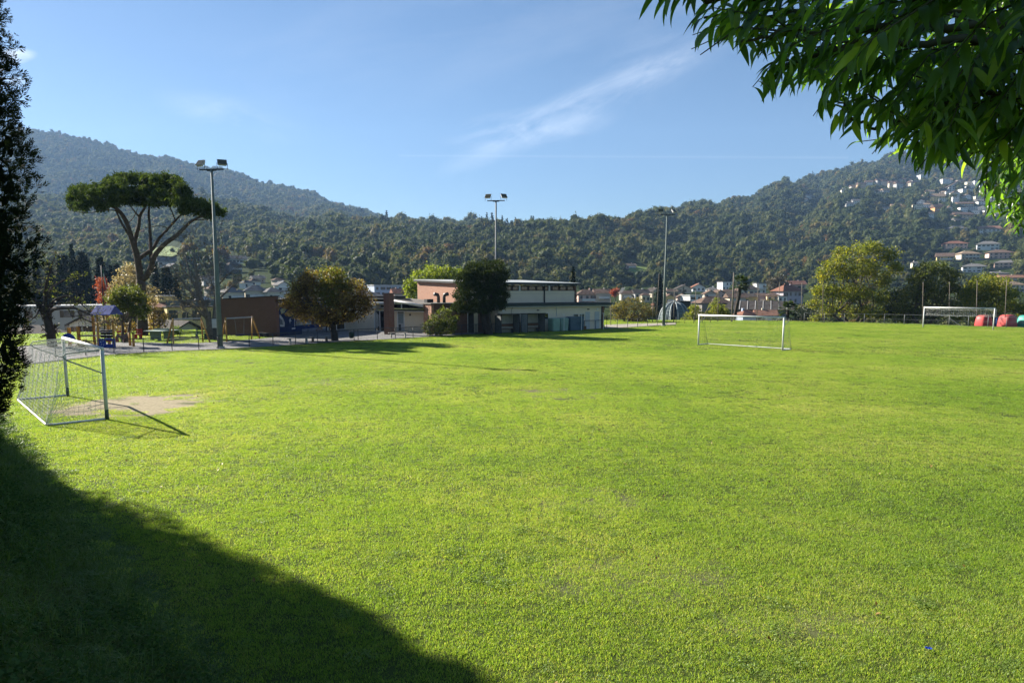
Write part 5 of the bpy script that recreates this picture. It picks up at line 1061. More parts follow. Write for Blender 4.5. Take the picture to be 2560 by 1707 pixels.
def masts():
    HOUS = mat('lamp_housing', (.55, .55, .52), .5, .1, 3); GLASS = mat('lamp_glass', (.075, .070, .035), .15, .2, 3, spec=.6)
    def mast(label, base, top, rot, r0, r1, colm):
        root = thing('light_mast', label, 'light mast', base, group='floodlight masts'); top = Vector(top); b = Vector(base); mb = MB()
        k = .55; mb.tube([b, b.lerp(top, k), b.lerp(top, k+.003), top], [r0, r0*.75, r0*.62, r1], 12); mb.build('pole', colm, root, True); mb = MB(); mb.tube([b, b+Vector((0, 0, .18))], r0*1.5, 12); mb.build('base_plate', CONC, root)
        ca, sa = math.cos(rot), math.sin(rot); ax = Vector((ca, sa, 0)); fr = Vector((sa, -ca, 0))
        mb = MB(); mb.bar(top-ax*.95, top+ax*.95, .11, .09); mb.bar(top-ax*.35-Vector((0, 0, .06)), top+ax*.35-Vector((0, 0, .06)), .10, .10); mb.build('crossarm', DARKM, root)
        for s, yaw in ((-1, -.25), (1, .55)):
            c = top+ax*s*.85+Vector((0, 0, .46)); M = Matrix.Rotation(rot+yaw, 3, 'Z')@Matrix.Rotation(-.72, 3, 'X')
            h = MB(); q = [Vector(p)*.68 for p in ((-.5, -.12, -.42), (.5, -.12, -.42), (.5, -.12, .42), (-.5, -.12, .42), (-.36, .2, -.25), (.36, .2, -.25), (.36, .2, .25), (-.36, .2, .25))]
            h.add([c+M@p for p in q], [(0, 1, 2, 3), (5, 4, 7, 6), (4, 0, 3, 7), (1, 5, 6, 2), (3, 2, 6, 7), (4, 5, 1, 0)]); lo = h.build('floodlight', HOUS, root)
            g = MB(); g.box(c+M@Vector((0, -.090, 0)), (.62, .012, .52), rot=M); g.build('lamp_glass', GLASS, lo, origin=base); g = MB()
            for e in (-.37, .37): g = MB(); g.bar(c+M@Vector((e, .02, 0)), c+M@Vector((e*.9, .02, 0))-Vector((0, 0, .45)), .03); g.build('bracket', DARKM, lo, origin=base)
    b = gnd(551, 871); mast('grey-green floodlight mast nearest, left of the brick wall', b, at(529, 424, b.y), -.12, .21, .085, GREENY)
    b = Vector(((1240-CX_)*78/(F_*CP), 78.0, 0)); mast('floodlight mast rising behind the dark thuja', b, at(1240, 502, 78), -.1, .15, .08, STEEL)
    b = gnd(1659, 814.5); mast('floodlight mast at the far corner in front of the dome', b, at(1668, 537, b.y), .15, .20, .09, GREENY)
masts()

def fences():
    # low tubular fence with chain link round the pitch
    pp = [(-30, 918), (60, 905), (140, 897), (215, 889.5), (285.5, 883.5), (359.8, 880.4), (430.6, 876.5), (497.3, 874.2), (545.6, 871.8), (623.8, 867.2), (683, 864.5), (739.5, 861.2), (794.3, 857.3), (845, 854), (895.5, 850.8), (943.5, 848.2), (988.4, 846.2), (1032.7, 843.8), (1074.6, 841.4), (1115.4, 839.2), (1154.7, 837), (1190, 835), (1225, 833.2), (1278, 830.4), (1340.5, 827.4), (1372, 826.1), (1402, 825), (1432, 824.2), (1460.7, 823.2), (1489, 822.2), (1516.7, 820.9), (1543, 819.3), (1569, 817.8), (1594, 816.4), (1619, 815), (1643, 813.5), (1667, 812.1), (1690, 810.9), (1712, 809.7), (1734, 808.7), (1755.7, 807.8), (1776, 807)]
    P = [gnd(x, y) for x, y in pp]; b0 = P[18]; root = thing('pitch_fence', 'low dark tubular fence with chain link along the near side of the building', 'fence', b0); hgt = 1.0
    pm = MB(); pm.tube([(0, 0, -.05), (0, 0, hgt+.02)], .032, 8); pmesh = pm.mesh('post', DARKM, True)
    for p in P: put('post', pmesh, root, p-b0)
    for i in range(len(P)-1):
        mb = MB(); mb.tube([P[i]+Vector((0, 0, hgt)), P[i+1]+Vector((0, 0, hgt))], .028, 6); mb.build('rail', DARKM, root)
    mb = MB()
    for i in range(0, 24):
        a, b = P[i], P[i+1]; L = (b-a).length; d = (b-a)/L; n = int(L/.085)
        for k in range(-int(.92/.085), n):       # diagonals both ways
            for s in (1, -1):
                u0, z0 = (k*.085, .05); u1, z1 = u0+.92, .97
                if u0 < 0: z0 += -u0; u0 = 0
                if u1 > L: z1 -= u1-L; u1 = L
                if z1 <= z0: continue
                if s < 0: z0, z1 = 1.02-z0, 1.02-z1
                mb.tube([a+d*u0+Vector((0, 0, z0)), a+d*u1+Vector((0, 0, z1))], .0035, 3, False)
    mb.build('chain_link', DARKM, root)
    # fence behind the far goal
    pp = [(2010, 806.5), (2060, 808), (2110, 808.8), (2160, 809.6), (2210, 810.6), (2260, 812), (2307, 813.5), (2372, 815.5), (2420, 817), (2469, 818.5), (2515, 820), (2565, 821.5), (2620, 823)]
    P = [gnd(x, y) for x, y in pp]; b0 = P[6]; root = thing('end_fence', 'pale wire fence behind the far goal', 'fence', b0); pm = MB(); pm.tube([(0, 0, -.05), (0, 0, 1.35)], .035, 8); pmesh = pm.mesh('post', STEEL, True)
    for p in P: put('post', pmesh, root, p-b0)
    for i in range(len(P)-1):
        for z in (1.32, .7, .12):
            mb = MB(); mb.tube([P[i]+Vector((0, 0, z)), P[i+1]+Vector((0, 0, z))], .010 if z < 1 else .016, 5); mb.build('wire', STEEL, root)
    mb = MB(); mb.tube([P[7]+Vector((0, 0, 1.0)), P[7]+Vector((1.0, -1.1, 0))], .03, 6); mb.build('brace', STEEL, root)
    # tall thin poles of the ball-stop net
    POLE = mat('pole_wood', (.20, .17, .13), .9, .25, 6); poles = [(1527, 748, 1527, 816, 92, .05), (1633, 728, 1631, 812, 101, .06), (1648, 684, 1640, 812, 101, .05), (1686, 726, 1684, 809, 101, .06), (1740, 725, 1737, 808, 102, .06), (1796, 727, 1794, 808, 103, .06), (1835, 682, 1829, 808, 103, .13), (1842, 712, 1842, 808, 108, .04), (1896, 708, 1891, 808, 104, .06), (1949, 706, 1944, 808, 104, .06), (2005, 708, 2003, 808, 104, .06), (2058, 712, 2056, 809, 103, .05), (2308, 706, 2306, 815, 96.5, .05), (2374, 706, 2372, 817, 95, .04), (2443, 702, 2440, 819, 93.5, .05), (2517, 700, 2511, 821, 92, .05)]
    for i, (tx, ty, bx, by, Y, r) in enumerate(poles):
        b = at(bx, by, Y); b.z = -.1; t = at(tx, ty, Y); lb = 'stout wooden pole beside the tall palm' if r > .1 else 'thin ball-stop net pole, %s from the left along the far edge' % ordinal(i)
        root = thing('net_pole', lb, 'pole', b, group='poles of the ball-stop net'); mb = MB(); mb.tube([b, t], [r, r*.75], 8); mb.build('shaft', POLE, root, True); mb = MB(); mb.tube([t, t+Vector((0, 0, .07))], r*.95, 8); mb.build('cap', STEEL, root)
        if i == 5:
            for dx, f in ((-46, .98), (-22, .55)):
                g = at(bx+dx, 808, 101); g.z = 0; mb = MB(); mb.tube([b.lerp(t, f), g], .025, 5); mb.build('guy_rope', mat('rope', (.45, .36, .18), .9, .1, 4), root)
fences()

def playground():
    def local(px, py, z=0): return gnd(px, py, z)
    # play tower
    b = local(268, 869); root = thing('play_tower', 'play tower with blue roof, steps and orange posts', 'play tower', b); s = b.y/F_
    def P(px, py, dy=0):  # point in the tower from the photo, dy metres behind the front
        q = at(px, py, b.y+dy); return q
    for (px, dy, top) in ((248, 0, 786), (286, 0, 800), (238, 1.1, 776), (272, 1.1, 776), (236, 1.9, 776), (275, 1.9, 776)):
        q = P(px, 860, dy); t = P(px, top, dy); mb = MB(); mb.box(Vector((q.x, q.y, t.z/2)), (.11, .11, t.z)); mb.build('post', YEL, root)
    r0 = P(229, 788, .8); r1 = P(277, 788, .8); zt = P(250, 771, .8).z
    for sd, (ya, yb) in enumerate(((.55, 1.5), (2.45, 1.5))):
        mb = MB(); mb.prism([Vector((r0.x-.05, b.y+ya, r0.z)), Vector((r1.x+.05, b.y+ya, r0.z)), Vector((r1.x+.0, b.y+yb, zt+.18)), Vector((r0.x+.08, b.y+yb, zt+.18))], (0, .0, .05)); mb.build('roof_panel', BLUE, root)
    for k, (py, dy) in enumerate(((838, .35), (830, .7), (825, 1.0))):
        a = P(247, py, dy); c = P(285, py, dy); mb = MB(); mb.box(((a.x+c.x)/2, a.y, a.z), (c.x-a.x, .34, .06)); mb.build('step', mat('tread', (.30, .30, .29), .7, .2, 3), root); mb = MB(); mb.box(((a.x+c.x)/2, a.y+.12, a.z-.12), (c.x-a.x-.1, .03, .16)); mb.build('riser', BLK, root)
    a = P(195, 840, .6); c = P(240, 840, .6); mb = MB(); mb.box(((a.x+c.x)/2, a.y+.5, a.z), (c.x-a.x, 1.0, .08)); mb.build('walkway', mat('walkway', (.26, .23, .2), .8, .2, 3), root)
    for (x0, x1, y0, y1, dy) in ((196, 234, 816, 838, .6), (243, 275, 801, 822, 1.95), (196, 234, 816, 838, 1.6)):
        mb = MB(); q0 = P(x0, y1, dy); q1 = P(x1, y0, dy); mb.bar((q0.x, q0.y, q1.z), (q1.x, q0.y, q1.z), .05); mb.bar((q0.x, q0.y, q0.z), (q1.x, q0.y, q0.z), .04); n = 11
        for k in range(n+1): u = q0.x+(q1.x-q0.x)*k/n; mb.bar((u, q0.y, q0.z), (u, q0.y, q1.z), .022)
        mb.build('railing', BLK, root)
    for (px, dy) in ((173.5, .6), (197, .6), (177, 1.6), (200, 1.6)):
        q = P(px, 862, dy); t = P(px, 816 if px > 180 else 819, dy); mb = MB(); mb.box(Vector((q.x, q.y, t.z/2)), (.13, .13, t.z)); mb.build('post', YEL, root)
    a = P(159, 848, .5); mb = MB(); rr = .62; mb.prism([a+Vector((rr*math.cos(t)*.95+.35, 0, rr*math.sin(t)-.15)) for t in np.linspace(0, math.pi, 13)], (0, .06, 0)); ar = mb.build('arch_panel', BLUE, root); mb = MB()
    st = []; c = a+Vector((.35, -.006, .08))
    for k in range(10): q = .17 if k % 2 == 0 else .07; st.append(c+Vector((q*math.sin(k*math.pi/5), 0, q*math.cos(k*math.pi/5))))
    mb.add(st, [tuple(range(10))]); mb.build('star', mat('star_paint', (.35, .40, .5), .5, .1, 3), ar, origin=b)
    # front blue board with a window and painted notes
    q0 = P(248.6, 869, -.25); q1 = P(288, 846, -.25); w = q1.x-q0.x; h = q1.z-q0.z; y0 = q0.y
    mb = MB()
    def bxz(x0, z0, x1, z1, th=.05): mb.box((q0.x+w*(x0+x1)/2, y0, q0.z+h*(z0+z1)/2), (w*(x1-x0), th, h*(z1-z0)))
    bxz(0, 0, .42, 1); bxz(.42, 0, .80, .38); bxz(.42, .78, .80, 1.05); bxz(.80, 0, 1, 1); fb = mb.build('front_board', BLUE, root); mb = MB(); bxz(.42, .66, .80, .78, .06); mb.build('window_trim', REDP, fb, origin=b)
    for (nx, nz, sc) in ((.11, .62, 1.0), (.26, .70, .7), (.14, .30, .6), (.27, .28, .6)):
        mb = MB(); c = Vector((q0.x+w*nx, y0-.03, q0.z+h*nz)); e = [c+Vector((.055*sc*math.cos(t), 0, .04*sc*math.sin(t))) for t in np.linspace(0, 6.283, 9)[:-1]]; mb.add(e, [tuple(range(8))]); mb.box(c+Vector((.045*sc, 0, .12*sc)), (.018*sc, .004, .24*sc)); mb.box(c+Vector((.08*sc, 0, .22*sc)), (.08*sc, .004, .035*sc)); mb.build('painted_note', mat('note_paint', (.45, .55, .68), .5, .1, 3), fb, origin=b)
    mb = MB(); q = P(255, 856, .9); mb.box(q, (.34, .05, .42)); mb.build('red_panel', REDP, root)
    mb = MB(); q0 = P(238, 796, .9); q1 = P(244, 866, .3); mb.bar(P(237, 800, 1.1), P(247, 812, .2), .06, .10); mb.bar(P(241, 812, .8), P(245, 868, .3), .09, .05); mb.build('climbing_pole', mat('stripe', (.55, .40, .36), .6, .35, 12), root)
    # two low posts, spring rocker, red benches
    for i, (tx, ty, bx, by) in enumerate(((323, 831, 326, 865), (333, 833, 334, 867))):
        b = local(bx, by); t = at(tx, ty, b.y); r = thing('balance_post', ('left' if i == 0 else 'right')+' short orange post of the pair right of the play tower', 'post', b, group='short orange posts'); mb = MB(); mb.tube([b, t], .10, 10); mb.build('shaft', YEL, r, True); mb = MB(); mb.tube([t, t+Vector((0, 0, .03))], .105, 10); mb.build('cap', BLK, r)
    b = local(305, 857); r = thing('spring_rocker', 'dark spring rocking animal right of the play tower', 'spring rider', b); mb = MB()
    mb.tube([b+Vector((.12*math.cos(t), .12*math.sin(t), .05+t*.012)) for t in np.linspace(0, 31, 60)], .018, 5); mb.build('spring', BLK, r); o_ = b+Vector((0, 0, .45)); mb = MB(); mb.prism([o_+Vector(p) for p in ((-.5, 0, .05), (-.35, 0, -.05), (.3, 0, -.05), (.45, 0, .1), (.6, 0, .35), (.45, 0, .42), (.3, 0, .2), (-.2, 0, .18), (-.4, 0, .3))], (0, .10, 0)); mb.build('body', mat('rocker', (.10, .09, .09), .5, .3, 3), r); mb = MB(); mb.bar(o_+Vector((.3, -.18, .22)), o_+Vector((.3, .28, .22)), .03); mb.build('handle', BLK, r)
    def bench(label, px0, px1, py, zt, m, lm, back=False, legs=2, dep=.42, yaw=0, name='bench'):
        b = local((px0+px1)/2, py); r = thing(name, label, 'bench', b); L = (px1-px0)*b.y/F_; e = Vector((math.cos(yaw), math.sin(yaw), 0)); n = Vector((-e.y, e.x, 0))
        for k in range(2): mb = MB(); mb.bar(b-e*L/2+n*(dep*(k-.5)*.5)+Vector((0, 0, zt)), b+e*L/2+n*(dep*(k-.5)*.5)+Vector((0, 0, zt)), dep*.46, .05); mb.build('plank', m, r)
        for k in range(legs):
            c = b+e*(L*(-.36+.72*k/max(1, legs-1))); mb = MB(); mb.prism([c+n*p[0]+Vector((0, 0, p[1]))-e*.05 for p in ((-dep*.42, 0), (-dep*.2, 0), (-dep*.1, zt*.55), (dep*.1, zt*.55), (dep*.2, 0), (dep*.42, 0), (dep*.36, zt-.02), (-dep*.36, zt-.02))], e*.10); mb.build('leg', lm, r)
        if back:
            for k in range(2): z = zt+.2+.2*k; mb = MB(); mb.bar(b-e*L/2+n*(dep*.55)+Vector((0, 0, z)), b+e*L/2+n*(dep*.55)+Vector((0, 0, z)), .04, .13); mb.build('back_plank', m, r)
            for u in (-.4, .4): mb = MB(); mb.bar(b+e*L*u+n*dep*.5+Vector((0, 0, 0)), b+e*L*u+n*dep*.6+Vector((0, 0, zt+.52)), .05); mb.build('back_post', lm, r)
    bench('red bench with backrest beside the pine trunk', 338, 354, 848, .45, REDP, REDP, True); bench('red bench behind the spring rider', 290, 314, 855, .45, REDP, REDP, True)
    bench('green bench with backrest behind the first swing', 488, 518, 847, .45, mat('bench_green', (.05, .13, .11), .6, .2, 3), mat('bench_green_leg', (.04, .09, .08), .6, .2, 3), True)
    bench('long grey plank bench inside the fence left of the autumn tree', 717, 775, 860.5, .50, PLANK, CONC, legs=2, yaw=.62); bench('low grey plank bench beside the trunk of the autumn tree', 775, 824, 856, .50, PLANK, BLK, legs=2, yaw=.62); bench('grey plank bench in front of the brick pier', 971, 1020, 845, .50, PLANK, CONC, legs=2, yaw=.35)
    bench('dark bench at the foot of the brick wall behind the nest swing', 642, 678, 843, .42, BLK, BLK, yaw=-.7)
    # table tennis table
    b = local(386, 851); r = thing('table_tennis_table', 'grey-green concrete table tennis table on the lawn', 'table', b); GC = mat('table_concrete', (.20, .25, .22), .85, .15, 4); e = Vector((.96, -.28, 0)); n = Vector((.28, .96, 0)); zt = .80
    mb = MB(); mb.prism([b-e*.85-n*.3+Vector((0, 0, zt)), b+e*.85-n*.3+Vector((0, 0, zt)), b+e*.85+n*2.2+Vector((0, 0, zt)), b-e*.85+n*2.2+Vector((0, 0, zt))], (0, 0, .07)); mb.build('table_top', mat('table_top', (.34, .42, .38), .6, .1, 3), r); mb = MB(); mb.bar(b-e*.85+n*.95+Vector((0, 0, zt+.15)), b+e*.85+n*.95+Vector((0, 0, zt+.15)), .04, .16); mb.build('net_plate', GC, r)
    for v in (.1, 1.7): mb = MB(); mb.prism([b+n*v+e*p[0]+Vector((0, 0, p[1])) for p in ((-.62, 0), (-.3, 0), (-.25, .1), (.25, .1), (.3, 0), (.62, 0), (.50, .2), (.58, .78), (-.58, .78), (-.50, .2))], n*.16); mb.build('leg', GC, r)
    # swings
    def swing(label, La, Lb, Ra, Rb, tl, tr, seat):
        a0, a1, c0, c1 = local(*La), local(*Lb), local(*Ra), local(*Rb); ml = (a0+a1)/2; mr = (c0+c1)/2; h = 2.25
        TL = at(tl[0], tl[1], ml.y); TR = at(tr[0], tr[1], mr.y); h = (TL.z+TR.z)/2; TL.z = TR.z = h
        r = thing('swing', label, 'swing', (ml+mr)/2, group='swings')
        for T, q in ((TL, a0), (TL, a1), (TR, c0), (TR, c1)): mb = MB(); mb.tube([q-Vector((0, 0, .05)), T+(T-q).normalized()*.08], .065, 9); mb.build('leg', YEL, r, True)
        mb = MB(); mb.tube([TL, TR], .06, 10); mb.build('beam', mat('swing_beam', (.36, .36, .35), .5, .1, 3), r, True); e = (TR-TL).normalized(); c = (TL+TR)/2
        if seat:
            c = Vector((c.x, c.y, .48)); mb = MB()
            mb.lathe([(.02, -.10), (.3, -.08), (.44, -.02), (.48, .03), (.46, .05), (.40, .02), (.25, -.03), (.02, -.05)], 20, c); mb.build('nest_seat', mat('nest_blue', (.02, .035, .12), .7, .2, 4), r, True)
            for s in (-1, 1): mb = MB(); mb.tube([c+e*.45*s+Vector((0, -.1, .04)), c+e*.62*s+Vector((0, 0, h-.50))], .014, 5); mb.tube([c+e*.45*s+Vector((0, .1, .04)), c+e*.62*s+Vector((0, 0, h-.50))], .014, 5); mb.build('rope', mat('swing_rope', (.25, .22, .18), .8, .1, 4), r)
        else:
            for f in (-.22, .22):
                k = c+e*(TR-TL).length*f*1.0
                for s in (-1, 1): mb = MB(); mb.tube([k+e*.2*s, Vector((k.x, k.y, .5))+e*.2*s], .008, 4); mb.build('chain', STEEL, r)
                mb = MB(); mb.box((k.x, k.y, .49), (.46, .2, .05), math.atan2(e.y, e.x)); mb.build('swing_seat', BLK, r)
    swing('orange-legged swing frame beside the table tennis table', (417, 859), (434, 861), (507.5, 855), (526, 857), (432, 797), (503, 797), False)
    swing('orange-legged swing with a round blue nest seat by the brick wall', (553, 853), (567, 855), (629, 848.5), (650, 847), (564, 795), (631, 794), True)
    # flagpole with a limp flag
    b = at(264, 866, 64); b.z = 0; t = at(253, 664, 64); r = thing('flagpole', 'thin dark flagpole with a limp tricolour flag', 'flagpole', b); mb = MB(); mb.tube([b, t], [.06, .035], 8); mb.build('pole', BLK, r, True)
    d = (t-b).normalized()
    for k, col in enumerate(((.02, .16, .05), (.5, .5, .48), (.38, .03, .03))):
        mb = MB(); q = b+d*((t-b).length*.97)
        def pt(u, v): return q+Vector((.05+.30*u-.10*v*u+.12*v, .06*math.sin(u*7+v*5), -.0-1.35*v*.9-u*1.0))
        rows = [[pt(k/3+u/9, v) for v in np.linspace(0, 1, 8)] for u in range(4)]
        for i in range(3):
            for j in range(7): mb.add([rows[i][j], rows[i+1][j], rows[i+1][j+1], rows[i][j+1]], [(0, 1, 2, 3)])
        mb.build('flag_stripe', mat('flag_%d' % k, col, .8, .15, 3), r)
    # cabinet, litter bin
    b = local(541, 850); r = thing('electric_cabinet', 'pale electric cabinet on a dark pedestal beside the nearest mast', 'cabinet', b); mb = MB(); mb.box(b+Vector((0, 0, .55)), (.42, .35, 1.1)); mb.build('pedestal', DARKM, r); mb = MB(); mb.box(b+Vector((0, 0, 1.5)), (.50, .40, .8)); cb = mb.build('box', mat('cabinet_grey', (.45, .47, .47), .5, .1, 3), r); mb = MB(); mb.box(b+Vector((0, -.205, 1.5)), (.40, .012, .7)); mb.build('door', mat('cabinet_door', (.50, .52, .52), .5, .1, 3), cb, origin=b)
    b = local(882, 851.5); r = thing('litter_bin', 'dark green litter bin on a post in front of the white wall', 'litter bin', b); mb = MB(); mb.tube([b+Vector((.12, 0, 0)), b+Vector((.12, 0, .98))], .03, 8); mb.build('post', BLK, r); mb = MB(); mb.lathe([(.02, .16), (.15, .17), (.20, .3), (.21, .65), (.19, .72), (.02, .72)], 14, b+Vector((-.12, 0, .05))); mb.build('bin_body', mat('bin_green', (.03, .05, .045), .6, .2, 3), r, True); mb = MB(); mb.box(b+Vector((-.12, 0, .86)), (.34, .3, .06)); mb.build('bin_lid', STEEL, r)
playground()

def dugouts():
    SH = mat('shelter_sheet', (.16, .17, .17), .5, .2, 2); BACKP = mat('shelter_back', (.30, .29, .24), .6, .15, 1.5); fr = mat('shelter_frame', (.03, .035, .04), .5, .2, 4)
    for i, (pl, pr_, lb) in enumerate(((1226, 1266, 'left open-fronted team shelter with a bench against the changing rooms'), (1290, 1331, 'right open-fronted team shelter with a pale ribbed side panel'))):
        b = S0+ES*US(pl)-ET*2.1; e = ES; n = ET; L = 2.3; D = 1.15; Hh = 2.0; r = thing('team_shelter', lb, 'shelter', b, group='team shelters'); Z = Vector((0, 0, 1))
        mb = MB()
        for u in (0, L):
            for v in (0, D): mb.bar(b+e*u+n*v, b+e*u+n*v+Z*Hh, .06)
        for z in (Hh, .95): mb.bar(b+n*D+Z*z, b+e*L+n*D+Z*z, .05)
        mb.bar(b+Z*Hh, b+e*L+Z*Hh, .06); mb.build('frame', fr, r)
        mb = MB(); mb.prism([b-e*.1-n*.15+Z*(Hh+.02), b+e*(L+.1)-n*.15+Z*(Hh+.02), b+e*(L+.1)+n*(D+.1)+Z*(Hh-.06), b-e*.1+n*(D+.1)+Z*(Hh-.06)], Z*.05); mb.build('roof', fr, r)
        for u, m in ((0, SH if i == 0 else mat('ribbed_panel', (.42, .44, .43), .5, .2, 2)), (L, SH)): mb = MB(); mb.prism([b+e*u+n*.04+Z*.06, b+e*u+n*(D-.03)+Z*.06, b+e*u+n*(D-.03)+Z*(Hh-.04), b+e*u+n*.04+Z*(Hh-.04)], e*.02); mb.build('side_panel', m, r)
        for k in range(4): u0 = .04+(L-.08)*k/4; mb = MB(); mb.prism([b+e*u0+n*D+Z*.06, b+e*(u0+(L-.08)/4-.02)+n*D+Z*.06, b+e*(u0+(L-.08)/4-.02)+n*D+Z*(Hh-.05), b+e*u0+n*D+Z*(Hh-.05)], n*.02); mb.build('back_panel', BACKP, r)
        mb = MB(); mb.bar(b+e*.1+n*(D-.35)+Z*.46, b+e*(L-.1)+n*(D-.35)+Z*.46, .34, .05); mb.build('bench_seat', mat('shelter_bench', (.13, .065, .04), .7, .2, 3), r); mb = MB(); mb.bar(b+e*.1+n*(D-.10)+Z*.82, b+e*(L-.1)+n*(D-.10)+Z*.82, .03, .24); mb.build('bench_back', mat('shelter_bench', (.13, .065, .04)), r)
        for u in (.4, L-.4): mb = MB(); mb.bar(b+e*u+n*(D-.35), b+e*u+n*(D-.35)+Z*.44, .05, .25); mb.build('bench_leg', fr, r)
    # containers along the wall
    def container(label, pa, pb, h, col, taper):
        c = S0+ES*(US(pa)+US(pb))/2-ET*1.25; w = US(pb)-US(pa); r = thing('container', label, 'container', c, group='plastic containers by the changing rooms'); m = mat('plastic_%s' % label.split()[0], col, .45, .12, 2); hw = w/2*.97; hd = .5
        def ring(z, k, bev): 
            out = []
            for (sx, sy) in ((-1, -1), (1, -1), (1, 1), (-1, 1)):
                for (bx, by) in (((bev, 0), (0, bev)) if sx*sy < 0 else ((0, bev), (bev, 0))): out.append(c+ES*(sx*(hw*k-bx))+ET*(sy*(hd*k-by))+Vector((0, 0, z)))
            return out
        def loft(rings): 
            mb = MB(); n = 8; vs = sum(rings, []); fs = [(i*n+k, i*n+(k+1) % n, (i+1)*n+(k+1) % n, (i+1)*n+k) for i in range(len(rings)-1) for k in range(n)]+[tuple(range((len(rings)-1)*n, len(rings)*n)), tuple(reversed(range(n)))]; return mb.add(vs, fs)
        loft([ring(.05, taper, .1), ring(h*.52, 1, .1), ring(h*.55, 1.03, .1), ring(h*.58, 1, .1), ring(h*.86, 1, .1)]).build('body', m, r); loft([ring(h*.862, 1.04, .1), ring(h*.95, 1.02, .14), ring(h, .9, .2)]).build('lid', m, r)
        for s in (-.7, .7): mb = MB(); mb.box(c+ES*hw*s-ET*.3+Vector((0, 0, .03)), (.12, .2, .06), math.atan2(ES.y, ES.x)); mb.build('foot', BLK, r)
    container('green translucent plastic container nearest the shelters', 1357, 1376, 1.45, (.20, .32, .25), .94); container('green-grey plastic container touching the blue one', 1377, 1397, 1.45, (.19, .29, .24), .94); container('blue large plastic container by the barred windows', 1399, 1435, 1.55, (.06, .105, .135), .96)
    for i, px in enumerate((1382, 1425, 1479)): b = S0+ES*US(px)-ET*1.9; r = thing('slim_post', 'slim white post, %s from the left in front of the changing rooms' % ordinal(i), 'post', b, group='slim white posts'); mb = MB(); mb.tube([b, b+Vector((0, 0, 1.9))], .025, 7); mb.build('shaft', WHITE, r); mb = MB(); mb.tube([b+Vector((0, 0, 1.86)), b+Vector((0, 0, 1.86))-ES*.25], .02, 6); mb.build('hook', WHITE, r)
    b = S0+ES*US(1453)-ET*.4; r = thing('wooden_crate', 'small brown crate on the ground below the barred windows', 'crate', b); 
    for k in range(4): mb = MB(); mb.box(b+Vector((0, -.16, .06+.1*k)), (.45, .03, .08), math.atan2(ES.y, ES.x)); mb.build('slat', YEL if k < 0 else WOODB, r)
    mb = MB(); mb.box(b+Vector((0, .02, .2)), (.42, .3, .38), math.atan2(ES.y, ES.x)); mb.build('box', WOODB, r)
WOODB = mat('crate_wood', (.14, .08, .045), .8, .3, 5)
dugouts()

def recycling():
    for (x0, x1, yt, yb, col, lb) in ((2441, 2474.5, 787, 815, (.50, .075, .07), 'red bell-shaped recycling container behind the far goal'), (2498, 2536, 786, 817, (.52, .10, .09), 'red bell-shaped recycling container right of the far goal'), (2546, 2586, 787, 818.5, (.06, .30, .25), 'green bell-shaped recycling container at the right edge')):
        Y = 92.5; c = at((x0+x1)/2, yb, Y); w = (x1-x0)*Y/F_/2; h = (yb-yt)*Y/F_; r = thing('recycling_bell', lb, 'recycling container', c, .35, 'recycling bells'); m = mat('bell_%.2f' % col[0], col, .45, .10, 2, dirt=tuple(q*.6 for q in col), dirt_amt=.4)
        def ring(z, k): return [(math.copysign(abs(math.cos(t))**.55, math.cos(t))*w*k, math.copysign(abs(math.sin(t))**.55, math.sin(t))*w*k*.92, z) for t in np.linspace(0, 6.2832, 25)[:-1]]
        rings = [ring(0.03, 1.0), ring(h*.06, 1.02), ring(h*.55, .93), ring(h*.78, .86), ring(h*.90, .74), ring(h*.96, .52), ring(h*.97, .2)]; mb = MB(); n = 24
        mb.add([Vector(p) for p in sum(rings, [])], [(i*n+k, i*n+(k+1) % n, (i+1)*n+(k+1) % n, (i+1)*n+k) for i in range(6) for k in range(n)]+[tuple(range(6*n, 7*n))]); put('shell', mb.mesh('shell', m, True), r)
        mb = MB(); mb.tube([(-.16, 0, h*.96), (-.12, 0, h*1.03), (.12, 0, h*1.03), (.16, 0, h*.96)], .03, 6); put('lifting_eye', mb.mesh('lifting_eye', DARKM), r)
        mb = MB(); mb.tube([(w*.45, -w*.72, h*.82), (w*.50, -w*.84, h*.80)], .10, 12); put('throw_hole', mb.mesh('throw_hole', BLK), r); mb = MB(); mb.tube([(-w*.62, -w*.90, .02), (-w*.62, -w*.98, h*.16), (-w*.05, -w*.98, h*.16)], .022, 6); put('foot_bar', mb.mesh('foot_bar', DARKM), r)
    for i, (x0, x1) in enumerate(((2487, 2497.5), (2538, 2548))):
        c = at((x0+x1)/2, 816+1.5*i, 94.5); w = (x1-x0)*94.5/F_; r = thing('wheeled_bin', ('dark blue wheeled bin between the two red containers', 'dark blue wheeled bin left of the green container')[i], 'bin', c, group='blue wheeled bins'); m = mat('bin_blue', (.012, .05, .16), .45, .12, 2)
        mb = MB(); q = w*.5; mb.add([Vector(p) for p in ((-q*.8, -q*.8, .08), (q*.8, -q*.8, .08), (q*.8, q*.8, .08), (-q*.8, q*.8, .08), (-q, -q, 1.0), (q, -q, 1.0), (q, q, 1.0), (-q, q, 1.0))], [(3, 2, 1, 0), (4, 5, 6, 7), (0, 1, 5, 4), (1, 2, 6, 5), (2, 3, 7, 6), (3, 0, 4, 7)]); put('body', mb.mesh('body', m), r); mb = MB(); mb.prism([Vector(p) for p in ((-q*1.05, -q*1.1, 1.0), (q*1.05, -q*1.1, 1.0), (q*1.05, q*1.05, 1.10), (-q*1.05, q*1.05, 1.10))], (0, 0, .04)); put('lid', mb.mesh('lid', m), r); mb = MB(); mb.tube([(-q, q*.7, .09), (q, q*.7, .09)], .09, 10); put('wheels', mb.mesh('wheels', BLK), r)
recycling()
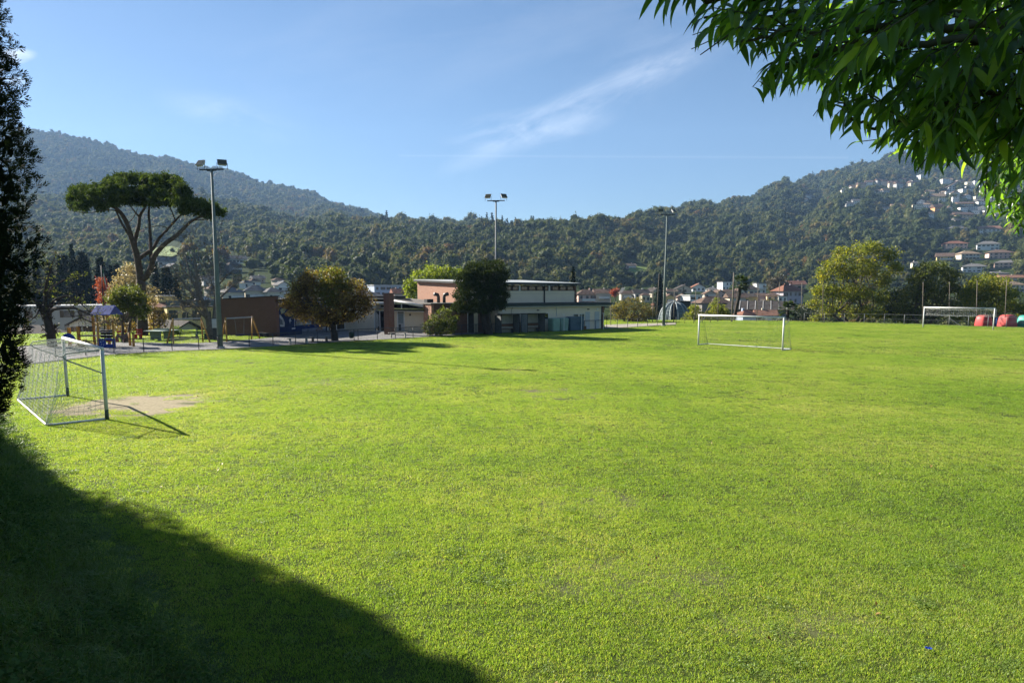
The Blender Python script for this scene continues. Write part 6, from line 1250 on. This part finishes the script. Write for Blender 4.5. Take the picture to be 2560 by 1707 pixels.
def litter():
    b = gnd(2320, 1628); b.z = .04; r = thing('wrapper', 'tiny crumpled blue wrapper lying on the near turf at lower right', 'litter', b); rng = np.random.default_rng(4); mb = MB(); n = 5; g = [[Vector((.075*(i/n-.5), .05*(j/n-.5), .018*rng.random())) for j in range(n+1)] for i in range(n+1)]
    for i in range(n):
        for j in range(n): mb.add([g[i][j], g[i+1][j], g[i+1][j+1], g[i][j+1]], [(0, 1, 2, 3)])
    put('foil', mb.mesh('foil', mat('wrapper_blue', (.03, .08, .45), .4, .2, 20)), r)
litter()

def dome():
    Y = 122; c = at(1685, 812, Y); c.z = -4.0; top = at(1685, 756, Y).z; Rr = 37*Y/F_; root = thing('ribbed_dome', 'grey-green ribbed metal dome beyond the far corner of the pitch', 'dome', c)
    G1 = mat('dome_metal', (.20, .25, .25), .5, .12, 1.2); G2 = mat('dome_dark', (.035, .04, .045), .6, .2, 2); RB = mat('dome_rib', (.30, .34, .34), .5, .1, 2); Hh = top-c.z; nseg = 12
    def prof(u): return (Rr*math.cos(u*math.pi/2*.93)**.75 if u > 0 else Rr, 3.2+(Hh-3.2)*math.sin(u*math.pi/2*.93)/math.sin(math.pi/2*.93))
    for k in range(nseg):
        a0 = 2*math.pi*k/nseg+.06; a1 = 2*math.pi*(k+1)/nseg-.06; mb = MB(); rows = []
        for i in range(9):
            r, z = prof(i/8); rows.append([Vector((r*math.cos(a0+(a1-a0)*j/4), r*math.sin(a0+(a1-a0)*j/4), z)) for j in range(5)])
        for i in range(8):
            for j in range(4): mb.add([rows[i][j], rows[i][j+1], rows[i+1][j+1], rows[i+1][j]], [(0, 1, 2, 3)])
        o = put('dome_panel', mb.mesh('dome_panel', G1 if k % 4 else G2, True), root)
        sm = MB()
        for i in range(1, 8): sm.tube([v*1.004 for v in rows[i]], .018, 3, False)
        for j in (1, 2, 3): sm.tube([rows[i][j]*1.004 for i in range(9)], .018, 3, False)
        put('seams', sm.mesh('seams', G2), o)
        a = a0-.06; mb = MB(); mb.tube([Vector((prof(i/8)[0]*1.03*math.cos(a), prof(i/8)[0]*1.03*math.sin(a), prof(i/8)[1])) for i in range(9)], .11, 5); put('rib', mb.mesh('rib', RB), root)
    mb = MB(); mb.lathe([(Rr*1.04, -.5), (Rr*1.04, 3.2), (Rr*.98, 3.21)], 24); put('drum', mb.mesh('drum', RB), root); mb = MB(); mb.lathe([(.3, Hh-.1), (.3, Hh+.25), (.05, Hh+.3)], 10); put('finial', mb.mesh('finial', RB), root)
    b = at(1706, 812, 126); b.z = -4; t = at(1706, 754, 126).z; r = thing('flat_roofed_block', 'dark flat-roofed block with roof railing behind the dome', 'building', b); w = 38*126/F_; h = t-b.z; mb = MB(); mb.box((0, 3, h/2), (w, 6, h)); put('wall', mb.mesh('wall', mat('block_dark', (.06, .065, .06), .7, .2, 1)), r); mb = MB(); mb.box((0, 3, h+.06), (w+.3, 6.3, .12)); put('roof', mb.mesh('roof', G2), r)
    for k in range(7): x = -w/2+w*k/6; mb = MB(); mb.bar((x, .1, h+.12), (x, .1, h+.75), .05); put('railing_post', mb.mesh('railing_post', RB), r)
    mb = MB(); mb.bar((-w/2, .1, h+.75), (w/2, .1, h+.75), .05); put('railing', mb.mesh('railing', RB), r)
dome()

# ================================================================ TOWN AND HILLSIDE HOUSES
WALLC = {'white': (.70, .69, .66), 'cream': (.62, .56, .42), 'yellow': (.62, .48, .20), 'pink': (.58, .40, .33), 'grey': (.40, .39, .37), 'beige': (.50, .44, .34), 'orange': (.60, .30, .13), 'peach': (.60, .41, .25), 'dark': (.20, .185, .17), 'lilac': (.44, .39, .41), 'blue': (.42, .47, .56)}
ROOFC = {'brown': (.15, .103, .078), 'red': (.23, .112, .076), 'grey': (.16, .155, .15), 'dark': (.075, .065, .058), 'tan': (.30, .22, .15), 'white': (.55, .55, .54), 'orange': (.27, .148, .10)}
def roof_mat(k):
    if 'rooft_'+k in MATS: return MATS['rooft_'+k]
    m, nt, b = new_mat('rooft_'+k); c = ROOFC[k]
    tc = nt.nodes.new('ShaderNodeTexCoord'); w = nt.nodes.new('ShaderNodeTexWave'); w.wave_type = 'BANDS'; w.bands_direction = 'X'; w.inputs['Scale'].default_value = 1.6; w.inputs['Distortion'].default_value = .6; nt.links.new(tc.outputs['Object'], w.inputs[0])
    n = noise(nt, .8, 6); col = ramp(nt, [(.3, *[q*.65 for q in c]), (.7, *[min(1, q*1.25) for q in c])], n); col = mixc(nt, math_n(nt, 'MULTIPLY', w.outputs['Fac'], .35), col, tuple(q*.55 for q in c))
    nt.links.new(col, b.inputs['Base Color']); b.inputs['Roughness'].default_value = .9; b.inputs['Specular IOR Level'].default_value = .08; return m
def wall_mat(k): return mat('wall_'+k, WALLC[k], .85, .08, .5, dirt=tuple(q*.7 for q in WALLC[k]), dirt_amt=.4)
_u = MB(); _u.box((0, 0, 0), (1, 1, 1)); WIN_M = None
def unit_box(nm, m):
    key = '_ub_'+nm+m.name
    if key not in MATS:
        u = MB(); u.box((0, 0, 0), (1, 1, 1)); MATS[key] = u.mesh(nm, m)
    return MATS[key]
M_PANE = mat('far_pane', (.030, .033, .038), .2, .3, 1, spec=.6); M_SHUT = mat('far_shutter', (.10, .075, .05), .7, .3, 1); M_TRIM = mat('far_trim', (.60, .58, .54), .8, .1, 1); M_SILL = mat('far_sill', (.5, .48, .44), .8, .1, 1)
HOUSES = []
def house(x0, x1, yt, yb, wc, rc, kind, rng, yaw=None, Y=None, win=True, balcony=None, name='house', label='', group=None, deep=None):
    xc = (x0+x1)/2
    g = hit(xc, yb) if Y is None else at(xc, yb, Y)
    s = g.y/F_*1.0; w = (x1-x0)*s; h = (yb-yt)*s; yaw = rng.uniform(.05, .75) if yaw is None else yaw
    rz = -math.asin(g.x/g.length if g.length else 0)+yaw; d = deep or max(w*.65, 6.0 if w > 6 else w*.8)
    root = thing(name, label, 'house', g, rz, group); HOUSES.append((g.x, g.y, max(w, d)*.62))
    w /= (abs(math.cos(yaw))+.35*abs(math.sin(yaw)))
    rf = {'hip': .34, 'gable': .40, 'front': .42, 'flat': .07, 'mono': .2}[kind]*h; rf = min(rf, w*.28 if kind != 'flat' else .6); hw = h-rf; sink = 5.0
    wm = wall_mat(wc); mb = MB(); mb.box((0, d/2, (hw-sink)/2), (w, d, hw+sink)); put('wall', mb.mesh('wall', wm), root)
    o = .07*w+.25; rm = roof_mat(rc); mb = MB(); z = hw+.012; X0, X1, Y0, Y1 = -w/2-o, w/2+o, -o, d+o
    if kind == 'hip':
        k = min(w, d)/2*.9; r0 = (X0+k+o, d/2, z+rf); r1 = (X1-k-o, d/2, z+rf)
        if X0+k+o > X1-k-o: r0 = r1 = (0, d/2, z+rf)
        mb.add([(X0, Y0, z), (X1, Y0, z), (X1, Y1, z), (X0, Y1, z), r0, r1], [(0, 1, 5, 4), (1, 2, 5), (2, 3, 4, 5), (3, 0, 4), (3, 2, 1, 0)])
    elif kind == 'gable':
        mb.add([(X0, Y0, z), (X1, Y0, z), (X1, Y1, z), (X0, Y1, z), (X0, d/2, z+rf), (X1, d/2, z+rf)], [(0, 1, 5, 4), (1, 2, 5), (2, 3, 4, 5), (3, 0, 4), (3, 2, 1, 0)])
    elif kind == 'front':
        gm = MB(); gm.prism([Vector((-w/2, 0, hw-.02)), Vector((w/2, 0, hw-.02)), Vector((0, 0, hw+rf*.93))], (0, d, 0)); put('gable', gm.mesh('gable', wm), root); t = .22
        for sg in (-1, 1): q = MB(); q.prism([Vector((0, Y0, z+rf)), Vector((sg*(w/2+o), Y0, z-rf*o/(w/2)*.9)), Vector((sg*(w/2+o), Y1, z-rf*o/(w/2)*.9)), Vector((0, Y1, z+rf))], (0, 0, t)); put('roof', q.mesh('roof', rm), root)
        mb = None
    elif kind == 'mono': mb.prism([Vector((X0, Y0, z)), Vector((X1, Y0, z)), Vector((X1, Y1, z+rf)), Vector((X0, Y1, z+rf))], (0, 0, .2))
    else: mb.box((0, d/2, z+rf/2), (w+.6, d+.6, rf))
    if mb: put('roof', mb.mesh('roof', rm), root)
    if kind != 'flat' and w > 5: put('chimney', unit_box('chimney', wm), root, (w*rng.uniform(-.3, .3), d*.55, hw+rf*.85), scale=(.6, .6, 1.5))
    if win:
        cols = int(max(2, min(5, round(w/2.7)))); rows = int(max(1, min(4, round(hw/2.9)))); pm = unit_box('window', M_PANE); sm = unit_box('shutter', M_SHUT); ww = min(1.1, w/cols*.42); wh = min(1.4, hw/rows*.5)
        for r in range(rows):
            zc = hw*(r+.52)/rows
            for c in range(cols):
                if rng.random() < .08: continue
                xx = -w/2+w*(c+.5)/cols; put('window', pm, root, (xx, -.0, zc), scale=(ww, .10, wh))
                if (x1-x0) > 30 and rng.random() < .5:
                    for sg in (-1, 1): put('shutter', sm, root, (xx+sg*ww*.78, -.03, zc), scale=(ww*.5, .08, wh*1.04))
        sx = -1 if yaw > 0 else 1       # side that faces the camera
        for r in range(rows): put('window', pm, root, (-sx*w/2*1.0, d*.5, hw*(r+.52)/rows), scale=(.10, ww, wh))
    if balcony if balcony is not None else ((x1-x0) > 22 and rng.random() < .55 and kind != 'mono'):
        z = hw*.45; put('balcony', unit_box('balcony', M_TRIM), root, (w*.05, -.62, z), scale=(w*.72, 1.2, .16)); put('railing', unit_box('railing', M_TRIM if wc != 'white' else M_SILL), root, (w*.05, -1.18, z+.5), scale=(w*.72, .06, .85))
    return root
KINDW = {'hip': 'hipped', 'gable': 'pitched', 'front': 'gabled', 'flat': 'flat', 'mono': 'sloping'}
def town():
    rng = np.random.default_rng(91)
    for area, L in AREAS.items():
        L = sorted(L, key=lambda e: e[0]+e[1])
        for i, e in enumerate(L):
            where = '%s from left, %s' % (ordinal(i), area) if len(L) > 1 else 'alone on the %s' % area
            house(*e, rng, label='%s house, %s %s roof, %s' % (e[4], KINDW[e[6]], e[5], where), group='houses, '+area, win=(e[1]-e[0]) > 12)
    # row of terraced houses with white party-wall strips on the roof
    Y = 235; a = at(1826, 800, Y); b = at(1966, 800, Y); root = house(1826, 1966, 753, 806, 'dark', 'dark', 'gable', rng, 0.0, Y, True, False, 'row_houses', 'long grey-roofed row of houses with pale roof dividers behind the palm', None, 9)
    w = (1966-1826)*Y/F_; h = 53*Y/F_; rf = min(.40*h, w*.28); hw = h-rf; o = .07*w+.25; d = 9
    o2 = o
    for k in range(8):
        x = -w/2+w*(k+.3)/7.6; mb = MB(); mb.bar((x, -o2, hw+.08), (x, d/2, hw+rf+.08), .14, .12); put('roof_divider', mb.mesh('roof_divider', M_TRIM), root)
    for k in range(7): put('balcony', unit_box('balcony', M_TRIM), root, (-w/2+w*(k+.5)/7, -.7, hw*.42), scale=(1.3, .9, .5))
    # yellow villa with roof tower behind the first swing
    Y = 120; root = house(386, 470, 752, 800, 'yellow', 'red', 'hip', rng, .12, Y, True, False, 'villa', 'ochre-yellow villa with roof tower and dark glass terrace behind the first swing', None, 10); s = Y/F_
    put('tower', unit_box('tower', wall_mat('yellow')), root, (-.2, 4.5, 48*s+.2), scale=(39*s, 3.0, 15*s)); put('tower_roof', unit_box('tower_roof', M_TRIM), root, (-.2, 4.5, 48*s+.2+7.5*s+.08), scale=(41*s, 3.2, .14)); put('tower_window', unit_box('window', M_PANE), root, (-.9, 3.0, 48*s+.3), scale=(.5, .1, .4)); mb = MB(); mb.tube([(.6, 4.5, 48*s+.7), (.6, 4.5, 48*s+1.6)], .03, 5); mb.bar((.3, 4.5, 48*s+1.5), (.9, 4.5, 48*s+1.5), .03); put('aerial', mb.mesh('aerial', STEEL), root)
    put('terrace_block', unit_box('terrace_block', wall_mat('yellow')), root, (3.2, -2.6, -.3), scale=(8.6, 4.4, 5.0)); put('terrace_slab', unit_box('terrace_slab', roof_mat('dark')), root, (3.2, -2.7, 2.28), scale=(9.0, 4.8, .16)); put('glass_railing', unit_box('glass_railing', mat('rail_glass', (.10, .12, .13), .15, .1, 2, spec=.6)), root, (3.2, -4.9, 2.85), scale=(8.8, .05, .9))
    for k in range(5): put('window', unit_box('window', M_PANE), root, (-.2+1.75*k, -4.82, .9), scale=(.95 if k % 2 else 1.3, .1, 1.1 if k % 2 else 1.7))
    # pale flat block and small roofs behind the bare tree
    house(72, 272, 764, 836, 'grey', 'white', 'flat', rng, .05, 130, True, False, 'apartment_block', 'long pale grey apartment block behind the bare tree', None, 11)
    house(178, 236, 795, 838, 'white', 'dark', 'front', rng, -.25, 108, True, False, 'house', 'small white gabled house with dark roof left of the play tower', None, 8); house(60, 165, 815, 868, 'peach', 'dark', 'hip', rng, .2, 92, True, False, 'house', 'low house with dark hipped roof behind the bare tree', None, 8); house(440, 505, 806, 850, 'grey', 'dark', 'front', rng, .5, 95, False, False, 'house', 'low house with dark gabled roof seen through the first swing', None, 8)
    # terrace walls and lit meadows on the slopes
    mw = mat('terrace_stone', (.20, .19, .16), .9, .2, .5); mg = mat('meadow_grass', (.13, .19, .035), .9, .2, .08)
    for i, (pts, nm) in enumerate([([(2300, 578), (2370, 572), (2450, 560), (2560, 545)], 'highest'), ([(2330, 598), (2420, 594), (2500, 592), (2570, 586)], 'second'), ([(2350, 627), (2440, 624), (2560, 612)], 'third'), ([(2380, 655), (2470, 650), (2570, 640)], 'fourth'), ([(2390, 682), (2470, 676), (2580, 668)], 'fifth'), ([(2430, 700), (2500, 697), (2580, 690)], 'lowest')]):
        P = []
        for k in range(len(pts)-1):
            for u in np.linspace(0, 1, 8, endpoint=False): P.append(hit(pts[k][0]+(pts[k+1][0]-pts[k][0])*u, pts[k][1]+(pts[k+1][1]-pts[k][1])*u))
        root = thing('terrace_wall', '%s long terrace wall crossing the slope of houses at right' % nm, 'wall', P[0]); mb = MB()
        for k in range(len(P)-1): 
            if abs(P[k+1].y-P[k].y) < 120: mb.bar(P[k], P[k+1], .6, 2.4)
        mb.build('wall', mw, root); mb = MB()
        for k in range(len(P)-1):
            if abs(P[k+1].y-P[k].y) < 120: mb.bar(P[k]+Vector((0, 2.5, 1.2)), P[k+1]+Vector((0, 2.5, 1.2)), 5, .5)
        mb.build('hedge_top', mat('terrace_green', (.045, .07, .018), .95, .35, .3), root)
    for (poly, lb) in (([(606, 670), (650, 670), (650, 663), (600, 663)], 'narrow sunlit meadow among the trees left of the autumn tree'), ([(368, 640), (430, 645), (470, 632), (430, 618), (380, 622)], 'sunlit meadow seen through the stone pine'), ([(480, 640), (560, 636), (570, 626), (500, 622)], 'sunlit meadow behind the nearest mast'), ([(1562, 710), (1630, 710), (1620, 672), (1575, 668)], 'steep terraced meadow left of the dome')):
        c = hit(sum(p[0] for p in poly)/len(poly), sum(p[1] for p in poly)/len(poly)); P = [hit(*p) for p in poly]; n = 7; mb = MB()
        for i in range(len(P)):      # fan refined on the terrain
            a, b = P[i], P[(i+1) % len(P)]
            for u in range(n):
                for v in range(n):
                    q = []
                    for (du, dv) in ((0, 0), (1, 0), (1, 1), (0, 1)):
                        r = (u+du)/n; e = a.lerp(b, (v+dv)/n); p = c.lerp(e, r); z = float(zterr(np.array(p.x/p.y), np.array(p.y))); q.append((p.x, p.y, z+1.0))
                    mb.add(q, [(0, 1, 2, 3)])
        tag(mb.build('meadow', mg), lb, kind='structure')
    # gardens: bushes and small trees between the houses
    H = np.array(HOUSES); n = 5200; t = rng.uniform(-.8, .85, n); Y = np.exp(rng.uniform(math.log(150), math.log(640), n)); X = t*Y
    n2 = 5200; k2 = rng.random(n2); px = rng.uniform(2040, 2600, n2); Yb = rng.uniform(480, 1900, n2); X2 = (px-CX_)/(F_*CP)*Yb; X = np.concatenate([X, X2]); Y = np.concatenate([Y, Yb]); t = X/Y; keep = np.ones(len(X), bool)
    for (hx, hy, hr) in H:
        dx = X-hx; dy = Y-hy; L = math.hypot(hx, hy); al = (dx*hx+dy*hy)/L; ac = np.abs(dx*hy-dy*hx)/L
        keep &= ~((al > -hr*2.2-4) & (al < hr*2.4) & (ac < hr*1.15))
    Z = zterr(t, Y); dz = Z-EYE; dep = Y*CP-dz*SP; pxx = CX_+F_*X/dep; pyy = CY_-F_*(Y*SP+dz*CP)/dep
    inm = np.zeros(len(X), bool)
    for (x0, y0, x1, y1) in ((598, 660, 655, 674), (366, 616, 475, 648), (478, 620, 575, 644), (1556, 664, 1634, 716)): inm |= (pxx > x0) & (pxx < x1) & (pyy > y0) & (pyy < y1+8)
    foot = LAY[0].ev(t)[1]; keep &= ~(hides_house(pxx, pyy, Y, 6.0) & (rng.random(len(X)) < .9))
    keep &= ~inm & ((Y < foot*1.08) | (pxx > 2040)) & (rng.random(len(X)) < np.where(Y < foot, np.where(Y > 230, .62, .35), .6))
    X, Y, Z = X[keep], Y[keep], Z[keep]; m = len(X); s = np.where(Y > 450, rng.uniform(3, 7.5, m), rng.uniform(2.2, 5.5, m)); con = rng.random(m) < .13; idx = np.where(con, 6+rng.integers(0, 2, m), rng.integers(0, 6, m))
    o = scatter('garden_trees', np.stack([X, Y, Z-.1*s], -1), rng.random(m)*6.28, np.stack([s, s, s*.9], -1), idx, WOOD_KINDS); tag(o, 'green and brown garden trees and hedges between the houses', 'trees', kind='stuff')
    print('houses', len(HOUSES), 'garden', m)
town()

# ================================================================ OVERHANGING BRANCHES
def overhang():
    rng = np.random.default_rng(123)
    m, nt, b = new_mat('glossy_leaf'); g = nt.nodes.new('ShaderNodeNewGeometry'); oi = nt.nodes.new('ShaderNodeObjectInfo')
    f = math_n(nt, 'FRACT', math_n(nt, 'ADD', g.outputs['Random Per Island'], math_n(nt, 'MULTIPLY', oi.outputs['Random'], 3.7)))
    c = ramp(nt, [(0, .014, .032, .010), (.5, .024, .050, .014), (.85, .040, .075, .018), (1, .075, .11, .022)], f); nt.links.new(c, b.inputs['Base Color']); b.inputs['Roughness'].default_value = .33; b.inputs['Specular IOR Level'].default_value = .45
    tr = nt.nodes.new('ShaderNodeBsdfTranslucent'); nt.links.new(mixc(nt, 1.0, c, (7.5, 7.6, 1.9), 'MULTIPLY'), tr.inputs[0]); mx = nt.nodes.new('ShaderNodeMixShader'); mx.inputs[0].default_value = .5
    nt.links.new(b.outputs[0], mx.inputs[1]); nt.links.new(tr.outputs[0], mx.inputs[2]); nt.links.new(mx.outputs[0], nt.nodes['Material Output'].inputs[0])
    def leaf_arrays(bend, fold, wid, wave):
        """leaf along +Y from its stalk, length 1, drooping by bend, folded along the midrib"""
        n = 8; V = []; F4 = []
        ang = 0; y = z = 0.0; prev = 0
        for i in range(n+1):
            u = i/n; w = wid*math.sin(math.pi*min(1, u**.80))**.85*(1-.25*u) if 0 < u < 1 else .004
            a = -bend*u**1.2
            if i: y += math.cos(a)/n; z += math.sin(a)/n
            k = wave*math.sin(u*9)
            V += [(-w, y, z+fold*w+k*w), (0, y, z), (w, y, z+fold*w-k*w)]
        for i in range(n):
            q = i*3; F4 += [(q, q+1, q+4, q+3), (q+1, q+2, q+5, q+4)]
        return np.array(V), np.array(F4)
    kinds = [leaf_arrays(.5, .35, .112, .05), leaf_arrays(.9, .25, .12, -.04), leaf_arrays(.7, .5, .10, .06), leaf_arrays(1.2, .3, .115, .03)]
    meshes = [np_mesh('leaf', V, F4, 4, m, True) for V, F4 in kinds]
    bm = mat('twig_bark', (.075, .075, .035), .7, .25, 20); bk = mat('branch_bark', (.07, .06, .045), .9, .3, 12, bmp=.5)
    base = Vector((3.9, 1.5, 2.6)); root = thing('overhanging_tree', 'near evergreen tree whose glossy drooping leaves hang in at top right', 'tree', base)
    tm = MB(); tm.tube([base-Vector((0, 0, .4)), base+Vector((-.1, .05, 1.5)), base+Vector((-.2, .2, 3.2)), base+Vector((-.2, .4, 5.2))], [.24, .19, .15, .09], 12); tm.build('trunk', bk, root, True)
    POLY = [(1560, -200), (1596, 60), (1680, 72), (1735, 150), (1800, 135), (1865, 165), (1900, 275), (1992, 252), (2045, 235), (2028, 290), (2068, 345), (2122, 392), (2205, 390), (2300, 445), (2420, 450), (2436, 430), (2436, 480), (2455, 560), (2500, 585), (2570, 605), (2900, 600), (2900, -200)]
    def allowed(p):
        x, y = proj(p); return bool(inside(POLY, np.array([x]), np.array([y]))[0])
    # main boughs (photo px, depth)
    B = [([(2760, -120, 2.6), (2500, -60, 2.3), (2200, -50, 2.2), (1900, -50, 2.3), (1640, -60, 2.4)], .016), ([(2780, 40, 2.8), (2560, 40, 2.6), (2300, 30, 2.5), (2000, 30, 2.5), (1760, 45, 2.5)], .014), ([(2780, 120, 2.4), (2560, 110, 2.3), (2350, 100, 2.3), (2150, 110, 2.4), (1990, 150, 2.5), (1920, 180, 2.5)], .013), ([(2760, 200, 2.6), (2560, 190, 2.5), (2380, 200, 2.5), (2220, 215, 2.6)], .012), ([(2760, 290, 2.7), (2560, 285, 2.6), (2350, 292, 2.6), (2270, 305, 2.6), (2190, 315, 2.65), (2140, 300, 2.65), (2100, 262, 2.65), (2088, 248, 2.65)], .009), ([(2760, 350, 2.9), (2560, 358, 2.8), (2470, 385, 2.8), (2380, 388, 2.8), (2310, 365, 2.8)], .008), ([(2760, -20, 1.9), (2600, 0, 1.8), (2420, -20, 1.8), (2250, -40, 1.85)], .012), ([(2780, 90, 3.3), (2500, 80, 3.2), (2300, 70, 3.2), (2100, 60, 3.2)], .012), ([(2780, 230, 3.4), (2560, 240, 3.2), (2420, 260, 3.2), (2300, 290, 3.2)], .010), ([(2780, 420, 4.6), (2620, 440, 4.4), (2540, 450, 4.3), (2480, 462, 4.3)], .010), ([(2780, 500, 4.6), (2640, 500, 4.4), (2570, 500, 4.3), (2510, 530, 4.3)], .008), ([(2780, 400, 4.2), (2620, 400, 4.1), (2540, 405, 4.1), (2470, 440, 4.1)], .008), ([(2780, 540, 4.6), (2650, 545, 4.4), (2590, 560, 4.3), (2540, 575, 4.3)], .006), ([(2780, 300, 3.6), (2580, 320, 3.4), (2470, 330, 3.3), (2400, 340, 3.3)], .009)]
    B += [([(2780, 60, 2.2), (2500, 60, 2.1), (2200, 70, 2.1), (1950, 90, 2.2), (1850, 105, 2.3)], .012), ([(2780, 160, 2.9), (2400, 150, 2.8), (2150, 170, 2.8), (2010, 185, 2.8)], .011), ([(2780, -60, 2.4), (2300, -20, 2.3), (1950, 0, 2.4), (1720, 0, 2.4), (1610, -25, 2.4)], .012), ([(2780, 250, 2.3), (2500, 240, 2.3), (2320, 250, 2.35)], .010), ([(2780, 10, 3.0), (2400, 0, 2.9), (2000, 70, 2.9), (1880, 120, 2.9)], .010)]
    LV = []
    def leaves_on(P, gap, size, lo=0.0, dense=1.0):
        S = np.cumsum([0]+[(P[i+1]-P[i]).length for i in range(len(P)-1)]); L = S[-1]; n = int(L/gap); side = 1
        for k in range(n+1):
            u = (lo+(1-lo)*k/max(n, 1))*L; i = min(len(P)-2, int(np.searchsorted(S, u)-1) if u > 0 else 0); i = max(0, i); p = P[i].lerp(P[i+1], (u-S[i])/max(1e-6, S[i+1]-S[i])); d = (P[i+1]-P[i]).normalized(); side = -side
            sv = d.cross(Vector((0, 0, 1))); sv = sv.normalized() if sv.length > .01 else Vector((1, 0, 0))
            dr = (d*(.55+.3*rng.random())+sv*side*(.75+.3*rng.random())+Vector((0, 0, -.08-.42*rng.random()))+Vector(rng.normal(size=3))*.18).normalized()
            sz = size*(.75+.5*rng.random()); kd = int(rng.integers(0, 4)); x = dr.cross(Vector((0, 0, 1))).normalized(); z = x.cross(dr); roll = rng.normal()*.45
            M = Matrix((x, dr, z)).transposed()@Matrix.Rotation(roll, 3, 'Y'); tip = p+M@Vector(kinds[kd][0][-2])*sz; mid = p+M@Vector(kinds[kd][0][13])*sz
            if allowed(tip): LV.append((p, M, sz, kd))
    twm = MB()
    for bi, (pts, r) in enumerate(B):
        P = [at(x, y, d) for x, y, d in pts]; Q = []
        for i in range(len(P)-1):
            for u in np.linspace(0, 1, 5, endpoint=False): Q.append(P[i].lerp(P[i+1], u)+Vector(rng.normal(size=3))*.008)
        Q.append(P[-1]); start = base+Vector((-.15, .2, 2.0+1.5*rng.random())); far = pts[0][2] > 3.9
        mb = MB(); mb.tube([start, start.lerp(Q[0], .5)+Vector((0, 0, .15))]+Q, [r*2.6, r*1.9]+list(np.linspace(r*1.3, r*.28, len(Q))), 6); mb.build('branch', bm, root, True)
        leaves_on(Q[-14:], .026, .102 if not far else .08, .1)
        nt_ = 17 if bi not in (4, 5) else 8
        for k in range(nt_):
            f = (k+.5*rng.random())/nt_; i = int(f*(len(Q)-3)); p = Q[i]; d = (Q[i+1]-Q[i]).normalized(); L = (.20+.26*rng.random()) * (1.15 if bi in (0, 1, 2, 6) else .9); e = (d*.9+Vector(rng.normal(size=3))*.48+Vector((-.12, 0, -.22))).normalized(); T = [p, p+e*L*.5+Vector((0, 0, .02)), p+e*L+Vector((0, 0, -.05))]
            if not allowed(T[-1]): continue
            twm.tube(T, [.0035, .0028, .0015], 4, False); leaves_on(T, .023, .102 if not far else .08, .15)
    tag(twm.build('twigs', bm, root), kind='stuff')
    # nearest leaves as parts of their own, the rest joined
    def show(l):
        x, y = proj(l[0]); vis = -80 < x < 2620 and -80 < y < 760; return (l[2]/max(.5, l[0].y))*(1 if vis else .01)
    LV.sort(key=show, reverse=True); near = LV[:300]; rest = LV[300:]
    for (p, M, sz, kd) in near:
        o = put('leaf', meshes[kd], root, p-base, M.to_euler(), (sz, sz, sz))
    VV = []; FF = []; nb = 0
    for (p, M, sz, kd) in rest:
        A = np.array(M); v = kinds[kd][0]@A.T*sz+np.array(p-base); VV.append(v); FF.append(kinds[kd][1]+nb); nb += len(v)
    o = put('foliage', np_mesh('foliage', np.concatenate(VV), np.concatenate(FF), 4, m, True), root); tag(o, kind='stuff')
    print('leaves', len(LV))
overhang()

# ================================================================ AIR
def haze():
    m = bpy.data.materials.new('haze_air'); m.use_nodes = True; nt = m.node_tree; nt.nodes.clear()
    o = nt.nodes.new('ShaderNodeOutputMaterial'); v = nt.nodes.new('ShaderNodeVolumePrincipled')
    v.inputs['Color'].default_value = (.38, .62, 1.0, 1); v.inputs['Density'].default_value = 0.92e-4; v.inputs['Anisotropy'].default_value = .1
    nt.links.new(v.outputs[0], o.inputs['Volume'])
    mb = MB(); mb.box((0, 1650, 383), (9600, 3800, 788)); ob = mb.build('haze', m)
    tag(ob, 'thin blue haze in the valley air', kind='stuff')
haze()
def smoke():
    m = bpy.data.materials.new('chimney_smoke'); m.use_nodes = True; nt = m.node_tree; nt.nodes.clear(); o = nt.nodes.new('ShaderNodeOutputMaterial'); v = nt.nodes.new('ShaderNodeVolumePrincipled')
    v.inputs['Color'].default_value = (.95, .96, 1, 1); v.inputs['Density'].default_value = .22; nt.links.new(v.outputs[0], o.inputs['Volume']); mb = MB(); P = [at(x, y, 205) for x, y in ((1547, 748), (1548, 741), (1550, 735), (1553, 728), (1558, 722), (1563, 718))]
    mb.tube(P, [.15, .3, .38, .5, .55, .2], 10); tag(mb.build('smoke', m, smooth=True), 'thin white smoke rising from a chimney left of the brown bush', 'smoke', kind='stuff')
smoke()
